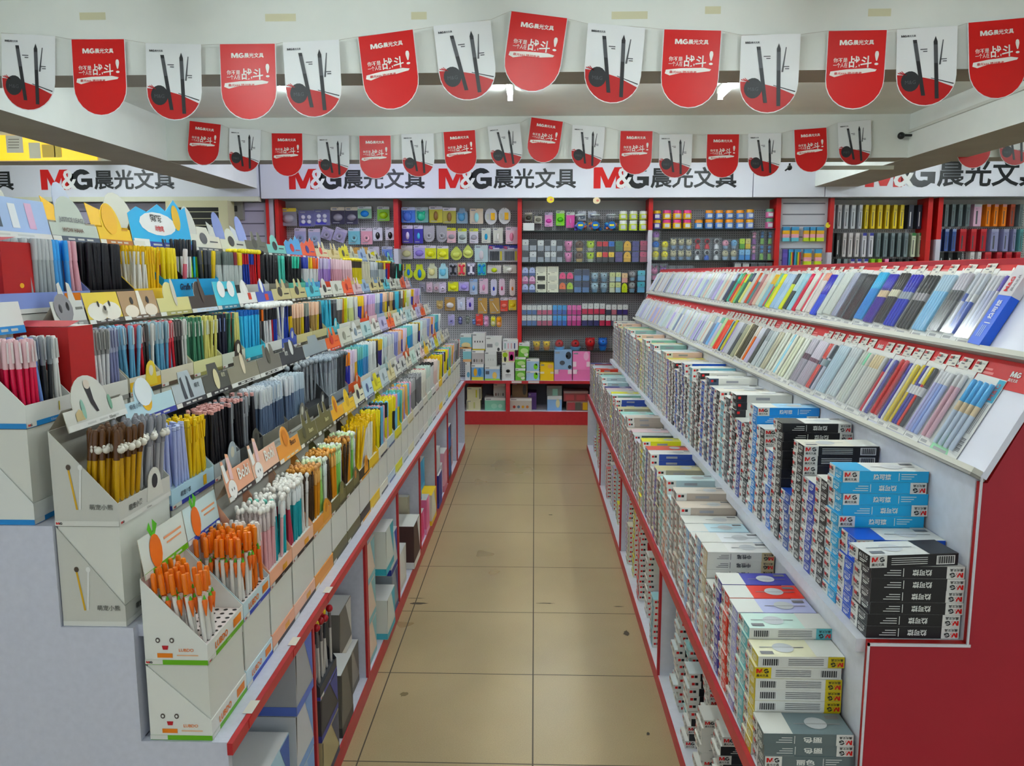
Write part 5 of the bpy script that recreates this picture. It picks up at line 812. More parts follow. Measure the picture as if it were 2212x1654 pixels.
Cc = [(1.536, 1.7, 'blue-striped white', dict(body='#e0e2de', stripe='#2f86c4', head='#e3e3df', shape='ell', hh=.11, near=True, pitch=.015, nx=5, inner='#dcdcd6', art=[('D', .42, .75, .19, .4, '#c43a4c'), ('t', '送', .4, .68, .3, '#f0e6e0'), ('t', '红包', .46, .46, .16, '#f0e6e0'), ('q', .02, .2, .1, .6, '#c8262c'), ('D', .1, .35, .05, .12, '#e0a43c')], lipart=[('q', .7, .72, .02, .04, '#c8b83c')], sideart=[('q', -.135, -.09, .03, .09, '#b81f28'), ('d', -.11, .055, .012, .014, '#d89c30')],
   pens=[(5, 'cap', '#d8405c', '#e6c4c8', '#e8e0e0', 'rosy red pen with clear cap'), (2, 'cap', '#7f9fdc', '#6f94e0', '#d8dce6', 'blue pen with clear cap'), (2, 'cap', '#33383c', '#8a9094', '#b0b4b8', 'charcoal pen with smoky cap'), (3, 'cap', '#dfe0dc', '#e6e6e4', '#d0d0cc', 'white printed pen')], gap=.02)),
 (1.81, 1.945, 'grey kitten', dict(body='#d6d5ce', stripe='#8a8a86', head='#cfcfca', shape='ears', hh=.09, near=True, pitch=.015, inner='#cfccc4', art=[('D', .35, .5, .28, .4, '#88868a'), ('D', .25, .5, .05, .12, '#2a2a2c'), ('D', .48, .55, .05, .12, '#2a2a2c'), ('q', .72, .95, .45, .52, '#77776f')], pens=[(3, 'cap', '#dedede', '#8f8f8d', '#a0a09c', 'white pen with grey cap'), (2, 'cap', '#8084a4', '#a0a4b8', '#8084a0', 'slate blue pen')], gap=.02)),
 (1.95, 2.12, 'yellow-lipped cream', dict(body='#d8d2bf', stripe='#4a4440', head='#e0c866', shape='rect', hback='#a08a74', hh=.08, near=True, pitch=.0155, lipart=[('q', 0, 1, .012, .036, '#d8b03c')], art=[('d', .3, .38, .28, .3, '#ece8dc'), ('d', .7, .38, .28, .3, '#ece8dc'), ('D', .36, .62, .03, .1, '#2a2420'), ('D', .68, .62, .03, .1, '#2a2420'), ('D', .52, .48, .035, .08, '#2a2420')], pens=[(4, 'cap', '#6fa4c0', '#8ab4cc', '#c4ccd0', 'dusty blue pen with grey cap'), (2, 'cap', '#c83c44', '#cf5058', '#c8a0a0', 'red pen'), (2, 'cap', '#33302e', '#4a4644', '#8a8684', 'black pen'), (1, 'cap', '#d8d8d4', '#dededa', '#c4c4c0', 'white pen')], gap=.02)),
 (2.12, 2.33, 'tan-headed cream', dict(body='#d6cfbc', stripe='#6a5a4c', head='#a88c6c', shape='rect', hback='#a08a74', hh=.08, pitch=.0155, art=[('p', [(.44, .15), (.6, .15), (.56, 1.0), (.48, 1.0)], '#ece6da'), ('d', .25, .3, .18, .22, '#e6dccc'), ('d', .78, .3, .18, .22, '#e6dccc'), ('D', .3, .66, .04, .13, '#2a2420'), ('D', .74, .66, .04, .13, '#2a2420')], pens=[(3, 'cap', '#6fa4c0', '#9ab4c0', '#c4ccd0', 'pen'), (1, 'cap', '#c83c44', '#cf5058', '#c8a0a0', 'pen'), (1, 'cap', '#6fa4c0', '#9ab4c0', '#c4ccd0', 'pen'), (1, 'cap', '#c83c44', '#cf5058', '#c8a0a0', 'pen'), (2, 'cap', '#33302e', '#4a4644', '#8a8684', 'pen'), (2, 'cap', '#d8d8d4', '#dededa', '#c4c4c0', 'pen')], gap=.02)),
 (2.33, 2.55, 'pale yellow foot', dict(body='#d8d6a8', stripe='#9a9664', head='#d4cd98', shape='ell', pitch=.0165, art=[('D', .55, .8, .06, .5, '#c8c4b8')], pens=[(4, 'knob', '#4f8468', '#578c70', '#dfe3d8', 'pen'), (4, 'knob', '#d8d288', '#dcd68f', '#e6ead8', 'pen')], gap=.02)),
 (2.55, 2.76, 'dark brown foot', dict(body='#cfd2c4', stripe='#3c3430', head='#40342e', shape='ell', pitch=.0165, inner='#3a3634', hstripe='#c8d4e0', art=[('D', .5, .85, .06, .5, '#55443a')], pens=[(3, 'knob', '#23273a', '#2a2e42', '#8fa0d0', 'pen'), (2, 'knob', '#3f6f5c', '#4a7a66', '#dfe3d8', 'pen'), (1, 'knob', '#d0584c', '#d8645a', '#e8d8d4', 'pen'), (2, 'knob', '#d8d48f', '#dcd89a', '#e6ead8', 'pen')], gap=.02)),
 (2.76, 2.97, 'cyan angry-eyed', dict(body='#5cc0d4', stripe='#3c7f94', head='#62c2d2', shape='rect', hh=.1, pitch=.018, tray='#8fd0dc', inner='#8fd0dc', art=[('D', .3, .72, .16, .3, '#f0f0ec'), ('D', .74, .72, .16, .3, '#f0f0ec'), ('p', [(.25, .6), (.38, .6), (.38, .8), (.25, .8)], '#1c1c1e'), ('p', [(.66, .6), (.79, .6), (.79, .8), (.66, .8)], '#1c1c1e')][:2] + [('t', '••', .52, .62, .12, '#1c1c1e')], pens=[(6, 'knob', '#56b4dc', '#2f66b0', '#4fa8d8', 'pen'), (1, 'knob', '#55504c', '#5c5854', '#55504c', 'pen')], gap=.05, tilt=(-.08, 0))),
 (2.97, 3.17, 'white bird', dict(body='#dedfdc', stripe='#5c5c5c', head='#e3e3de', shape='ell', hback='#8f8776', pitch=.018, art=[('q', .55, .72, .3, .6, '#c84a3c'), ('D', .42, .9, .1, .3, '#eeeeea')], pens=[(1, 'ball', '#3a3a3c', '#e8e8e4', '#e07a3c', 'pen'), (1, 'ball', '#dcdcdc', '#e8e8e4', '#3a3a3c', 'pen'), (2, 'ball', '#dcdcdc', '#e8e8e4', '#2c2c2e', 'pen'), (1, 'ball', '#b8343c', '#e8e8e4', '#2c2c2e', 'pen'), (2, 'ball', '#2f46a8', '#e8e8e4', '#2c2c2e', 'pen')], gap=.05)),
 (3.17, 3.37, 'blue bird', dict(body='#4a5fb8', stripe='#dcdce0', head='#4a5cb4', shape='ell', pitch=.018, art=[('q', .5, .7, .2, .5, '#c84a3c'), ('D', .42, .9, .08, .35, '#eeeeea')], pens=[(2, 'ball', '#dcdcdc', '#e8e8e4', '#e8e8e4', 'pen'), (2, 'ball', '#2f46a8', '#e8e8e4', '#2a3a80', 'pen'), (2, 'ball', '#e0c02c', '#e8e8e4', '#2c2c2e', 'pen')], gap=.05))]
restC = [('cream rabbit', '#d0c89c', '#4a4438', '#cdc396', 'ears', [(2, 'cap', '#b09464', '#ecc8b0', '#ecc8b0'), (2, 'cap', '#d8c02c', '#ecc8b0', '#ecc8b0'), (2, 'cap', '#3a3a5c', '#8a9088', '#a8b0a4')]), ('straw rabbit', '#ccc498', '#4a4438', '#c8bf90', 'ears', [(2, 'cap', '#b09464', '#ecc8b0', '#ecc8b0'), (1, 'cap', '#e0c81c', '#ecc8b0', '#e8c81c'), (2, 'cap', '#33304c', '#77807c', '#8ac0bc')]), ('aqua elephant', '#62bccc', '#3c6f7c', '#6cc2cf', 'ears', [(3, 'knob', '#5cb8d0', '#6cc4d8', '#4fa8c0'), (2, 'knob', '#5c5c60', '#77777a', '#5c5c60')]), ('white zebra', '#dcdcd4', '#3a3a3c', '#d8d8d0', 'ell', [(2, 'cap', '#6a6866', '#dcdcd8', '#3a3a3c'), (2, 'cap', '#a87432', '#b8843c', '#8a5c24'), (2, 'cap', '#d0d02c', '#dcdc44', '#4a2c6c')]), ('silver', '#cfd0c8', '#88887c', '#d3d4cc', 'rect', [(3, 'cap', '#cfd69c', '#dfe3d8', '#dfe3d8'), (2, 'cap', '#d8d8d4', '#e3e3e0', '#c8c8c4')]), ('orange boat', '#d8583c', '#b03c28', '#dc6a4c', 'wave', [(2, 'cap', '#3f44b0', '#e0c02c', '#e8e8e8'), (2, 'cap', '#e8a03c', '#e8c83c', '#e8883c'), (2, 'cap', '#d8b8d0', '#e0c8dc', '#c890b8')]), ('pink cat', '#dcc0c4', '#a87c84', '#dcc4c4', 'ears', [(4, 'cap', '#d8b0c8', '#c8b0dc', '#e0b8cc')]), ('blue grey', '#a8b8c8', '#55688a', '#9cb4cc', 'tab', [(3, 'cap', '#9aa8b8', '#d3d8dc', '#c8d0d8'), (2, 'cap', '#3f66b0', '#5c80c0', '#3f66b0')])]
Cc += fill('C', 3.37, .25, restC, 10)
Dd = [(1.6, 2.07, 'silver-headed blue', dict(body='#8a9ad0', stripe='#dcdcd8', head='#a8bcdc', shape='rect', hh=.1, hstripe='#dcdcd8', near=False, pitch=.017, inner='#a8b4dc', art=[('q', .55, .6, .25, .8, '#55606c'), ('q', .68, .74, .25, .85, '#e6e8ea'), ('q', .82, .88, .25, .9, '#d8b4cc')], lipart=[('q', .75, .9, .012, .044, '#e88a3c')], pens=[(7, None, '', '', '', ''), (3.4, 'marker', '#a8aeb0', '#b8bcbe', '#a0a4a6', 'pen'), (2, 'marker', '#5c9fd8', '#4f9cdc', '#5c9fd8', 'pen'), (1.5, 'marker', '#d8a8b0', '#dcb0b8', '#d8a8b0', 'pen')], gap=.03, nx=4)),
 (2.07, 2.3, 'black', dict(body='#33312f', stripe='#5c5a58', head='#bcc4ba', shape='big', hh=.1, hstripe='#4f5a6c', art=[('t', 'JUSTICE LEAGUE', .5, .5, .17, '#85898a'), ('t', 'WOW HAHA', .45, .26, .12, '#77594c')], pitch=.0175, nx=4, inner='#77797f', tray='#55575c', pens=[(8, 'marker', '#1f1f26', '#24242c', '#34343c', 'pen'), (2, None, '', '', '', '')], gap=.02)),
 (2.3, 2.49, 'bright yellow', dict(body='#ecc41c', stripe='#b07a2c', head='#edc21c', shape='big', hh=.1, hstripe='#a86c28', hback='#e8bf1c', inner='#ecc830', tray='#ecc830', pitch=.017, nx=4, art=[('D', .42, .75, .22, .45, '#f0b81c'), ('q', .72, .92, .45, .5, '#c89420')], pens=[(5, 'knob', '#e6e4dc', '#ecc41c', '#ecc41c', 'pen'), (4, 'knob', '#eec01c', '#f0c420', '#e8b814', 'pen')], gap=.02)),
 (2.49, 2.93, 'sky blue giraffe', dict(body='#3c9ccc', stripe='#3c50a8', head='#4aaee0', shape='wave', hh=.13, hstripe='#3a48a0', inner='#6c9cb0', tray='#8fb4c4', lip=.075, art=[('d', .45, .62, .3, .3, '#eef2f2'), ('t', '超好玩', .42, .66, .2, '#2a2a2c'), ('t', '动物笔', .45, .42, .16, '#c84a4c'), ('D', .78, .85, .07, .35, '#e0b83c'), ('q', .02, .25, .02, .2, '#e8e8e6')], lipart=[('t', 'Giraffe Pen', .4, .038, .022, '#1f2f4c')], pens=[(3, 'marker', '#dcc44c', '#e0cc5c', '#d8c04c', 'pen'), (2, 'marker', '#c86c7c', '#d8d0d0', '#c86c7c', 'pen'), (3, None, '', '', '', ''), (2, 'marker', '#33373c', '#4a4e54', '#33373c', 'pen'), (1, 'marker', '#dcb83c', '#e0c44c', '#dcb83c', 'pen')], nx=3, pitch=.03, gap=.05))]
restD = [('white clip-headed', '#3c3e42', '#55585c', '#dddcd0', 'tab', [(6, 'marker', '#b9c0be', '#66706c', '#66706c'), (1, 'marker', '#b9c0be', '#803038', '#803038'), (2, 'marker', '#b9c0be', '#d8c02c', '#d8c02c')]), ('black bead', '#c9cac6', '#3a3a3c', '#d3d6cc', 'ell', [(2, 'ball', '#3048a8', '#e0d02c', '#b8343c'), (2, 'ball', '#b8323c', '#e0d02c', '#3048a8'), (2, 'ball', '#c8282c', '#e0d02c', '#c8282c'), (2, 'ball', '#2a2c30', '#2a2a2c', '#2a2c30')]), ('olive penguin', '#8a887a', '#55534a', '#6f6f62', 'ears', [(3, 'cap', '#2a2c30', '#2a2c30', '#3a3c40'), (2, 'knob', '#6cc8b8', '#78d0c0', '#6cc8b8')]), ('green and black', '#6cc0ac', '#2c2c2e', '#88c8c0', 'ell', [(2, 'cap', '#2a2c2e', '#2a2c2e', '#88c83c'), (2, 'cap', '#2a2c2e', '#55c4a8', '#55c4a8'), (2, 'cap', '#2a2c2e', '#2a2c2e', '#98d048')]), ('blue rocket', '#5c9cd0', '#c83c30', '#5ca0d4', 'wave', [(1, 'cap', '#dcdcdc', '#3a4cb0', '#3a4cb0'), (1, 'cap', '#dcdcdc', '#e0c02c', '#e0c02c'), (1, 'cap', '#dcdcdc', '#e0702c', '#e0702c')]), ('red rocket', '#d8563c', '#3a3a90', '#dc6040', 'wave', [(3, 'cap', '#a88cc8', '#c8c0d8', '#a88cc8'), (1, 'cap', '#8a6cb8', '#b09cd0', '#8a6cb8')]), ('pale cat', '#d0c8a8', '#c84a40', '#d0c8a8', 'ears', [(5, 'cap', '#d0a0ac', '#dcc0c8', '#c88898')]), ('straw cat', '#c8b888', '#a89460', '#cdbf94', 'ears', [(4, 'cap', '#d8b4bc', '#e0c8cc', '#c89ca4')]), ('lemon star', '#d8d028', '#4a4438', '#d6ce30', 'wave', [(4, 'ball', '#d0c028', '#e0d030', '#4a4038')]), ('silver clip', '#c8c8b8', '#88887a', '#c4c4b0', 'ell', [(4, 'knob', '#d0ccb8', '#c0bca8', '#a8a490')]), ('pale blue wing', '#88a8d0', '#4a66a0', '#a8bcd8', 'wave', [(4, 'cap', '#a0a8b0', '#c8ccd0', '#88909c')])]
Dd += fill('D', 2.93, .28, restD, 5)
for k, T_ in (('B', B), ('A', A), ('C', Cc), ('D', Dd)):
    for i, (y0, y1, what, s) in enumerate(T_):
        far = y0 > 3.9
        open_carton(k, y0, y1, what, s, i+1, far); closed_carton(k, y0, y1, what, s, i+1, far)
# black tray of white and green pens standing in front of the giraffe carton
s = dict(body='#232325', stripe='#55585a', head='#26262a', shape='rect', hh=.02, inner='#2a2a2c', tray='#33353a', pitch=.02, nx=3, lip=.045, lipart=[('t', "WORLD'S HERO", .55, .024, .012, '#dcdcdc')], pens=[(5, 'cap', '#dcdcda', '#26262a', '#c8c8c8', 'pen'), (1, 'cap', '#8fd02c', '#26262a', '#8fd02c', 'pen'), (1, 'cap', '#3fb0d0', '#26262a', '#3fb0d0', 'pen'), (1, 'cap', '#8fd02c', '#26262a', '#8fd02c', 'pen')], gap=.05)
zg = TIER['D'][1]+TIER['D'][2]+.001+.034
Tsave = TIER['D']; TIER['D'] = (-1.21, Tsave[1], Tsave[2]); o = open_carton('D', 2.68, 2.84, 'small black raised', s, 20, zadd=zg); TIER['D'] = Tsave
# red gift boxes
def giftbox(x0, x1, y0, y1, z0, z1, label):
    b = MB(); r_ = M('#b01f30', .45); b.box(x0, x1, y0, y1, z0, z1, r_, zp=M('#d8d2cc', .5)); o = tag(b.obj('gift_box'), label, 'box')
    b = MB(); b.add([(x0, y0, z1+.001), (x1, y0, z1+.001), (x1, (y0+y1)/2, z1+.012), (x0, (y0+y1)/2, z1+.012)], [(0, 1, 2, 3)], r_); b.obj('lid_flap', o)
    b = MB(); b.disc((x1+.0006, 0, 0), Y, Z, y0+(y1-y0)*.55, z0+.03, .008, .006, M('#e0b050', .4)); b.obj('sticker', o)
zc = TIER['C'][1]+.0006
giftbox(-1.165, -1.04, 1.706, 1.804, zc, zc+.40, 'tall red gift box beside the snowy white pens on the third tier')
zdk = TIER['D'][1]+TIER['D'][2]+.036
giftbox(-1.275, -1.20, 1.74, 1.855, zdk, zdk+.13, 'red gift box in the end carton of the top tier')
# rows on the far side of the gondola: only the backs of their headers show over the top
for i, (y0, y1, c_, e_) in enumerate([(1.9, 2.35, '#e8bd1c', '#c9c9c0'), (2.4, 2.62, '#e3b81c', '#b4bccc'), (2.64, 3.05, '#e6bb1c', '#cfcfc4'), (3.3, 3.55, '#cfcfc8', '#d3d3cc'), (3.62, 3.86, '#d6d6d0', '#8f9cd0'), (3.9, 4.15, '#d0d4dc', '#9aa6d8')]):
    b = MB(); w = y1-y0; b.box(-1.60, -1.465, y0, y1, 1.36, 1.70, M('#c9c8c0', .5)); o = tag(b.obj('display_carton'), f'carton seen from behind over the gondola top, {od(i+1)} of its row', 'display carton', 'cartons on the far side of the gondola')
    b = MB(); vv = Vector((-.25, 0, 1)).normalized(); b.prism((-1.47, y0, 1.7), Y, vv, [(0, 0), (w, 0), (w, .11), (0, .2)], .0016, M(c_, .45), M(c_, .45)); b.obj('header_card', o)
    b = MB(); b.disc((-1.468, y0, 1.7), Y, vv, w*.5, .16, w*.24, .095, M(e_, .5), 20); b.prism((-1.469, y0, 1.7), Y, vv, arcpts(w*.5, .16, w*.24, .095, 0, 342, 19), .0012, M(e_, .5)); b.obj('header_disc', o)
# cartons in the open compartments below
LC = [(1.56, 1.74, .07, .235, -.72, '#dcdcda', '#e0703c', 'white carton with an orange corner, near end of the lower shelf'), (1.57, 1.74, .2365, .40, -.72, '#d8dad6', '#e8e6e0', 'white carton on the orange-cornered one, near end of lower shelf'), (1.78, 1.95, .07, .25, -.70, '#b4cde0', '#6f8fc0', 'light blue carton at the bottom of the first compartment'), (1.78, 1.95, .2515, .42, -.70, '#b8d4e4', '#4a66b0', 'light blue carton on another one, first compartment'), (1.98, 2.14, .07, .26, -.69, '#a8c0dc', '#88a8d8', 'pale blue carton against the first divider'), (1.98, 2.14, .2615, .445, -.69, '#c8cace', '#7f9fd0', 'whitish carton with blue folds against the first divider'), (1.98, 2.14, .4465, .625, -.685, '#a3a4a8', '#5f74c0', 'grey carton with a blue band, topmost against the first divider'),
 (2.2, 2.4, .07, .225, -.683, '#a89c7c', '#4a5068', 'sepia landscape carton at the foot of the second compartment'), (2.2, 2.4, .2265, .365, -.683, '#3f3c40', '#3f4490', 'dark smoky carton under the ball-pen carton'), (2.47, 2.63, .07, .30, -.69, '#6a665f', '#3a3836', 'dark taupe carton in the second compartment'), (2.66, 2.86, .07, .24, -.72, '#8f8a82', '#6a6660', 'grey taupe carton at the divider, second compartment'), (2.66, 2.84, .2415, .43, -.74, '#77736c', '#cfccc4', 'tall taupe carton at the back of the second compartment'),
 (2.93, 3.11, .07, .24, -.70, '#dcc8b8', '#8fb8bc', 'peach carton, lowest of three in the third compartment'), (2.93, 3.11, .2415, .41, -.70, '#dcc8b8', '#8fb8bc', 'peach carton, middle of three in the third compartment'), (2.93, 3.11, .4115, .58, -.70, '#dcc8b8', '#8fb8bc', 'peach carton, topmost of three in the third compartment'), (3.2, 3.38, .07, .25, -.67, '#d8dcd6', '#5fb0c0', 'white carton with a teal band, lower third compartment'), (3.2, 3.38, .2515, .36, -.78, '#a8c4e0', '#88a8d0', 'pale blue carton between two teal-banded ones'), (3.2, 3.38, .3615, .56, -.67, '#d3d8d2', '#4fa8b8', 'white carton with a teal band, upper third compartment'), (3.42, 3.58, .07, .27, -.69, '#8f959c', '#4a5080', 'grey carton at the end of the third compartment'), (3.42, 3.58, .2715, .46, -.69, '#cfd2d0', '#33409c', 'white carton with a navy band, third compartment'),
 (3.68, 3.88, .07, .27, -.70, '#dcdcd8', '#c8c8c4', 'plain white carton in the fourth compartment'), (4.02, 4.24, .07, .31, -.68, '#4f3430', '#dcdcd8', 'dark brown carton with a white lid, fourth compartment'), (4.27, 4.32, .07, .4, -.75, '#cfc8b0', '#b8b094', 'narrow cream carton against the fourth divider'),
 (4.4, 4.55, .07, .25, -.70, '#d8487c', '#e87aa8', 'hot pink carton in the fifth compartment'), (4.58, 4.72, .07, .29, -.69, '#e07aa0', '#f0a8c4', 'pink carton in the fifth compartment'), (4.75, 4.98, .07, .27, -.68, '#dcd8cc', '#e8c83c', 'white carton with a yellow lid, fifth compartment'), (4.42, 4.6, .2915, .38, -.72, '#5fb0d0', '#4a98c0', 'teal blue carton lying on the pink ones'), (4.42, 4.6, .3815, .56, -.70, '#3f94c0', '#5fb0d0', 'bright blue carton on top of the pink and teal ones'),
 (5.12, 5.3, .07, .3, -.68, '#33348c', '#44469c', 'indigo carton in the sixth compartment'), (5.34, 5.5, .07, .3, -.70, '#d8d4d8', '#b8b4bc', 'white carton in the sixth compartment'), (5.12, 5.3, .3015, .47, -.69, '#d0d4da', '#b0b8c4', 'pale carton on the indigo one'), (5.52, 5.72, .07, .36, -.69, '#e0a8b8', '#c87c90', 'rose carton in the sixth compartment'), (5.82, 6.02, .07, .28, -.69, '#3a6cb4', '#26303c', 'blue carton, lower of two in the seventh compartment'), (5.82, 6.02, .2815, .49, -.69, '#3a70bc', '#26303c', 'blue carton, upper of two in the seventh compartment'), (6.1, 6.4, .07, .3, -.72, '#dcc4cc', '#c8a8b4', 'pale pink carton in the seventh compartment'), (6.6, 6.9, .07, .5, -.72, '#d3d0dc', '#b8b4c8', 'pale wrapped carton in the last compartment')]
for y0, y1, z0, z1, xf, c_, c2, lb in LC:
    xf += .035
    b = MB(); m = M(c_, .5); b.box(xf-.16, xf, y0, y1, z0+.0006, z1, m, zp=M('#c9c9c8', .5) if 'lid' not in lb else M(c2, .5)); q = M(c2, .45)
    b.quad((0, y0-.0008, 0), X, Z, xf-.16, xf, z0+.002, z0+(z1-z0)*.16, q); b.quad((xf+.0008, 0, 0), Y, Z, y0, y1, z0+.002, z0+(z1-z0)*.16, q)
    b.add([(xf+.0006, y0+.012, z1-.004), (xf+.0006, y0+.004, z1-.004), (xf+.0006, y0+.004, z0+(z1-z0)*.3)], [(0, 1, 2)], M('#33312f', .7)); b.add([(xf+.0007, y1-.004, z0+(z1-z0)*.2), (xf+.0007, y1-.002, z1-.004), (xf+.0007, y0+(y1-y0)*.55, z1-.004)], [(0, 1, 2)], q)
    tag(b.obj('stored_carton'), lb, 'carton')
# dark carton of red and yellow ball pens
s = dict(body='#33353c', stripe='#44489c', head='#33353a', shape='rect', hh=.02, inner='#44464c', tray='#44464c', pitch=.02, nx=5, near=False, pens=[(1, 'ball', '#cfcac6', '#b02038', '#6a6668', 'pen'), (1, 'ball', '#cfcac6', '#dcc02c', '#6a6668', 'pen'), (1, 'ball', '#cfcac6', '#a81f34', '#6a6668', 'pen'), (1, 'ball', '#cfcac6', '#b02038', '#44464c', 'pen'), (1, 'ball', '#cfcac6', '#dcc02c', '#6a6668', 'pen'), (1, 'ball', '#cfcac6', '#b02038', '#6a6668', 'pen')], gap=.2)
Tsave = TIER['A']; TIER['A'] = (-.648, .2, .05)
o = open_carton('A', 2.2, 2.4, 'dark ball-topped', dict(s, lip=.04), 19, zadd=.366); TIER['A'] = Tsave
o['label'] = 'open dark carton of red and yellow ball-topped pens under the deck'
STUFF_PENS.T = None
o = STUFF_PENS.obj('gel_pens'); o['kind'] = 'stuff'; o['label'] = 'the many smaller pens standing in the farther cartons of the gondola'; o['category'] = 'pens'
# ------------------------------------------------------------------ the pen-box gondola with sloping racks
RY0, RY1, RF = 1.60, 7.25, .505
D1, D2, XR = .535, .872, .722
S62 = Vector((math.cos(math.radians(62)), 0, math.sin(math.radians(62))))
LO, UP = Vector((.926, 0, 1.239)), Vector((1.045, 0, 1.473))
LOL, UPL = .262, .25
t = empty('display_gondola', (1.2, RY0, 0)); tag(t, 'red ended stepped gondola with boxed pens below two sloping racks', 'display stand')
def rp(n, *a, mat=PALE, **k): b = MB(); b.box(a[0]-1.2, a[1]-1.2, a[2]-RY0, a[3]-RY0, a[4], a[5], mat, **k); return b.obj(n, t)
lt, ut = LO+S62*LOL, UP+S62*UPL
endp = [(RF, 0), (RF, D1), (XR, D1), (XR, D2), (.93, D2), (.93, 1.226), (.942, 1.226), (lt.x+.016, lt.z), (UP.x+.016, UP.z-.006), (ut.x+.016, ut.z-.006), (1.26, ut.z), (1.9, D2), (1.9, 0)]
for y, nm in ((RY0, 'end_panel'), (RY1-.018, 'end_panel')):
    b = MB(); b.prism((-1.2, y-RY0, 0), X, Z, endp, .018, ENDRED if y == RY0 else PALE, M('#a8202a', .5)); b.obj(nm, t)
rp('edge_trim', XR-.004, .934, RY0-.004, RY0, D2-.006, D2, mat=M('#d9d9df', .5)); rp('edge_trim', .926, .93, RY0-.004, RY0, D2, 1.239, mat=M('#d9d9df', .5)); rp('edge_trim', XR-.004, XR, RY0-.004, RY0, D1, D2, mat=M('#d9d9df', .5))
ya, yb = RY0+.019, RY1-.019
rp('front_edge', RF-.004, RF+.008, RY0-.003, RY1, D1-.04, D1, mat=SHELF_RED)
rp('deck', RF+.009, XR-.001, ya, yb, D1-.04, D1-.0005); rp('deck', XR-.02, .928, ya, yb, D2-.03, D2-.0005)
rp('riser', XR-.0005, XR+.014, ya, yb, D1, D2-.031); rp('riser', .928, .943, ya, yb, D2, 1.235)
rp('bottom_board', RF, 1.1, ya, yb, .03, .05); rp('kick_board', RF-.004, RF, RY0, RY1, 0, .05, mat=SHELF_RED); rp('back_board', 1.1, 1.115, ya, yb, 0, D1-.045)
RDIV = [2.975, 4.40, 5.82]
for y in RDIV: rp('divider', RF+.006, 1.099, y-.008, y+.008, .0505, D1-.0405); rp('divider_edge', RF-.004, RF+.006, y-.009, y+.009, .0505, D1-.0405, mat=SHELF_RED)
N62 = Vector((-S62.z, 0, S62.x))           # outward, toward the aisle and up
RACKW = M('#dfe0ea', .35); CREAM = M('#cdccc2', .5)
for nm, o_, ln in (('lower', LO, LOL), ('upper', UP, UPL)):
    b = MB(); q = lambda y, s, n: o_+S62*s+N62*n+Vector((-1.2, y-RY0, 0))
    def slab(y0, y1, s0, s1, n0, n1, mat):
        v = [q(y, s, n) for y in (y0, y1) for s in (s0, s1) for n in (n0, n1)]
        b.add(v, [(0,1,3,2),(4,6,7,5),(0,4,5,1),(2,3,7,6),(0,2,6,4),(1,5,7,3)], mat)
    slab(RY0-.002, RY1, 0, ln, -.013, 0, RACKW); r = b.obj('sloping_rack', t); HS = None
    b = MB(); slab(RY0, RY1, 0, .012, .0005, .022, CREAM); slab(RY0, RY1, -.006, -.0005, -.012, .022, M('#8d8c86', .5)); b.obj('lip', r)
    b = MB(); slab(RY0, RY1, ln-.07, ln-.0005, .0006, .0016, RED); u_ = Vector((0, -1, 0))
    for k in range(int((RY1-RY0)/.11)):
        y = RY0+.06+k*.11
        if k % 2 == 0: b.logo(q(y+.04, ln-.04, .0022), u_, S62, 0, 0, .013, WHITE, WHITE, None, 'below', cnm=WHITE) if k < 10 else b.quad(q(y+.04, ln-.04, .0022), u_, S62, 0, .03, 0, .013, WHITE)
        else: b.quad(q(y+.04, ln-.045, .0022), u_, S62, 0, .05, 0, .006, M('#d88a88', .5)); b.quad(q(y+.04, ln-.035, .0022), u_, S62, 0, .04, 0, .005, M('#d88a88', .5))
    b.obj('header_strip', r)
rp('top_board', ut.x-.01, 1.27, RY0, RY1, ut.z-.02, ut.z-.001, mat=M('#b8444c', .5)); rp('back_panel', 1.25, 1.265, ya, yb, D2, ut.z-.021); 
rp('underside', LO.x+.012, lt.x+.06, RY0+.019, RY1-.019, 1.20, 1.212) if 0 else None
UV = Vector((0, -1, 0))    # letters on the racks and box ends run toward the camera
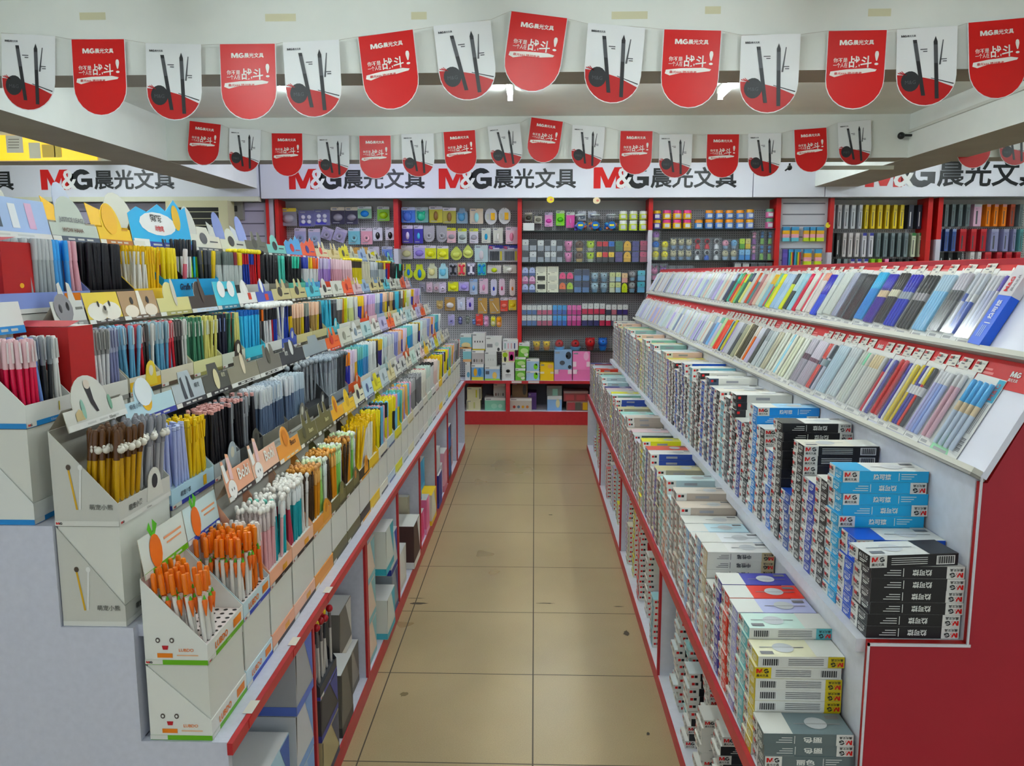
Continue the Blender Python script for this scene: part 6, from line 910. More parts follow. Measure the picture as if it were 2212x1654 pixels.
# ------------------------------------------------------------------ pen boxes
BL, BW, BH = .198, .086, .0272
BOXMESH = {}
STUFF_BOXES = MB()
def box_builder(dz, detail, roll=False):
    """one pen box: x along its length, y its width, z its height. dz = (end colour, side colour, top colour, label on the side, number)"""
    endc, sidec, topc, word, num = dz; b = MB(); hx, hy = BL/2, BW/2*.985; h = BH*.985; me, ms, mt = M(endc, .38), M(sidec, .35), M(topc, .35)
    wl = M('#e0e0dc', .4)
    b.box(-hx, hx, -hy, hy, 0, h, ms, zp=mt, xn=wl, xp=wl)
    e = .0006
    for s in (-1, 1):                    # the two ends: white quarter and coloured rest
        u = Vector((0, s, 0)); o = Vector((s*hx, 0, 0)) + Vector((s*e, 0, 0))
        b.quad(o, u, Z, -hy*.12, hy, 0, h, me)
        if detail:
            b.logo(o+Vector((s*e*.4, 0, 0)), u, Z, -hy*.93, h*.5, h*.34, LR, LB, None, 'below' if detail > 1 else None)
            tx = WHITE if endc not in ('#e0e0dc', '#dcdcd6', '#d6d6d0') else M('#77777a', .5)
            b.text(num, o+Vector((s*e*.4, 0, 0)), u, Z, hy*.02, h*.5, h*.36, tx, w=hy*.8, bold=.02); b.quad(o+Vector((s*e*.4, 0, 0)), u, Z, hy*.05, hy*.7, h*.3, h*.38, tx); b.quad(o+Vector((s*e*.4, 0, 0)), u, Z, hy*.05, hy*.5, h*.16, h*.24, tx)
        else: b.quad(o+Vector((s*e*.4, 0, 0)), u, Z, -hy*.85, -hy*.62, h*.5, h*.78, LR); b.quad(o+Vector((s*e*.4, 0, 0)), u, Z, -hy*.55, -hy*.35, h*.5, h*.78, LB); b.quad(o+Vector((s*e*.4, 0, 0)), u, Z, hy*.05, hy*.8, h*.4, h*.8, M('#9a9a9a', .5))
    for s in (-1, 1):                    # the two long sides: white logo square at one end
        u = Vector((-s, 0, 0)) if s > 0 else X; o = Vector((0, s*hy, 0)) + Vector((0, s*e, 0)); Zv = Z
        if roll: u = -u; Zv = -Z; o = o + Z*h
        lc = wl if sidec not in ('#dcdcd6', '#e0e0dc') else M(endc, .4)
        b.quad(o, u, Zv, -hx, -hx*.62, 0, h, lc); o2 = o+Vector((0, s*e*.5, 0))
        if detail:
            b.logo(o2, u, Zv, -hx*.97, h*.48, h*.4, LR, LB, lc if detail > 1 else None, 'below')
            tx = WHITE if sidec not in ('#dcdcd6', '#e0e0dc') else M('#5c5c60', .5)
            if s < 0:
                b.text(word, o2, u, Zv, -hx*.3, h*.24, h*.52, tx, w=hx*.42, bold=.03)
                b.quad(o2, u, Zv, hx*.3, hx*.315, h*.15, h*.85, tx)
                for k in range(3): b.quad(o2, u, Zv, hx*.36, hx*(.72-.06*k), h*(.7-.2*k), h*(.76-.2*k), tx)
            else:
                for k in range(4): b.quad(o2, u, Zv, -hx*.52, hx*.3, h*(.72-.17*k), h*(.77-.17*k), tx)
                b.quad(o2, u, Zv, hx*.5, hx*.92, h*.12, h*.86, wl)
                for k in range(14): b.quad(o2+Vector((0, e*.4, 0)), u, Zv, hx*(.53+.026*k), hx*(.53+.026*k+.012*(1+k % 2)), h*.2, h*.8, M('#2c2c2e', .5))
        else: b.quad(o2, u, Zv, -hx*.94, -hx*.84, h*.45, h*.8, LR); b.quad(o2, u, Zv, -hx*.82, -hx*.72, h*.45, h*.8, LB); b.quad(o2, u, Zv, -hx*.3, hx*.2, h*.3, h*.65, M('#9a9aa0', .5))
    o = Vector((0, 0, h+e))              # the lid
    b.quad(o, X, Y, -hx, -hx*.35, -hy, hy, M(dz[0] if topc in ('#e0e0dc', '#dcdcd6') else '#dcdcd6', .35)) if detail else None
    b.disc(o+Vector((0, 0, e*.5)), X, Y, hx*.3, 0, hx*.25, hy*.55, M('#c3c6c8', .4) if topc != '#e0e0dc' else M('#cfd0d2', .4), 20)
    b.quad(o+Vector((0, 0, e*.5)), X, Y, -hx*.2, hx*.85, -hy*.1, -hy*.02, M('#8a8a8c', .4)); b.quad(o+Vector((0, 0, e*.5)), X, Y, hx*.6, hx*.9, hy*.4, hy*.75, M('#77777a', .4))
    return b
BB = [300]
LOWQ = []
COLW = {}
def stack(x, y, z0, dz, n, what, tail, flips, jit=.004, ind=True, detail=2, rz0=0):
    for k in range(n):
        top = n-k; fl = flips(k); roll = int(fl) % 2 == 1; fl = int(fl) >= 2; key = (dz, detail, roll); sh = R.gauss(0, jit)*.5; rz = (math.pi if fl else 0) + rz0 + R.gauss(0, .006)
        if what.startswith('!') and k == n-1: rz += .12
        loc = (x+sh, y+R.gauss(0, .0008), z0+k*BH)
        if ind and BB[0] > 0:
            if key not in BOXMESH: BOXMESH[key] = box_builder(dz, detail, roll).mesh('pen_box')
            o = new('pen_box', BOXMESH[key], None, loc, (0, 0, rz)); BB[0] -= 1
            tag(o, f'{what.lstrip("!")} pen box, {od(top)} from top of {tail}', 'pen box', 'boxes in ' + tail)
        else: LOWQ.append((dz, loc, rz))
black, cyan, blue, white = ('#26262a', '#222226', '#e0e0dc', '热可擦', '61115'), ('#3f9fcc', '#3fa4d2', '#e0e0dc', '热可擦', '61115'), ('#2f56c0', '#2f5cc8', '#e0e0dc', '热可擦', '61115'), None
deep, navy_, bk8 = ('#3444a8', '#3444b0', '#3048c0', '热可擦', '61108'), ('#34509c', '#2f58b0', '#e0e0dc', '热可擦', '61111'), ('#2a2426', '#242226', '#3a2c34', '热可擦', '61108')
sky = ('#2f86cc', '#2f8cd4', '#9cc4e0', '热可擦', '37301')
UPD = [(black, 6, 'black', lambda k: 1), (blue, 7, 'royal blue', lambda k: False), (cyan, 12, 'cyan', lambda k: k % 2 == 0), (bk8, 10, 'black', lambda k: False), (deep, 9, 'deep blue', lambda k: False), (('#2c2c2e', '#242428', '#e0dccf', '中性笔', '41701'), 12, 'black white-lidded', lambda k: 2 if k > 9 else 0), (navy_, 6, 'navy', lambda k: False),
 (('#2c2c2e', '#242428', '#e0e0dc', '热可擦', '41702'), 13, 'black grey-lidded', lambda k: True), (('#2f6cc0', '#2f76c8', '#9cc4e0', '热可擦', '37302'), 9, 'blue', lambda k: False), (('#2c2c2e', '#242428', '#d8dce0', '热可擦', '41703'), 11, 'black', lambda k: False), (sky, 13, 'sky blue', lambda k: k % 2 == 1), (('#2c2c2e', '#242428', '#e0e0dc', '中性笔', '41704'), 10, 'black', lambda k: False), (('#38449c', '#55603c', '#c8ccb8', '中性笔', '41705'), 10, 'olive-sided', lambda k: False)]
mix = [('#2c2c2e', '#dcdcd6', '#e0e0dc', '中性笔', '3702'), ('#5c5c60', '#dcdcd6', '#e0e0dc', '中性笔', '3703'), ('#7fb4c4', '#88b8c8', '#e0e0dc', '中性笔', '3704'), ('#2c2c2e', '#222226', '#e0dccf', '中性笔', '3705'), ('#3a4c9c', '#2f58b8', '#e0e0dc', '热可擦', '3706'), ('#44546c', '#dcdcd6', '#e0e0dc', '中性笔', '3707'), ('#2f56b8', '#2f5cc0', '#e8e4dc', '中性笔', '3708')]
mixn = ['white', 'off-white', 'pale teal', 'black', 'blue', 'slate-ended', 'mid blue']
far_ = [('#c8c03c', '#d0c83c', '#d8d090', '', ''), ('#5c4a34', '#7c5c34', '#d8ccb8', '', ''), ('#5f4fb0', '#d8cc6c', '#d8cc6c', '', ''), ('#c8b0a0', '#dcc0b8', '#e0ccc4', '', ''), ('#a8c4c0', '#9cc0c4', '#c0d8d8', '', ''), ('#c4b8b0', '#dcb0ac', '#e0d4cc', '', ''), ('#9ab8c8', '#8fb4c0', '#c8d8dc', '', ''), ('#b8b4ac', '#d0ccc4', '#dcd8d0', '', ''), ('#3a3490', '#8fb0a8', '#c8d8d0', '', ''), ('#8fa8d0', '#a0b8d8', '#dcd0a0', '', ''), ('#4a70b8', '#d8d0b0', '#dcd4a8', '', ''), ('#cfc8bc', '#dcd4c8', '#e0dcd4', '', ''), ('#5f9c84', '#8fc0a8', '#d0dcd4', '', ''), ('#d0b8a8', '#dcc8b8', '#e3d6cc', '', '')]
y = RY0+.022+BW/2; XU = XR+.004+BL/2
for i, (dz, n, nm, fl) in enumerate(UPD):
    stack(XU, y, D2+.0006, dz, n, nm, f'{od(i+1)} stack from the red end, upper ledge', fl, detail=2 if i < 8 else 1, ind=(i < 13)); 
    if i == 0: stack(XU-.016, y-.002, D2+.0006+n*BH, black, 1, '!black skewed', 'the end stack, upper ledge', lambda k: 2)
    y += BW+.003; 
SQ = 0
while y < RY1-.06:
    i += 1; q = mix[SQ % 7] if y < 4.1 else far_[SQ % len(far_)]; n = R.choice((11, 12, 12, 13)); stack(XU, y, D2+.0006, q, n, mixn[SQ % 7], f'{od(i+1)} stack from the red end, upper ledge', lambda k: R.random() < .5, ind=False, detail=1); SQ += 1; y += BW+.0025
LWD = [(('#5f6a6c', '#6a7678', '#77868a', '丽色', 'A2801'), 4, 'grey', lambda k: 1 if k > 1 else 0), (('#d0bc3c', '#dcdcd6', '#e6e3c8', '中性笔', 'A2802'), 9, 'white yellow-ended', lambda k: 2 if k == 7 else 3), (('#6fb8c0', '#dcdcd6', '#d0e6dc', '中性笔', 'A2803'), 10, 'white teal-ended', lambda k: 3), (('#a8a8d4', '#b0b0d8', '#b8bcdc', '中性笔', 'A2804'), 10, 'lavender', lambda k: k % 2 == 0), (('#d8452c', '#dc4a30', '#d8482e', '中性笔', 'A2805'), 10, 'red-orange', lambda k: True), (('#4a44a8', '#3f3f9c', '#4444a4', '中性笔', 'A2806'), 10, 'indigo', lambda k: True),
 (('#77776f', '#2c2c2c', '#d8d8d4', '中性笔', 'A2807'), 8, 'white black-sided', lambda k: False), (('#c8b898', '#dcdcd6', '#e3e3e0', '中性笔', 'A2808'), 11, 'white tan-ended', lambda k: True), (('#88a4c8', '#dcdcd6', '#e3e6e8', '中性笔', 'A2809'), 11, 'white blue-ended', lambda k: True), (('#77777a', '#88888a', '#d8dcdc', '中性笔', 'A2810'), 10, 'grey white-topped', lambda k: False), (('#8fb8dc', '#a8c8e0', '#c8e0e8', '中性笔', 'A2811'), 10, 'pale blue', lambda k: False), (('#88888a', '#cfd0cc', '#dcdcd8', '中性笔', 'A2812'), 10, 'silver', lambda k: False)]
y = RY0+.022+BW/2; XL = RF+.013+BL/2
for i, (dz, n, nm, fl) in enumerate(LWD):
    stack(XL, y, D1+.0006, dz, n, nm, f'{od(i+1)} stack from the red end, lower ledge', fl, detail=2 if i < 6 else 1, ind=(i < 12)); y += BW+.003
mixl = [('#9a8f80', '#b8aca0', '#cfc4b8', '', ''), ('#88807c', '#b4aaa0', '#cfc6bc', '', ''), ('#9cb4bc', '#a8c0c8', '#c8dce0', '', ''), ('#dca890', '#b8c8cc', '#cfe0e0', '', ''), ('#8fc0b8', '#7fc4b8', '#a8d8d0', '', ''), ('#3f3c34', '#4a463c', '#c8c0a0', '', ''), ('#5c4fa8', '#a8a498', '#c4bc94', '', ''), ('#77736c', '#55524a', '#d0d0cc', '', ''), ('#c4a8a4', '#3a52a0', '#dcdcd8', '', ''), ('#44509c', '#c84c40', '#d06050', '', ''), ('#77b09c', '#8fc0b0', '#c8dcdc', '', ''), ('#c8b43c', '#dcd82c', '#dcd830', '', ''), ('#a09c98', '#c8b8c8', '#d0c8d4', '', ''), ('#77809c', '#a8b8d0', '#c0ccdc', '', ''), ('#3a3c3c', '#55605c', '#c4c8c4', '', ''), ('#a04c5c', '#b86c74', '#d8c0c4', '', ''), ('#8a6c6c', '#a85c64', '#3a3c88', '', '')]
SQ = 0
while y < RY1-.06:
    i += 1; q = mixl[SQ % len(mixl)]; n = R.choice((10, 11, 11, 12)); stack(XL, y, D1+.0006, q, n, 'x', '', lambda k: R.random() < .3, ind=False, detail=1); SQ += 1; y += BW+.0025
# piles in the open compartments
cb, cw, ct = ('#dcdcd6', '#242428', '#c8d0d0', '中性笔', 'K35'), ('#dcdcd6', '#dcdcd6', '#e0e0dc', '中性笔', 'K36'), ('#7fb0b4', '#6fb0b8', '#a8d0d0', '中性笔', 'K37')
SB = .0506; hp = math.pi
for j, (y_, x_, dz, n, nm) in enumerate([(1.70, .66, cb, 7, 'black'), (1.83, .64, cw, 6, 'white'), (1.96, .70, sky, 9, 'blue'), (2.07, .63, cb, 12, 'black'), (2.18, .66, cb, 10, 'black'), (2.29, .625, cw, 9, 'white'), (2.40, .665, cb, 14, 'black'), (2.52, .625, cb, 10, 'black'), (2.63, .66, ct, 13, 'teal'), (2.74, .63, cb, 13, 'black'), (2.87, .66, cb, 15, 'black')]):
    stack(x_, y_, SB, dz, n, nm, f'{od(j+1)} pile, nearest low compartment', lambda k: R.random() < .4, ind=(1 < j < 9), detail=1, jit=.012)
lowp = [('#d8c0c8', '#d8b8c4', '#e0d0d4', '', ''), ('#d8d02c', '#d8d02c', '#dcd840', '', ''), ('#6fb0c0', '#6fb4c4', '#a8d0d8', '', ''), ('#d0c8a8', '#d4cca8', '#dcd6c0', '', ''), ('#b8a8d8', '#b0a0d4', '#c8bcdc', '', ''), ('#dcdcd6', '#dcdcd6', '#e0e0dc', '', ''), ('#3a3c40', '#33353a', '#55585c', '', ''), ('#c83c40', '#c84448', '#d8787a', '', ''), ('#88888a', '#a0a0a2', '#c4c4c6', '', '')]
y = 3.05; j = 0
while y < 7.15:
    if min(abs(y-d) for d in RDIV) > .06: stack(.625+R.uniform(-.01, .06), y, SB, lowp[j % 9], R.choice((5, 8, 11, 13, 15)), 'x', '', lambda k: False, ind=False, detail=1)
    j += 1; y += .098
cache = {}
for dz, loc, rz in LOWQ:
    if dz not in cache: cache[dz] = box_builder((*dz[:3], '', ''), 0)
    q = cache[dz]; T = Matrix.Translation(loc) @ Matrix.Rotation(rz, 4, 'Z'); off = len(STUFF_BOXES.v); STUFF_BOXES.v += [tuple(T @ Vector(p)) for p in q.v]
    for f, m in zip(q.f, q.m): STUFF_BOXES.f.append([a+off for a in f]); STUFF_BOXES.m.append(STUFF_BOXES.mi(q.mats[m])); STUFF_BOXES.sm.append(False)
o = STUFF_BOXES.obj('pen_boxes'); o['kind'] = 'stuff'; o['label'] = 'the many farther pen boxes stacked along both ledges and low compartments'; o['category'] = 'pen boxes'
# ------------------------------------------------------------------ pen packets on the two racks
def packet(rack, y, wd, cols, what, idx, near, o_, s0=.013, length=.19, capf=.22, card='#dcdcd8', detail=None, n0=.0022):
    base = o_+S62*s0+N62*n0; n = len(cols); lean = R.uniform(-.04, .0)
    u = (Vector((0, -1, 0))+S62*0).normalized(); b = MB()   # local frame: u toward the camera, S62 up the rack, N62 outward
    T = Matrix(((0, S62.x, N62.x, base.x), (-1, 0, 0, y), (0, S62.z, N62.z, base.z), (0, 0, 0, 1))) @ Matrix.Rotation(lean, 4, 'Z')
    w_ = wd*.97
    b.box(0, w_, 0, length+.012, 0, .0015, M(card, .4)); b.quad((0, 0, .0018), X, Y, w_*.1, w_*.6, .003, .010, M('#a8a8aa', .5))
    if detail: detail(b, w_, length)
    o = b.obj('pen_packet'); o.matrix_world = T
    tag(o, f'{what} pen packet, {od(idx)} from near end, {rack} rack', 'pen packet', f'packets on the {rack} rack')
    rad = min(.0062, w_*.82/n/2); L = length-.022
    bodies = MB()
    for k, c_ in enumerate(cols):
        q = MB() if near else bodies; bc, cc, mid = c_ if isinstance(c_, tuple) else (c_, c_, None)
        q.T = Matrix.Translation((w_*.06+(k+.5)*w_*.82/n, .016, .0018+rad)) @ Matrix.Rotation(-math.pi/2, 4, 'X')
        ns = 9 if near else 6
        q.lathe([(0, rad*.75), (.006, rad*.92), (L*(1-capf), rad*.92)], M(bc, .3), ns); q.lathe([(L*(1-capf), rad), (L*.97, rad), (L, rad*.7)], M(cc, .25), ns)
        if mid: q.lathe([(L*.52, rad*.97), (L*.66, rad*.97)], M(mid, .3), ns)
        if near: q.obj('pen', o)
    if not near: bodies.obj('pens', o)
    if near:
        f = MB(); zt = .004+2*rad; f.add([(w_*.02, .008, .002), (w_*.1, .012, zt), (w_*.9, .012, zt), (w_*.98, .008, .002), (w_*.02, length, .002), (w_*.1, length-.004, zt), (w_*.9, length-.004, zt), (w_*.98, length, .002)], [(0, 1, 5, 4), (1, 2, 6, 5), (2, 3, 7, 6)], FILM); f.obj('film', o)
W_ = lambda b_, c_, m=None: (b_, c_, m)
def cyan_card(b, w_, L):
    b.quad((0, 0, .002), X, Y, w_*.78, w_, L-.045, L+.01, M('#3fa4c0', .4)); b.text('M&G', (0, 0, .0022), Y, -X, L-.04, -w_*.93, .014, M('#c8303c', .4))
    for k in range(12): b.quad((0, 0, .002), X, Y, w_*.8, w_*.95, .02+k*.0028, .0212+k*.0028+(k % 3)*.0005, M('#3a3a3c', .5))
    for k in range(3): b.quad((0, 0, .002), X, Y, w_*(.8+.05*k), w_*(.825+.05*k), .065, .14, M('#88888a', .5))
    b.poly((0, 0, .0017), X, Y, [(0, 0), (w_*.7, 0), (w_*.5, .05), (0, .03)], M('#a8dcb8', .45))
LOWP = [(.118, [W_('#c8d4e4','#5fb0e4','#dcc8a8')]*4, 'white and blue sky-capped', .34, cyan_card), (.058, [W_('#d8b0bc','#dcdcdc')]*2, 'pink clear', .2, None), (.075, [W_('#b8b4d8','#dcdcde'), W_('#a8b0d8','#dcdcde'), W_('#90a4d8','#e0e0e2'), W_('#a4b4dc','#dcdcde')], 'lilac and blue clear', .2, None), (.095, [W_('#dcc41c','#e0c81c','#dcdcdc'), W_('#3a3a9c','#44449c','#dcdcdc'), W_('#44489c','#dcdcd8','#dcdcdc'), W_('#d84a2c','#dcc828','#d8d8d8'), W_('#26262a','#2a2a2c','#d0d0d0')], 'yellow, blue and black printed', .3, None),
 (.06, [W_('#34389c','#3a3c9c'), W_('#dcdcdc','#e0e0e0'), W_('#dcc41c','#e0cc28')], 'white, navy and yellow', .2, None), (.06, [W_('#c42c34','#c8323a'), W_('#c42c34','#cc4048')], 'plain red', .2, None), (.06, [W_('#c43c44','#3a3c98'), W_('#dcdce0','#e0e0e4'), W_('#3a3c98','#44469c')], 'red, white and navy', .25, None),
 (.1, [W_('#d3d4cc','#d8c8a4')]*4+[W_('#d3d4cc','#d0d0cc')]*1, 'white gold-banded', .25, None), (.085, [W_('#d3d6cc','#cfd4c8')]*2+[W_('#d0d6cc','#9cdcb8')]+[W_('#d0d2ca','#d8cfc0')], 'white with one mint-capped', .25, None), (.085, [W_('#cfd8d8','#d6dcdc')]*4, 'white dotted', .2, None), (.1, [W_('#bccfd8','#c4d4dc')]*5, 'pale blue scripted', .2, None),
 (.085, [W_('#d05a50','#cc5248','#3c4656'), W_('#d05c50','#cc5c50','#a8b4b8'), W_('#3a4454','#c8c8d0','#8f9ca0'), W_('#c4c8d4','#3a4450','#6c8488')], 'red and slate chequered', .3, None), (.1, [W_('#b8b0b8','#d3ccd4','#6a3c4c')]*5, 'mauve clear-capped', .4, None), (.07, [W_('#a8a0a8','#c8c0c8','#5c3440')]*3, 'plum clear-capped', .35, None),
 (.07, [W_('#dce0d4','#dfe3d8')]*2, 'wide white dotted', .2, None), (.07, [W_('#dcdfc8','#dfe2cc')]*2, 'wide cream dotted', .2, None), (.09, [W_('#dfe3d8','#e0e4da'), W_('#a4d0e0','#a8d4e4'), W_('#dfe0d4','#dfe2d6')], 'cream with a sky blue stripe', .2, None), (.08, [W_('#d8dcd0','#dce0d4')]*2, 'plain ivory', .3, None), (.07, [W_('#b8b4a0','#c8c4b0')]*2, 'greyish beige', .25, None), (.07, [W_('#b8c0c0','#c0c8c8')]*2, 'pale grey clicker', .3, None), (.06, [W_('#b8bec0','#a8b0b2')]*2, 'cool grey clicker', .3, None),
 (.05, [W_('#5c5c58','#77777a')]*2, 'dark grey', .2, None), (.07, [W_('#c0b8d0','#d0d0d8')]*3, 'violet clear', .3, None), (.06, [W_('#c8c0b4','#d0ccc4'), W_('#dc7440','#d8c8b8')], 'beige with an orange stripe', .3, None), (.06, [W_('#55503f','#5c5748')]*2, 'dark brown plaid', .2, None), (.06, [W_('#d0c8a8','#d8d0b0'), W_('#6a6450','#77705c')], 'khaki chequered', .2, None), (.06, [W_('#a8a890','#b0b098')]*2, 'olive striped', .2, None), (.05, [W_('#55585c','#8a8c90')]*2, 'charcoal', .3, None), (.07, [W_('#c4c4cc','#d0d0d8')]*3, 'silvery clear', .3, None), (.05, [W_('#8878b8','#a898c8'), W_('#c8c0d0','#d0c8d8')], 'lilac', .2, None), (.045, [W_('#c4bc1c','#c8c02c')]*2, 'mustard yellow', .2, None), (.045, [W_('#7fc0c8','#88c8d0'), W_('#3a4c6c','#44546c')], 'aqua and navy', .2, None), (.06, [W_('#e0582c','#e4683c')]*3, 'bright orange', .2, None), (.05, [W_('#dc5040','#e06050')]*2, 'orange red', .2, None), (.06, [W_('#b8d4a0','#c4dcb0')]*3, 'pale green', .2, None), (.06, [W_('#c8c0d4','#80b8a8')]*3, 'green-capped lilac', .2, None), (.06, [W_('#7fb0dc','#dcdcdc')]*3, 'blue patterned', .2, None)]
fl_ = [('#d0cce0', '#dcdce4'), ('#c8ccd8', '#d8d8e0'), ('#c8d4d0', '#d8dcd8'), ('#b8c4c0', '#c8d0cc'), ('#a8a8c0', '#c0c0d0'), ('#d3d6d0', '#dce0dc'), ('#a8acd0', '#d0d0dc'), ('#cfd0d4', '#dcdcdc'), ('#c0ccd4', '#cfd8dc'), ('#77809c', '#b0b8c8'), ('#d8d8d4', '#c4c8c0'), ('#b0a4d0', '#d8d4e0'), ('#c8c0b8', '#d4d0c8'), ('#d8b8a8', '#d8ccc4')]
fn = 'lilac silver,steel white,mint white,sage white,dusk violet,bone white,iris white,fog white,ice grey,denim,ash white,grape white,stone white,rosy beige'.split(',')
def lay(rack, o_, P, y, extra, ln):
    i = 0
    while y < RY1-.05:
        if i < len(P): wd, cols, nm, cf, det = P[i]
        else: j = i-len(P); k_ = R.randrange(14); wd = R.uniform(.045, .075); cols = [W_(*fl_[k_]), W_(*fl_[k_]), W_(*fl_[R.randrange(14)] if R.random() < .3 else fl_[k_])]; nm = fn[k_]; cf = .25; det = None
        packet(rack, y+wd, wd, cols, nm, i+1, i < 14, o_, length=ln, capf=cf, detail=det, s0=.0125+(R.uniform(0, .012) if i else 0), card=R.choice(('#dcdcd8', '#d8d8d4', '#d3d0c8')) if i > 3 else '#e0e0dc'); y += wd*1.0; i += 1
lay('lower', LO, LOWP, 1.70, None, .19)
UPP = [(.085, [W_('#d0d0dc','#dcdce0'), W_('#c8cce0','#dcdce0'), W_('#b8bcd8','#dcdce0'), W_('#d4d4dc','#6a5cb8')], 'clear with violet writing', .25, None), (.075, [W_('#d8d8e0','#c8ccd4','#3f56b0'), W_('#5470c0','#dcdce0','#c8c8cc'), W_('#3f5cb8','#d0d4dc','#dcdcdc')], 'blue and white patterned', .35, None), (.07, [W_('#55585a','#c8c4cc','#3a3c3e')]*4, 'black and clear striped', .3, None), (.09, [W_('#7fb8dc','#b4ccdc')]*5, 'light sky blue', .3, None), (.095, [W_('#2a2c2e','#3a3c40','#a8a4a8')]*4, 'black silver-banded', .25, None), (.085, [W_('#1f3cc0','#2a2cb8','#a8b0b8')]*4, 'royal blue silver-banded', .25, None), (.07, [W_('#2a2a2c','#3a3a38','#dcd8c0')]*4, 'black cream-banded', .3, None), (.075, [W_('#3a249c','#2c24b8','#d8c0a0')]*5, 'violet gold-banded', .3, None), (.08, [W_('#1c8cd0','#20b0dc')]*5, 'cyan', .35, None), (.08, [W_('#2c2f33','#33363c')]*5, 'black slim', .15, None), (.06, [W_('#44484e','#55585e')]*4, 'dark grey slim', .15, None), (.055, [W_('#a8acc0','#b8bccc')]*3, 'grey lavender', .15, None),
 (.09, [W_('#d8dcd4','#dfe3dc')]*5, 'white gridded', .3, None), (.05, [W_('#d8dcd4','#d0d8dc')]*3, 'white sky-striped', .3, None), (.07, [W_('#3a50c8','#2c2cb0')]*4, 'bright blue', .5, None), (.06, [W_('#d8d0cc','#d8a08c')]*3, 'white coral-tipped', .2, None), (.055, [W_('#d0505c','#d8707c'), W_('#d8d4d0','#dcd8d4')], 'red striped', .2, None), (.06, [W_('#d6d8d0','#dcded6')]*3, 'plain chalk', .2, None), (.045, [W_('#c8304c','#d03c58')]*2, 'crimson', .15, None), (.06, [W_('#9cc4d0','#a8ccd8')]*3, 'aqua dashed', .2, None), (.06, [W_('#3a4448','#b8d0d4')]*3, 'dark dashed', .5, None), (.05, [W_('#d0d82c','#3a4448')]*3, 'lime dashed', .3, None), (.065, [W_('#b0c8e0','#bcd0e4')]*3, 'powder blue', .3, None), (.065, [W_('#a4c0dc','#b4c8dc')]*3, 'pale azure', .3, None), (.05, [W_('#dcd81c','#e0dc30')]*3, 'vivid yellow', .3, None), (.06, [W_('#dc6c2c','#d8c83c'), W_('#5c4890','#88c0a0'), W_('#a8cc58','#88c0a0')], 'orange, purple and lime', .4, None), (.06, [W_('#8fb8c8','#d8b04c')]*3, 'teal gold-tipped', .3, None), (.06, [W_('#d0d8cc','#dce0d4')]*3, 'celadon white', .3, None), (.06, [W_('#dcc0b0','#e0ccc0')]*3, 'peach', .3, None), (.05, [W_('#a86c6c','#b88080')]*3, 'mauve brown', .3, None), (.05, [W_('#4f8484','#d0d8d4')]*2, 'deep teal', .3, None), (.045, [W_('#cc5438','#d0603f')]*2, 'brick red', .3, None), (.06, [W_('#c8d0c8','#d4d8d0')]*3, 'grey green', .3, None), (.05, [W_('#d8d88c','#3a4468')]*3, 'yellow navy-capped', .3, None), (.05, [W_('#2f6c54','#3f7c60')]*3, 'forest green', .3, None), (.05, [W_('#6fb878','#c8d44c')]*3, 'leaf green', .3, None), (.05, [W_('#e0a83c','#dc5c34')]*2, 'amber and orange', .4, None), (.045, [W_('#c83a40','#5c9c64')]*2, 'red and green', .4, None), (.05, [W_('#1fa48c','#24b098')]*3, 'emerald', .3, None), (.05, [W_('#26282e','#2c2e34')]*3, 'jet black', .3, None), (.05, [W_('#3a4470','#c0c8dc')]*3, 'navy dashed', .3, None)]
lay('upper', UP, UPP, 1.885, None, .19)
# the open blue box leaning at the near end of the upper rack
base = UP+S62*.0125+N62*.0016
T = Matrix(((0, S62.x, N62.x, base.x), (-1, 0, 0, 1.88), (0, S62.z, N62.z, base.z), (0, 0, 0, 1))) @ Matrix.Rotation(-.05, 4, 'Z')
b = MB(); bl_ = M('#2060d0', .35); gw = M('#cfccd0', .4); b.box(0, .052, 0, .205, 0, .022, bl_, xn=gw); b.box(-.0004, .0524, .128, .2055, -.0004, .0226, gw); b.box(.002, .05, .2056, .222, .001, .004, gw)
b.text('M&G', (0, 0, .0232), Y, -X, .138, -.026, .014, M('#c8303c', .4), bold=.03); b.text('晨光文具', (0, 0, .0232), Y, -X, .14, -.044, .01, M('#55555a', .4))
b.text('热可擦', (0, 0, .0226), Y, -X, .066, -.034, .018, M('#e3e6ee', .4), w=.05, bold=.03); b.quad((0, 0, .0226), X, Y, .016, .04, .055, .057, WHITE)
for k in range(3): b.quad((0, 0, .0226), X, Y, .016+.007*k, .019+.007*k, .02, .05, M('#a8bce0', .4))
o = b.obj('pen_carton'); o.matrix_world = T; tag(o, 'open blue and white pen carton leaning at the near end of upper rack', 'carton')
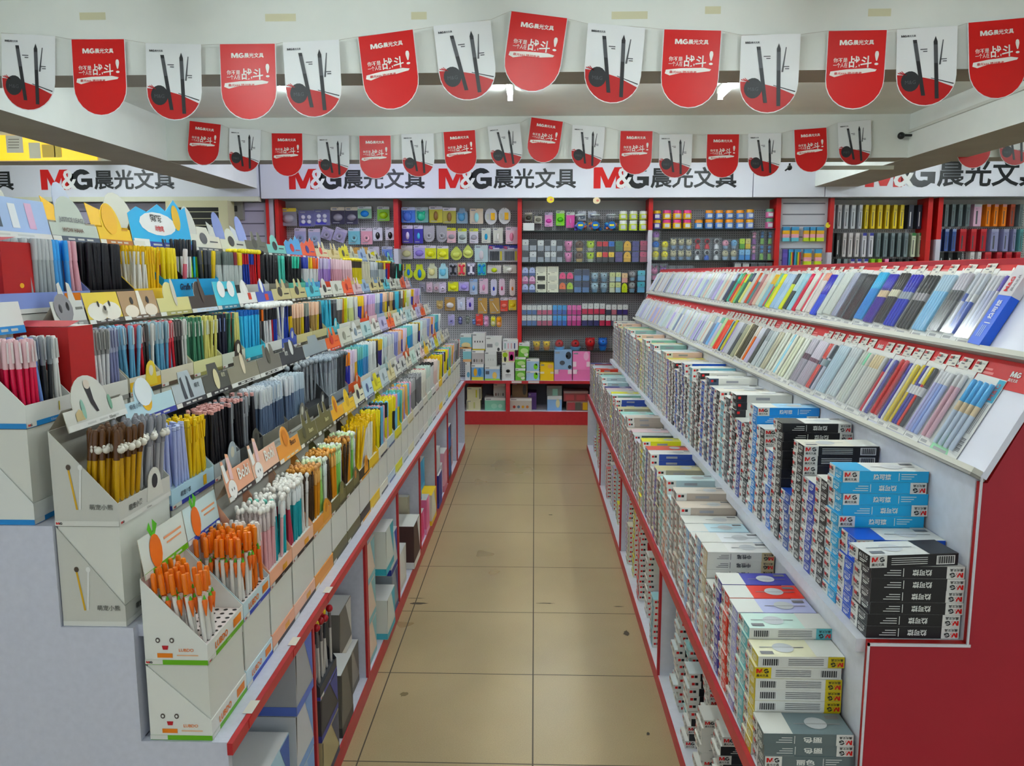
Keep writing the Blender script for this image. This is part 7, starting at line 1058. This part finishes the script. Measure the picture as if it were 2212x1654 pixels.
# grey sticker and price tags on the racks
def ptag(rack, o_, y, s, n, idx, wd=.042, hh=.03):
    base = o_+S62*s+N62*n; T = Matrix(((0, S62.x, N62.x, base.x), (-1, 0, 0, y), (0, S62.z, N62.z, base.z), (0, 0, 0, 1))) @ Matrix.Rotation(R.uniform(-.06, .06), 4, 'Z')
    b = MB(); b.box(0, wd, 0, hh, 0, .0008, M('#d8d6cc', .4)); e = .0012
    if y < 3.2: b.logo((0, 0, e), X, Y, .004, hh*.62, hh*.25, LR, LB, None, None)
    else: b.quad((0, 0, e), X, Y, .004, .014, hh*.62, hh*.85, LR)
    b.quad((0, 0, e), X, Y, .004, .018, hh*.4, hh*.5, M('#77777a', .5)); b.quad((0, 0, e), X, Y, .024, .036, hh*.15, hh*.28, M('#88888a', .5)); b.quad((0, 0, e), X, Y, .026, .038, hh*.7, hh*.78, M('#a8a8aa', .5))
    o = b.obj('price_tag'); o.matrix_world = T; tag(o, f'small white price tag, {od(idx)} from the near end of the {rack} red header', 'price tag', f'price tags on the {rack} rack')
for rk, o_, ln, ys in (('lower', LO, LOL, [1.80+.058*i+(i % 5 == 4)*.01 for i in range(42)]), ('upper', UP, UPL, [1.70]+[1.99+.088*i for i in range(36)])):
    for i, y in enumerate(ys):
        if i in (9, 17, 18, 26): continue
        ptag(rk, o_, y+.042, ln-.046, .0035, i+1)
base = UP+S62*.165+N62*.0012; b = MB(); b.box(0, .02, 0, .015, 0, .0008, M('#9a9a9c', .5)); o = b.obj('grey_sticker'); o.matrix_world = Matrix(((0, S62.x, N62.x, base.x), (-1, 0, 0, 1.665), (0, S62.z, N62.z, base.z), (0, 0, 0, 1))); tag(o, 'small grey sticker on the bare white upper rack', 'sticker')
# floor scuffs
for i, (px, py, rx, ry, c_) in enumerate([(905, 1303, .05, .012, '#4a4234'), (900, 1292, .06, .004, '#5a5140'), (1178, 1303, .05, .006, '#5a5040'), (1190, 1112, .018, .008, '#4a4234'), (1353, 1367, .018, .025, '#5a5040'), (872, 1500, .02, .018, '#7f7254'), (1336, 1310, .03, .004, '#4a4234'), (1400, 1585, .008, .012, '#3a3428')]):
    d = ray(px, py); q = -CAM_H/d.z; x, y = d.x*q, d.y*q; rr2 = random.Random(i)
    b = MB(); b.poly((x, y, .0008), X, Y, [(rx*math.cos(6.283*k/14)*rr2.uniform(.5, 1.1), ry*1.2*math.sin(6.283*k/14)*rr2.uniform(.5, 1.1)) for k in range(14)], M(c_, .6)); o = b.obj('floor_stain'); o['kind'] = 'stuff'; o['label'] = f'dark scuff mark on the beige floor tiles of the aisle'; o['category'] = 'stain'
